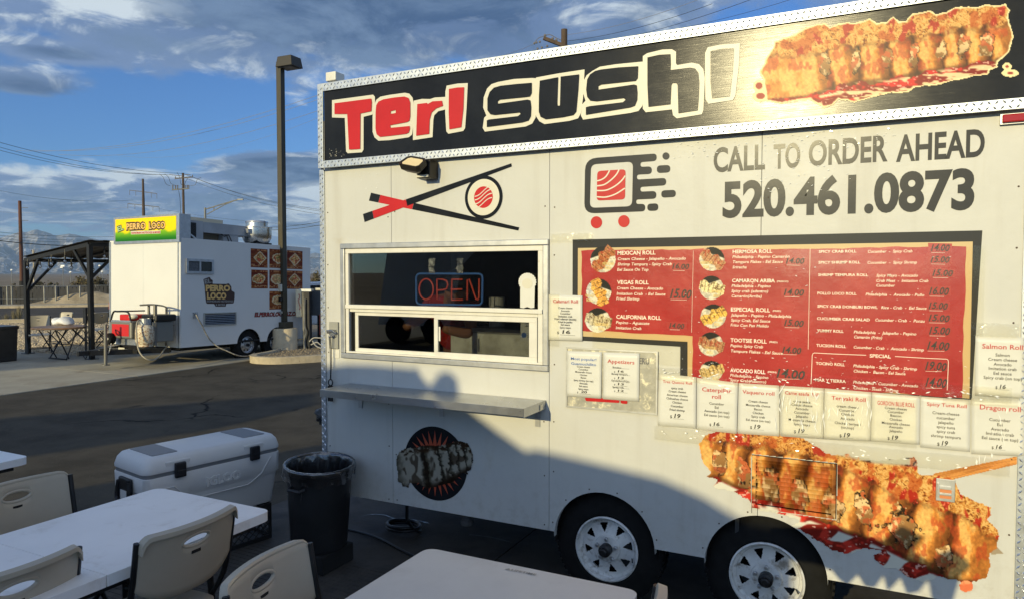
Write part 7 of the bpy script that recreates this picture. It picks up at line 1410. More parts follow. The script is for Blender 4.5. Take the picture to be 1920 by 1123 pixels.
# meter post with boxes
def PD(px, py, D): return P(px, py, D)
Dm = 17.2; MT = thing('meter_pedestal', 'black post carrying a cream box, right of the lamp post base', 'electric meter', (*G(573, 657), .1)); b0 = PD(577, 652, Dm); b1 = PD(577, 547, Dm)
m = MB(); m.box((b0+b1)/2, (.14, .22, (b1-b0).length), Matrix.Rotation(YAW, 3, 'Z')); to_obj('post', m, dblack, MT); c = PD(562, 568, Dm); m = MB(); m.box(c, (.15, .20, .66), Matrix.Rotation(YAW, 3, 'Z')); to_obj('cream_box', m, mat('cream_box', (.78, .69, .48), .5), MT, bevel=.02)
m = MB(); m.box(PD(574, 544, Dm), (.30, .22, .06), Matrix.Rotation(YAW, 3, 'Z')); to_obj('post_cap', m, alud, MT); m = MB(); q = [PD(x, y, Dm-.16) for x, y in ((572, 560), (571, 600), (571.5, 612), (574, 622), (570, 640), (572, 653))]; m.tube(smooth_path(q, 5), .016, 6); m.bar(PD(569.5, 548, Dm-.1), PD(571, 653, Dm-.1), .05); to_obj('conduit', m, galv, MT)
m = MB(); q = [PD(x, y, Dm-.12) for x, y in ((559, 552), (562, 553), (561, 560), (559, 562), (561, 570), (563, 576), (561, 580))]; m.tube(smooth_path(q, 4), .006, 5); to_obj('marker_scribble', m, redv, MT)
MT2 = thing('electric_cabinet', 'dark grey cabinet on a post behind the corner of the sushi trailer', 'electric cabinet', (*P(595, 640, 17.6).to_2d(), .1)); m = MB(); m.box(PD(601, 567, 17.6), (.44, .2, .62), Matrix.Rotation(YAW, 3, 'Z')); to_obj('cabinet', m, mat('cabinet_grey', (.09, .10, .11), .5, .3), MT2, bevel=.02)
m = MB(); m.box(PD(596, 542, 17.5), (.13, .05, .05), Matrix.Rotation(YAW, 3, 'Z')); to_obj('white_tag', m, creamv, MT2); m = MB(); m.box(PD(600, 616, 17.7), (.10, .10, .80), Matrix.Rotation(YAW, 3, 'Z')); to_obj('cabinet_post', m, dblack, MT2); m = MB(); m.box(PD(601, 608, 17.5), (.05, .05, .5), Matrix.Rotation(YAW, 3, 'Z')); to_obj('red_pipe', m, mat('brick_red', (.25, .05, .03), .7), MT2)
m = MB()
for q in ([(580, 640), (588, 633), (600, 633), (616, 634)], [(583, 646), (594, 641), (600, 645), (612, 650)], [(586, 638), (590, 645), (596, 650), (610, 655)]): m.tube(smooth_path([PD(x, y, 16.9) for x, y in q], 5), .016, 6)
tag(to_obj('loose_cables', m, mat('cable_grey', (.35, .34, .32), .5), smooth='all'), 'tangle of pale cables on the island at the sushi trailer corner', 'cables')
# parked car glimpsed in the gap
CR = thing('parked_car', 'pale car roof and dark windows glimpsed in the gap behind the far trailer', 'car', (*P(612, 600, 21).to_2d(), 0)); cp = P(615, 600, 21); cpos = Vector((cp.x, cp.y, 0)); Mc = Matrix.Translation(cpos) @ Matrix.Rotation(YAW+.1, 4, 'Z')
prof = [(-2.2, .45), (-2.25, .85), (-1.9, 1.05), (-1.2, 1.12), (-.75, 1.62), (.9, 1.68), (1.6, 1.15), (2.2, 1.0), (2.25, .45)]; carb = mat('car_paint', (.62, .66, .72), .3, coat=.5)
m = MB(); m.flat([prof], lambda u, v: tuple(Mc @ Vector((u, -.85, v))), lambda u, v: tuple(Mc @ Vector((u, .85, v)))); to_obj('car_body', m, carb, CR, bevel=.06)
for sx in (-1.4, 1.4):
    for sy in (-.80, .72): m = MB(); m.lathe([(.20, -.08), (.31, -.09), (.33, 0), (.31, .09), (.2, .08)], (0, 0, 0), 20, 'Y'); m.v = [tuple(Mc @ (Vector(v)+Vector((sx, sy, .33)))) for v in m.v]; to_obj('wheel', m, rubber, CR, smooth=True)
m = MB(); m.flat([[(-1.08, 1.12), (-.66, 1.54), (.84, 1.58), (1.42, 1.14)]], lambda u, v: tuple(Mc @ Vector((u, -.858, v))), lambda u, v: tuple(Mc @ Vector((u, -.8515, v)))); to_obj('side_window', m, MATS['dark_glass'], CR)
# ================================================================ folding chairs
def chair_template(loc, rotz, label, group):
    T = thing('folding_chair', label, 'chair', loc, rotz, group); hw = .238
    K = dict(world=False)
    def yb(x, z): return -.215-.17*(z-.58)-.050*(1-min(1, abs(x)/hw)**2)
    zt = lambda x: .868-.030*max(0, (abs(x)-.205)/.033)**2
    zb_ = lambda x: .575+.075*(abs(x)/hw)**3.2
    hx_, hz, hh = .066, .795, .024
    xs = sorted(set(list(np.linspace(-hw, hw, 33))+[-hx_*math.cos(t) for t in np.linspace(0, math.pi, 17)])); m = MB(); th = .012
    def col(x, segs):
        ids = []
        for (z0, z1, n) in segs:
            for k in range(n+1): z = z0+(z1-z0)*k/n; ids.append((x, yb(x, z), z))
        return ids
    for i in range(len(xs)-1):
        a, b = xs[i], xs[i+1]; ina, inb = abs(a) < hx_+1e-6, abs(b) < hx_+1e-6
        if ina and inb:
            ha, hb = hh*math.sqrt(max(0, 1-(a/hx_)**2)), hh*math.sqrt(max(0, 1-(b/hx_)**2)); rng_ = [((zb_(a), hz-ha), (zb_(b), hz-hb), 6), ((hz+ha, zt(a)), (hz+hb, zt(b)), 2)]
        else: rng_ = [((zb_(a), zt(a)), (zb_(b), zt(b)), 8)]
        for (sa, sb, n) in rng_:
            for k in range(n):
                za, za2 = sa[0]+(sa[1]-sa[0])*k/n, sa[0]+(sa[1]-sa[0])*(k+1)/n; zb2, zb3 = sb[0]+(sb[1]-sb[0])*k/n, sb[0]+(sb[1]-sb[0])*(k+1)/n
                m.add([(a, yb(a, za), za), (b, yb(b, zb2), zb2), (b, yb(b, zb3), zb3), (a, yb(a, za2), za2)], [(0, 1, 2, 3)])
    me_o = to_obj('backrest', m, chairw, T, recalc=False, **K); bm = bmesh.new(); bm.from_mesh(me_o.data); bmesh.ops.remove_doubles(bm, verts=bm.verts, dist=.0004); bmesh.ops.recalc_face_normals(bm, faces=bm.faces); bm.to_mesh(me_o.data); bm.free()
    s = me_o.modifiers.new('solid', 'SOLIDIFY'); s.thickness = th; s.offset = 0; me_o.modifiers.new('b', 'BEVEL').width = .003
    for p in me_o.data.polygons: p.use_smooth = True
    # rolled lip along the top and down the shoulders
    m = MB(); xs2 = list(np.linspace(-hw-.002, hw+.002, 41)); 
    for x in xs2:
        z1 = zt(x)+.004; y1 = yb(x, z1); dn = .010+.020*max(0, (abs(x)-.222)/.018)**1.5; bk = .026
        m.v += [(x, y1+.009, z1-.004), (x, y1+.004, z1+.003), (x, y1-bk, z1-.002), (x, y1-bk-.001, z1-.010-dn*.9), (x, y1-bk+.006, z1-.010-dn*.9), (x, y1+.008, z1-.012-dn*.5)]
    n = len(xs2); m.f = [(6*i+j, 6*i+(j+1) % 6, 6*i+6+(j+1) % 6, 6*i+6+j) for i in range(n-1) for j in range(6)]+[tuple(range(6)), tuple(6*(n-1)+j for j in range(6))]
    to_obj('top_lip', m, chairw, T, smooth=True, **K)
    # raised rim of the hand hole, and the slot
    m = MB(); pts = [(hx_*1.04*math.cos(t), 0, hz+hh*1.06*math.sin(t)) for t in np.linspace(0, 2*math.pi, 33)[:-1]]; m.tube([(x, yb(x, z)-.0, z) for x, _, z in pts], .0085, 8, closed=True); to_obj('handle_rim', m, chairw, T, smooth='all', **K)
    m = MB(); m.box((0, yb(0, .745)-.001, .745), (.044, .016, .013)); to_obj('slot', m, under, T, **K)
    # seat
    out = rr_poly([(-.215, -.19), (.215, -.19), (.205, .20), (-.205, .20)], [.06, .06, .09, .09], 6); m = MB(); nn = 14; 
    c0 = (0, .0)
    fn = lambda u, v: (u, v, .452-.022*max(0, 1-(u/.2)**2)*max(0, 1-((v)/.2)**2)-.02*max(0, (v-.12)/.08)**2)
    rings_ = [[(u*k, v*k) for u, v in out] for k in (1, .93, .8, .6, .35)]; L = len(out)
    for r_i, rg_ in enumerate(rings_): m.v += [(fn(u, v)[0], fn(u, v)[1], fn(u, v)[2]-(.012 if r_i == 0 else 0)) for u, v in rg_]
    m.v.append(fn(0, 0)); m.f = [(r_*L+i, r_*L+(i+1) % L, (r_+1)*L+(i+1) % L, (r_+1)*L+i) for r_ in range(4) for i in range(L)]+[(4*L+i, 4*L+(i+1) % L, 5*L) for i in range(L)]
    base_i = len(m.v); m.v += [(u, v, .425) for u, v in out]; m.f += [(i, base_i+i, base_i+(i+1) % L, (i+1) % L) for i in range(L)]+[tuple(base_i+i for i in range(L))]
    to_obj('seat', m, chairw, T, smooth=True, **K)
    for s in (-1, 1):
        m = MB(); pts = [(s*.241, yb(.24, .85)+.004, .850), (s*.241, yb(.24, .60)+.008, .60), (s*.236, -.12, .43), (s*.228, .235, .008)]; m.tube(smooth_path(pts, 3), .0125, 8); to_obj('leg', m, dblack, T, smooth=True, **K)
        m = MB(); m.tube([(s*.205, .14, .425), (s*.205, -.235, .008)], .0125, 8); to_obj('leg', m, dblack, T, smooth=True, **K)
    m = MB(); m.tube([(-.232, .12, .14), (.232, .12, .14)], .009, 6); to_obj('stretcher', m, dblack, T, **K); m = MB(); m.tube([(-.205, -.16, .09), (.205, -.16, .09)], .009, 6); to_obj('stretcher', m, dblack, T, **K)
    return T
R90 = math.pi/2; GF_ = 'folding chairs at the front tables'
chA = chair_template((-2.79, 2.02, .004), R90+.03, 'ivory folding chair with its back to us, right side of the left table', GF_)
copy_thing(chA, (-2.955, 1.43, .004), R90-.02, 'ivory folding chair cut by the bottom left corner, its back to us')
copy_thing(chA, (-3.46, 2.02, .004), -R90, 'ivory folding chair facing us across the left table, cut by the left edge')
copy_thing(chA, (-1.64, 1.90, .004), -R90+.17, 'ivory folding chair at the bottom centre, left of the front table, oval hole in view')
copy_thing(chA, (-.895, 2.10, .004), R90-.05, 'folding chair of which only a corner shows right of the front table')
# ================================================================ tables
def table(label, x0, x1, y0, y1, z, mt, group, brand=False, fold=True):
    T = thing('folding_table', label, 'table', ((x0+x1)/2, (y0+y1)/2, .004), group=group); ym = (y0+y1)/2 if fold is True else fold; th = .045
    for k, (a, b) in enumerate(((y0, ym-.0015), (ym+.0015, y1))):
        r_ = [.055, .055, .004, .004] if k == 0 else [.004, .004, .055, .055]; poly = rr_poly([(x0, a), (x1, a), (x1, b), (x0, b)], r_, 8); m = MB(); m.flat([poly], lambda u, v: (u, v, z), lambda u, v: (u, v, z-th)); to_obj('tabletop', m, mt, T, bevel=.006, seg=3)
    for ye, s in ((y0+.28, -1), (y1-.30, 1)):
        for x in (x0+.10, x1-.10): m = MB(); m.tube([(x, ye, z-th-.005), (x, ye+s*.03, z-.40), (x, ye+s*.03, .01)], .0145, 10); to_obj('leg', m, dblack, T, smooth=True)
        m = MB(); m.tube([(x0+.1, ye+s*.03, z-.42), (x1-.1, ye+s*.03, z-.42)], .012, 8); m.tube([(x0+.1, ye, z-th-.018), (x1-.1, ye, z-th-.018)], .012, 8); m.tube([((x0+x1)/2-.14, ye+s*.03, z-.42), ((x0+x1)/2-.05, ye-s*.38, z-th-.012)], .009, 6); m.tube([((x0+x1)/2+.14, ye+s*.03, z-.42), ((x0+x1)/2+.05, ye-s*.38, z-th-.012)], .009, 6); to_obj('leg_frame', m, dblack, T, smooth=True)
    m = MB(); m.bb(x0+.03, x0+.05, y0+.08, y1-.08, z-th-.028, z-th-.0005); m.bb(x1-.05, x1-.03, y0+.08, y1-.08, z-th-.028, z-th-.0005); to_obj('side_rail', m, dblack, T)
    return T
GT = 'white folding tables in front'
table('white folding table at the left with the cooler behind its far end', -3.425, -2.600, .87, 2.556, .744, plasw, GT, fold=1.713)
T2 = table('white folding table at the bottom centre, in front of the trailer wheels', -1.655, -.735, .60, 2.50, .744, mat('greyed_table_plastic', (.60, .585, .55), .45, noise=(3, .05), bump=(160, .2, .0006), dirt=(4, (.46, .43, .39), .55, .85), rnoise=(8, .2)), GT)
m = MB(); V, F = text2d('LIFETIME', 0, 0, .105, .017, .02); 
m.add([(-1.235+a, 2.445+b, .7465) for a, b in V], F); m.add([(-1.262, 2.445, .7465), (-1.238, 2.445, .7465), (-1.250, 2.462, .7465)], [(0, 1, 2)]); to_obj('embossed_mark', m, mat('mark_grey', (.30, .29, .27), .5), T2)
table('white folding table of which only one corner shows at the left edge', -5.55, -4.735, .80, 2.63, .744, plasw, GT)
# ================================================================ cooler on milk crates
ca = math.radians(-11); CM = Matrix.Translation((-4.095, 3.385, .262)) @ Matrix.Rotation(math.pi/2+ca, 4, 'Z') @ Matrix.Diagonal((1, 1, .91, 1))   # local x along its length (away), y to the left
CL = thing('cooler', 'large white cooler with black latches and IGLOO moulded on its side, resting on milk crates', 'cooler', M4=CM)
CL_, CW, CH = .97, .45, .42
def cob(name, m, mt, **k): m.v = [tuple(CM @ Vector(v)) for v in m.v]; return to_obj(name, m, mt, CL, **k)
def rsec(l, w, z, r): return [(x, y, z) for x, y in rr_poly([(-l/2, -w/2), (l/2, -w/2), (l/2, w/2), (-l/2, w/2)], r, 6)]
def loft(m, secs, cap=True):
    n0 = len(m.v); k = len(secs[0])
    for s in secs: m.v += s
    m.f += [(n0+i*k+j, n0+i*k+(j+1) % k, n0+(i+1)*k+(j+1) % k, n0+(i+1)*k+j) for i in range(len(secs)-1) for j in range(k)]
    if cap: m.f += [tuple(n0+j for j in range(k))[::-1], tuple(n0+(len(secs)-1)*k+j for j in range(k))]
m = MB(); loft(m, [rsec(CL_-.10, CW-.09, 0, .05), rsec(CL_-.085, CW-.075, .008, .055), rsec(CL_-.035, CW-.03, .22, .06), rsec(CL_-.028, CW-.024, .235, .06), rsec(CL_-.004, CW-.004, .255, .06), rsec(CL_, CW, .395, .06), rsec(CL_-.006, CW-.006, .40, .06)]); cob('cooler_body', m, coolw, smooth=True)
m = MB(); loft(m, [rsec(CL_-.012, CW-.012, .4005, .055), rsec(CL_-.012, CW-.012, .428, .055)]); cob('grey_band', m, coolg, smooth=True)
m = MB(); loft(m, [rsec(CL_+.002, CW+.002, .4285, .065), rsec(CL_+.004, CW+.004, .445, .065), rsec(CL_-.02, CW-.02, .50, .07), rsec(CL_-.055, CW-.06, .528, .07), rsec(CL_-.09, CW-.10, .536, .07)]); cob('cooler_lid', m, coolw, smooth=True)
for x0, x1 in ((-.40, -.235), (.235, .40)): m = MB(); m.flat([rr_poly([(x0, -.15), (x1, -.15), (x1, .16), (x0, .16)], .012)], lambda u, v: (u, v, .5405), lambda u, v: (u, v, .52)); cob('lid_pad', m, coolg)
m = MB(); m.bb(-.425, -.401, -.155, .155, .50, .532); cob('lid_pad_edge', m, coolg, bevel=.008)
for x0, x1 in ((-.355, -.19), (.19, .345)): m = MB(); m.bb(x0, x1, -.2235, -.205, .433, .497); cob('latch_boss', m, coolw, bevel=.008)
for x in (-.265, .265):
    m = MB(); m.bb(x-.036, x+.036, -.250, -.2255, .375, .482); cob('lid_latch', m, plasb, bevel=.008); m = MB(); m.bb(x-.028, x+.028, -.257, -.2505, .385, .43); cob('latch_lip', m, plasb, bevel=.004)
# moulded side: raised line and lettering
m = MB()
for y in (-CW/2-.0005,):
    yy = lambda z: -(CW/2)+(.0 if z > .255 else (.255-z)*.055+.002)
    pts = [(-.42, .315), (-.30, .315), (-.20, .195), (.22, .195), (.32, .255), (.40, .375)]
    m.tube([(x, yy(z)-.001, z) for x, z in pts], .0045, 6)
cob('moulded_line', m, coolw, smooth=True)
V, F = text2d('IGLOO', 0, 0, .25, .062, .055); m = MB(); n = len(V); m.add([(-.085+a, -CW/2-.0045, .262+b) for a, b in V], F); m.add([(-.085+a, -CW/2+.003, .262+b) for a, b in V], [])
from collections import Counter
ec = Counter(); 
for f in F:
    for i in range(len(f)): ec[tuple(sorted((f[i], f[(i+1) % len(f)])))] += 1
m.f += [(a, b, b+n, a+n) for (a, b), c in ec.items() if c == 1]; cob('moulded_lettering', m, coolw)
m = MB(); m.bb(-CL_/2-.026, -CL_/2-.002, -.075, .075, .20, .385); cob('handle_recess', m, plasb, bevel=.008); m = MB(); m.tube(smooth_path([(-CL_/2-.025, -.07, .36), (-CL_/2-.036, -.07, .23), (-CL_/2-.036, .07, .23), (-CL_/2-.025, .07, .36)], 5), .013, 8); cob('carry_handle', m, plasb, smooth=True)
m = MB(); m.bb(-CL_/2-.029, -CL_/2-.0265, -.042, .042, .235, .30); cob('handle_window', m, coolw)
m = MB(); m.bb(-CL_/2-.0035, -CL_/2+.01, -.205, -.095, .29, .296); cob('end_groove', m, coolg)
# milk crates under it
crm = mat('crate_black', (.018, .018, .019), .5)
def crate(name_lb, cx, cy, rz_):
    Mx = Matrix.Translation((cx, cy, .006)) @ Matrix.Rotation(rz_, 4, 'Z'); T = thing('milk_crate', name_lb, 'milk crate', M4=Mx, group='milk crates under the cooler'); h, w = .255, .165
    for a in range(4):
        Rz = Mx @ Matrix.Rotation(a*math.pi/2, 4, 'Z'); m = MB(); m.bb(-w, w, w-.008, w, 0, .03); m.bb(-w, w, w-.010, w, h-.055, h); m.bb(-w, -w+.022, w-.008, w, .03, h-.055); m.bb(w-.022, w, w-.008, w, .03, h-.055); m.bb(-w, w, w-.007, w-.001, .145, .155)
        L = .31; k0 = -w
        for i in range(-3, 8):
            for s in (1, -1):
                x0 = -w+.055*i; x1 = x0+.19; 
                a0, z0, a1, z1 = x0, .03, x1, h-.055
                if s < 0: a0, a1 = a1, a0
                def clip(pa, pb):
                    (xa_, za_), (xb_, zb2) = pa, pb
                    lo, hi = -w+.02, w-.02
                    t0, t1 = 0, 1; dx_ = xb_-xa_
                    if dx_ == 0: return None
                    ta, tb = sorted(((lo-xa_)/dx_, (hi-xa_)/dx_)); t0, t1 = max(0, ta), min(1, tb)
                    return None if t1-t0 < .06 else ((xa_+dx_*t0, za_+(zb2-za_)*t0), (xa_+dx_*t1, za_+(zb2-za_)*t1))
                c = clip((a0, z0), (a1, z1))
                if c: m.bar((c[0][0], w-.004, c[0][1]), (c[1][0], w-.004, c[1][1]), .004, .007, up=Vector((0, 1, 0)))
        m.v = [tuple(Rz @ Vector(v)) for v in m.v]; to_obj('lattice_side', m, crm, T)
    m = MB(); m.bb(-w+.01, w-.01, -w+.01, w-.01, .004, .012); m.v = [tuple(Mx @ Vector(v)) for v in m.v]; to_obj('crate_floor', m, crm, T); return T
u_ = Vector((math.sin(-ca)*1, math.cos(-ca), 0)); u_ = (CM.to_3x3() @ Vector((1, 0, 0)))
c1 = Vector((-4.115, 3.375, 0))+u_*.29; c2 = Vector((-4.115, 3.375, 0))-u_*.24
crate('black lattice milk crate under the right end of the cooler', c1.x+.05, c1.y-.04, -ca*-1); crate('black lattice milk crate under the left end of the cooler', c2.x, c2.y, ca)
# ================================================================ trash can with clear liner
tx_, ty_ = -3.195, 3.550; tz0 = .09; TC = thing('trash_can', 'round black trash can with a clear plastic liner at the corner of the sushi trailer', 'trash can', (tx_, ty_, .005))
tilt = Matrix.Translation((tx_, ty_, .125)) @ Matrix.Rotation(math.radians(3.0), 4, 'Y') @ Matrix.Rotation(math.radians(2.2), 4, 'X') @ Matrix.Diagonal((.86, .86, .815, 1))
def tc_(name, m, mt, **k): m.v = [tuple(tilt @ Vector(v)) for v in m.v]; return to_obj(name, m, mt, TC, **k)
m = MB(); m.lathe([(.19, .02), (.205, .025), (.210, .06), (.238, .60), (.252, .605), (.252, .635), (.258, .64), (.258, .672), (.248, .676), (.240, .66), (.196, .05), (.0, .05)], (0, 0, 0), 48, capends=False); tc_('can_body', m, mat('can_black', (.013, .014, .016), .5, noise=(4, .3), dirt=(9, (.04, .04, .042), .6, .8)), smooth=True)
for a in (-.35, 2.8): m = MB(); c, s = math.cos(a-1.2), math.sin(a-1.2); m.tube([(c*.235-s*.06, s*.235+c*.06, .55), (c*.275-s*.05, s*.275+c*.05, .54), (c*.275+s*.05, s*.275-c*.05, .54), (c*.235+s*.06, s*.235-c*.06, .55)], .014, 8); tc_('can_handle', m, MATS['can_black'], smooth=True)
m = MB(); nn, rr3 = 96, []
prof = [(.262, .575), (.262, .60), (.264, .64), (.266, .672), (.262, .684), (.250, .684), (.240, .66), (.232, .60), (.222, .45), (.205, .30), (.17, .24), (.06, .22), (.005, .22)]
for (r_, z) in prof:
    for k in range(nn):
        a = 2*math.pi*k/nn; w = .006*math.sin(17*a+z*30)+.004*math.sin(41*a+z*11) if z < .66 else .002*math.sin(23*a); dz = (.010*math.sin(9*a)+.006*math.sin(23*a)) if z < .58 and r_ > .25 else 0
        rr_2 = r_+(w if r_ > .25 else w*1.6-.004); m.v.append((rr_2*math.cos(a), rr_2*math.sin(a), z+dz))
m.f = [(i*nn+k, i*nn+(k+1) % nn, (i+1)*nn+(k+1) % nn, (i+1)*nn+k) for i in range(len(prof)-1) for k in range(nn)]
tc_('liner', m, glassy('liner_film', (.82, .82, .83), .14, .12, (14, .6, .01, (1, 1, .4))), smooth='all', recalc=False)
BK = thing('crate', 'low dark crate under the round trash can', 'crate', (tx_, ty_, .005)); m = MB(); m.bb(tx_-.16, tx_+.16, ty_-.15, ty_+.15, .006, .125); to_obj('crate_body', m, under, BK, bevel=.008)
# hoses, drain pipe and rubbish under the trailer
m = MB(); pts = [(-2.98, 4.25, .38), (-2.98, 4.23, .12)]+[(-3.06+.13*math.cos(t), 4.3+.10*math.sin(t), .016+.0035*t) for t in np.linspace(0, 12, 28)]; m.tube(smooth_path(pts, 2), .012, 7); tag(to_obj('coiled_hose', m, plasb, smooth='all'), 'black hose coiled on the ground under the left end of the sushi trailer', 'hose')
m = MB(); m.cyl((-2.33, 3.98, .30), (-2.33, 3.98, .385), .035, 14); m.lathe([(.035, .30), (.042, .29), (.042, .27), (.03, .26)], (-2.33, 3.98, 0), 14); part('drain_pipe', m, mat('drain_grey', (.10, .10, .10), .6))
m = MB(); pts = [G(620, 990)+(.02,), G(700, 1010)+(.02,), G(760, 1040)+(.02,), G(800, 1060)+(.02,)]; m.tube(smooth_path([Vector(p) for p in pts], 6), .010, 6); tag(to_obj('ground_hose', m, plasb, smooth='all'), 'thin dark hose lying on the pavement in front of the sushi trailer', 'hose')
BGB = MB(); c = Vector((-3.53, 4.02, .86)); BGB.sphere(c, .085, 16, 10, (1.2, .7, .7))
for i, v in enumerate(BGB.v): v = Vector(v); BGB.v[i] = tuple(c+(v-c)*(1+.25*math.sin(v.x*70)*math.sin(v.z*90)+.12*math.sin(v.y*150)))
part('hanging_bag', BGB, mat('bin_bag', (.02, .02, .022), .3), smooth=True)
m = MB(); m.bb(-3.58, -3.379, 3.99, 4.03, .80, .83); part('side_hook', m, dblack)
# water stain lines under the trailer
m = MB(); rg = random.Random(8)
for q in ([(672, 972), (690, 966), (720, 966), (745, 975), (775, 975), (805, 982)], [(880, 1003), (920, 1008), (960, 1018)], [(755, 1020), (775, 1010), (795, 1003)]):
    P2 = smooth_path([Vector((*G(x, y), .0)) for x, y in q], 5)
    for i in range(len(P2)-1):
        a, b = P2[i], P2[i+1]; w = rg.uniform(.003, .012); m.add([(a.x, a.y-w, .0065), (b.x, b.y-w, .0065), (b.x, b.y+w, .0065), (a.x, a.y+w, .0065)], [(0, 1, 2, 3)])
tag(to_obj('wet_streaks', m, mat('wet_streak', (.16, .16, .16), .25)), kind='stuff')

# ================================================================ patio table and chairs
GPc = 'folding chairs on the patio'
PTb = thing('folding_table', 'round brown topped folding table on the patio', 'table', (-15.75, 9.45, .01)); tc0 = Vector((*G(112, 611, .74), 0)); 
m = MB(); m.lathe([(.01, .735), (.52, .735), (.535, .72), (.535, .70), (.52, .69), (.01, .69)], (tc0.x, tc0.y, 0), 40); to_obj('tabletop', m, mat('brown_laminate', (.24, .13, .06), .45, noise=(5, .2), dirt=(4, (.36, .30, .22), .5, .7)), PTb, smooth=True)
for s in (-1, 1):
    m = MB(); m.tube([(tc0.x+s*.30, tc0.y-.28, .69), (tc0.x+s*.22, tc0.y+.05, .03)], .014, 8); m.tube([(tc0.x+s*.18, tc0.y+.28, .69), (tc0.x+s*.30, tc0.y-.05, .03)], .014, 8); to_obj('leg', m, dblack, PTb)
m = MB(); m.tube([(tc0.x-.32, tc0.y-.06, .03), (tc0.x+.32, tc0.y-.06, .03)], .016, 8); m.tube([(tc0.x-.27, tc0.y+.0, .35), (tc0.x+.27, tc0.y+.0, .35)], .012, 8); to_obj('leg_frame', m, dblack, PTb)
def pch(px, py, rz_, lb): x, y = G(px, py); return copy_thing(chA, (x, y, .011), rz_, lb, GPc)
pch(74, 662, -R90-.5, 'folding chair with tilted back left of the round patio table'); pch(108, 650, R90+1.6, 'folding chair behind the round patio table, seat facing us'); pch(146, 645, 2.6, 'folding chair at the far right side of the round patio table'); pch(176, 648, R90+.15, 'pale folding chair just behind the right patio post'); pch(196, 650, R90+1.2, 'pale folding chair next to the generator')
m = MB(); c = Vector((*G(118, 606, .76), .80)); m.sphere(c, .24, 20, 10, (1.25, .8, .42))
for i, v in enumerate(m.v):
    v = Vector(v); m.v[i] = (v.x, v.y, max(.742, v.z+.03*math.sin(v.x*18)))
tag(to_obj('white_bag', m, mat('white_bag', (.80, .80, .80), .5), smooth=True), 'white plastic bag lying on the round patio table', 'bag')
# ================================================================ added unseen behind the camera: shapes cut to throw the long evening shadows
YC = -8.2
YN = -4.4; YS = 1.0
def toc(X, Y, Z, yc=None):       # where the line from a shaded point to the sun crosses the plane Y = yc
    k = (Y-(YC if yc is None else yc))/-sun_dir.y; return X+sun_dir.x*k, Z+sun_dir.z*k
caster_tan = mat('shadow_caster_tan', (.36, .29, .21), .9, noise=(.7, .12), bump=(20, .5, .01))
def wp(px, py, yc=YN): X, Z = W(px, py); return toc(X, YW, Z, yc)
def gp3(px, py): x, y = G(px, py); return toc(x, y, 0, YN)
def gp2(px, py): x, y = G(px, py); return toc(x, y, 0)
e1 = gp3(140, 915); e2 = gp3(600, 833)
top = [(e1[0]-.5, 0), (e1[0]-.1, e1[1]-.3), e1, e2, (e2[0]+.4, e2[1]+.35), wp(613, 686), wp(650, 682), wp(700, 683), wp(775, 690)]
top += [wp(782, 686), wp(788, 702), wp(805, 722), wp(812, 716), wp(822, 700), wp(840, 695), wp(856, 708), wp(858, 733), wp(880, 768), wp(930, 806), wp(985, 845), wp(1005, 842), wp(1120, 868), wp(1240, 897), wp(1320, 932), wp(1370, 962), wp(1400, 980), wp(1450, 990)]
last = wp(1480, 990); top += [last, (last[0], 0)]
BH = thing('skyline_caster', 'added tan wall behind the viewer, its top cut to cast the trailer shadow edge', 'shadow caster', (-3.5, YN-2, 0))  # added unseen wall, skyline cut to cast the shadow edge on the trailer
m = MB(); m.flat([top], lambda u, v: (u, YN, v), lambda u, v: (u, YN-.12, v)); to_obj('skyline_board', m, caster_tan, BH)
for x in (-4.6, -3.7, -2.8): m = MB(); m.bb(x, x+.6, YN+.002, YN+.03, .8, 1.6); to_obj('window', m, MATS['dark_glass'], BH)
# added out of view on the right: board cut to cast the small wall shadows
q = lambda a, b: wp(a, b, YS)
SN = thing('cutout_caster', 'added cut-out board right of the viewer, shaped to cast small shadows on the trailer', 'shadow_cutout', (q(1600, 1000)[0], YS, 0))
top = [q(1440, 988), q(1570, 988), q(1640, 1010), q(1655, 1012), q(1690, 984), q(1733, 1006), q(1712, 1032), q(1745, 1052), q(1765, 1034), q(1790, 1028), q(1821, 1058), q(1800, 1080), q(1788, 1121)]
bot = [(q(1788, 1121)[0]-.02, q(1788, 1121)[1]-.06), (q(1750, 1118)[0], q(1788, 1121)[1]-.06), q(1740, 1086), q(1722, 1108), q(1700, 1112), q(1688, 1082), q(1664, 1108), q(1656, 1078), q(1640, 1100), q(1622, 1098), q(1608, 1076), q(1588, 1096), q(1572, 1084), q(1560, 1068), q(1520, 1055), q(1440, 1045)]
try: m = MB(); m.flat([top+bot], lambda u, v: (u, YS, v), lambda u, v: (u, YS-.012, v)); to_obj('caster_board', m, caster_tan, SN)
except Exception as ex: print('shadow_cutout', ex)
zq = q(1500, 1060)[1]
for x in (q(1470, 1060)[0], q(1760, 1060)[0]): m = MB(); m.cyl((x, YS-.03, 0), (x, YS-.03, zq), .014, 8); to_obj('caster_post', m, dblack, SN)
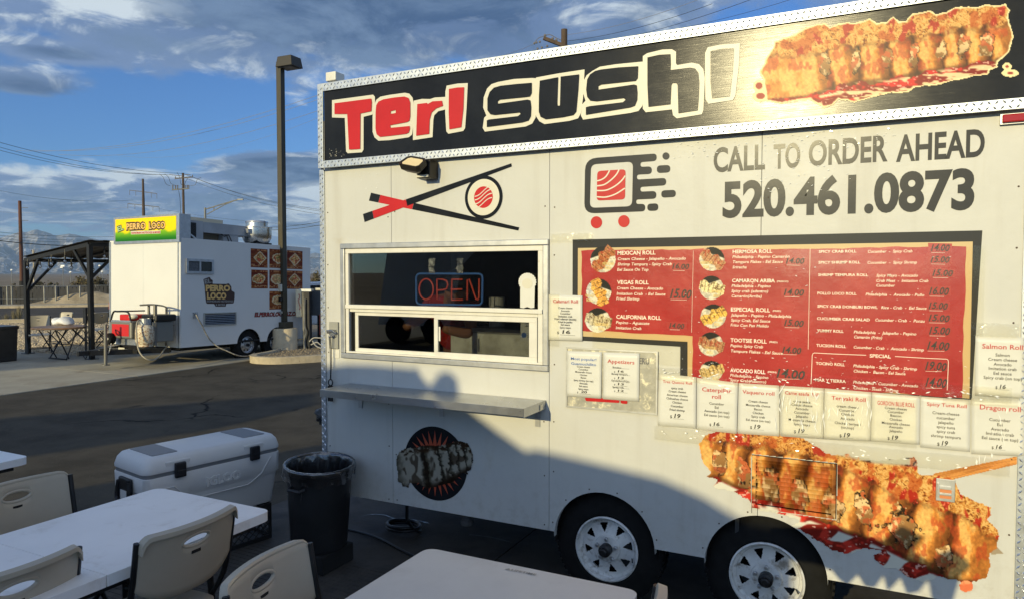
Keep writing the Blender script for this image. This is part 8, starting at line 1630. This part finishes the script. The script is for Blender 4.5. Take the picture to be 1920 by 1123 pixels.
# added unseen box on wheels, outlined to throw the dark band over the asphalt
b1, b2, b3, b4 = gp2(0, 783), gp2(600, 735), gp2(600, 757), gp2(0, 838)
BV = thing('band_caster', 'added white box on wheels behind the viewer, shaped to cast the dark asphalt band', 'shade_band', ((b1[0]+b4[0])/2, YC, 0))
m = MB(); shade_band = [(b1[0]-.5, .5), b1, b2, b3, b4, (b4[0]+.1, .5)]; m.flat([shade_band], lambda u, v: (u, YC, v), lambda u, v: (u, YC-1.9, v)); to_obj('band_caster_body', m, white2, BV)
for x in (b1[0]+.1, b4[0]-.5):
    for y in (YC-.1, YC-1.8): m = MB(); m.lathe([(.2, -.1), (.36, -.1), (.38, 0), (.36, .1), (.2, .1)], (x, y, .38), 24, 'Y'); to_obj('wheel', m, rubber, BV, smooth=True)
# added unseen boards on posts, sized to throw the shaded patch on the patio slab
pp = [toc(*G(-60, 700), 0), toc(*G(230, 678), 0), toc(*G(232, 668), 0), toc(*G(-60, 668), 0)]
NB = thing('patio_shade_caster', 'two added boards on posts behind the viewer, shaped to shade the patio slab', 'patio_shade_caster', (pp[0][0], YC, 0))
pp = sorted(pp, key=lambda q: math.atan2(q[1]-sum(p[1] for p in pp)/4, q[0]-sum(p[0] for p in pp)/4))
m = MB(); m.flat([pp], lambda u, v: (u, YC, v), lambda u, v: (u, YC-.08, v)); to_obj('board', m, creamv, NB)
qd = [toc(-18.9, 9.6, .0), toc(-15.05, 9.6, .0), toc(-15.05, 9.6, .66), toc(-18.9, 9.6, .66)]; m = MB(); m.flat([qd], lambda u, v: (u, YC-.30, v), lambda u, v: (u, YC-.36, v)); to_obj('board', m, creamv, NB)
for q in (.25, .75): x = min(p[0] for p in pp)*(1-q)+max(p[0] for p in pp)*q; m = MB(); m.cyl((x, YC-.12, 0), (x, YC-.12, 2.2), .04, 8); to_obj('board_post', m, dblack, NB)

# ================================================================ haze
if HAZE:
    m = MB(); m.bb(-9200, 9200, -900, 9200, -6, 432); hz = bpy.data.materials.new('haze'); hz.use_nodes = True; t = hz.node_tree; t.nodes.clear(); o = N(t, 'ShaderNodeOutputMaterial'); v = N(t, 'ShaderNodeVolumePrincipled')
    v.inputs['Color'].default_value = (.46, .68, 1.0, 1); v.inputs['Density'].default_value = HAZE; v.inputs['Anisotropy'].default_value = .0; t.links.new(v.outputs[0], o.inputs['Volume']); tag(to_obj('haze', m, hz), kind='stuff')
for p in bpy.data.meshes:
    pass
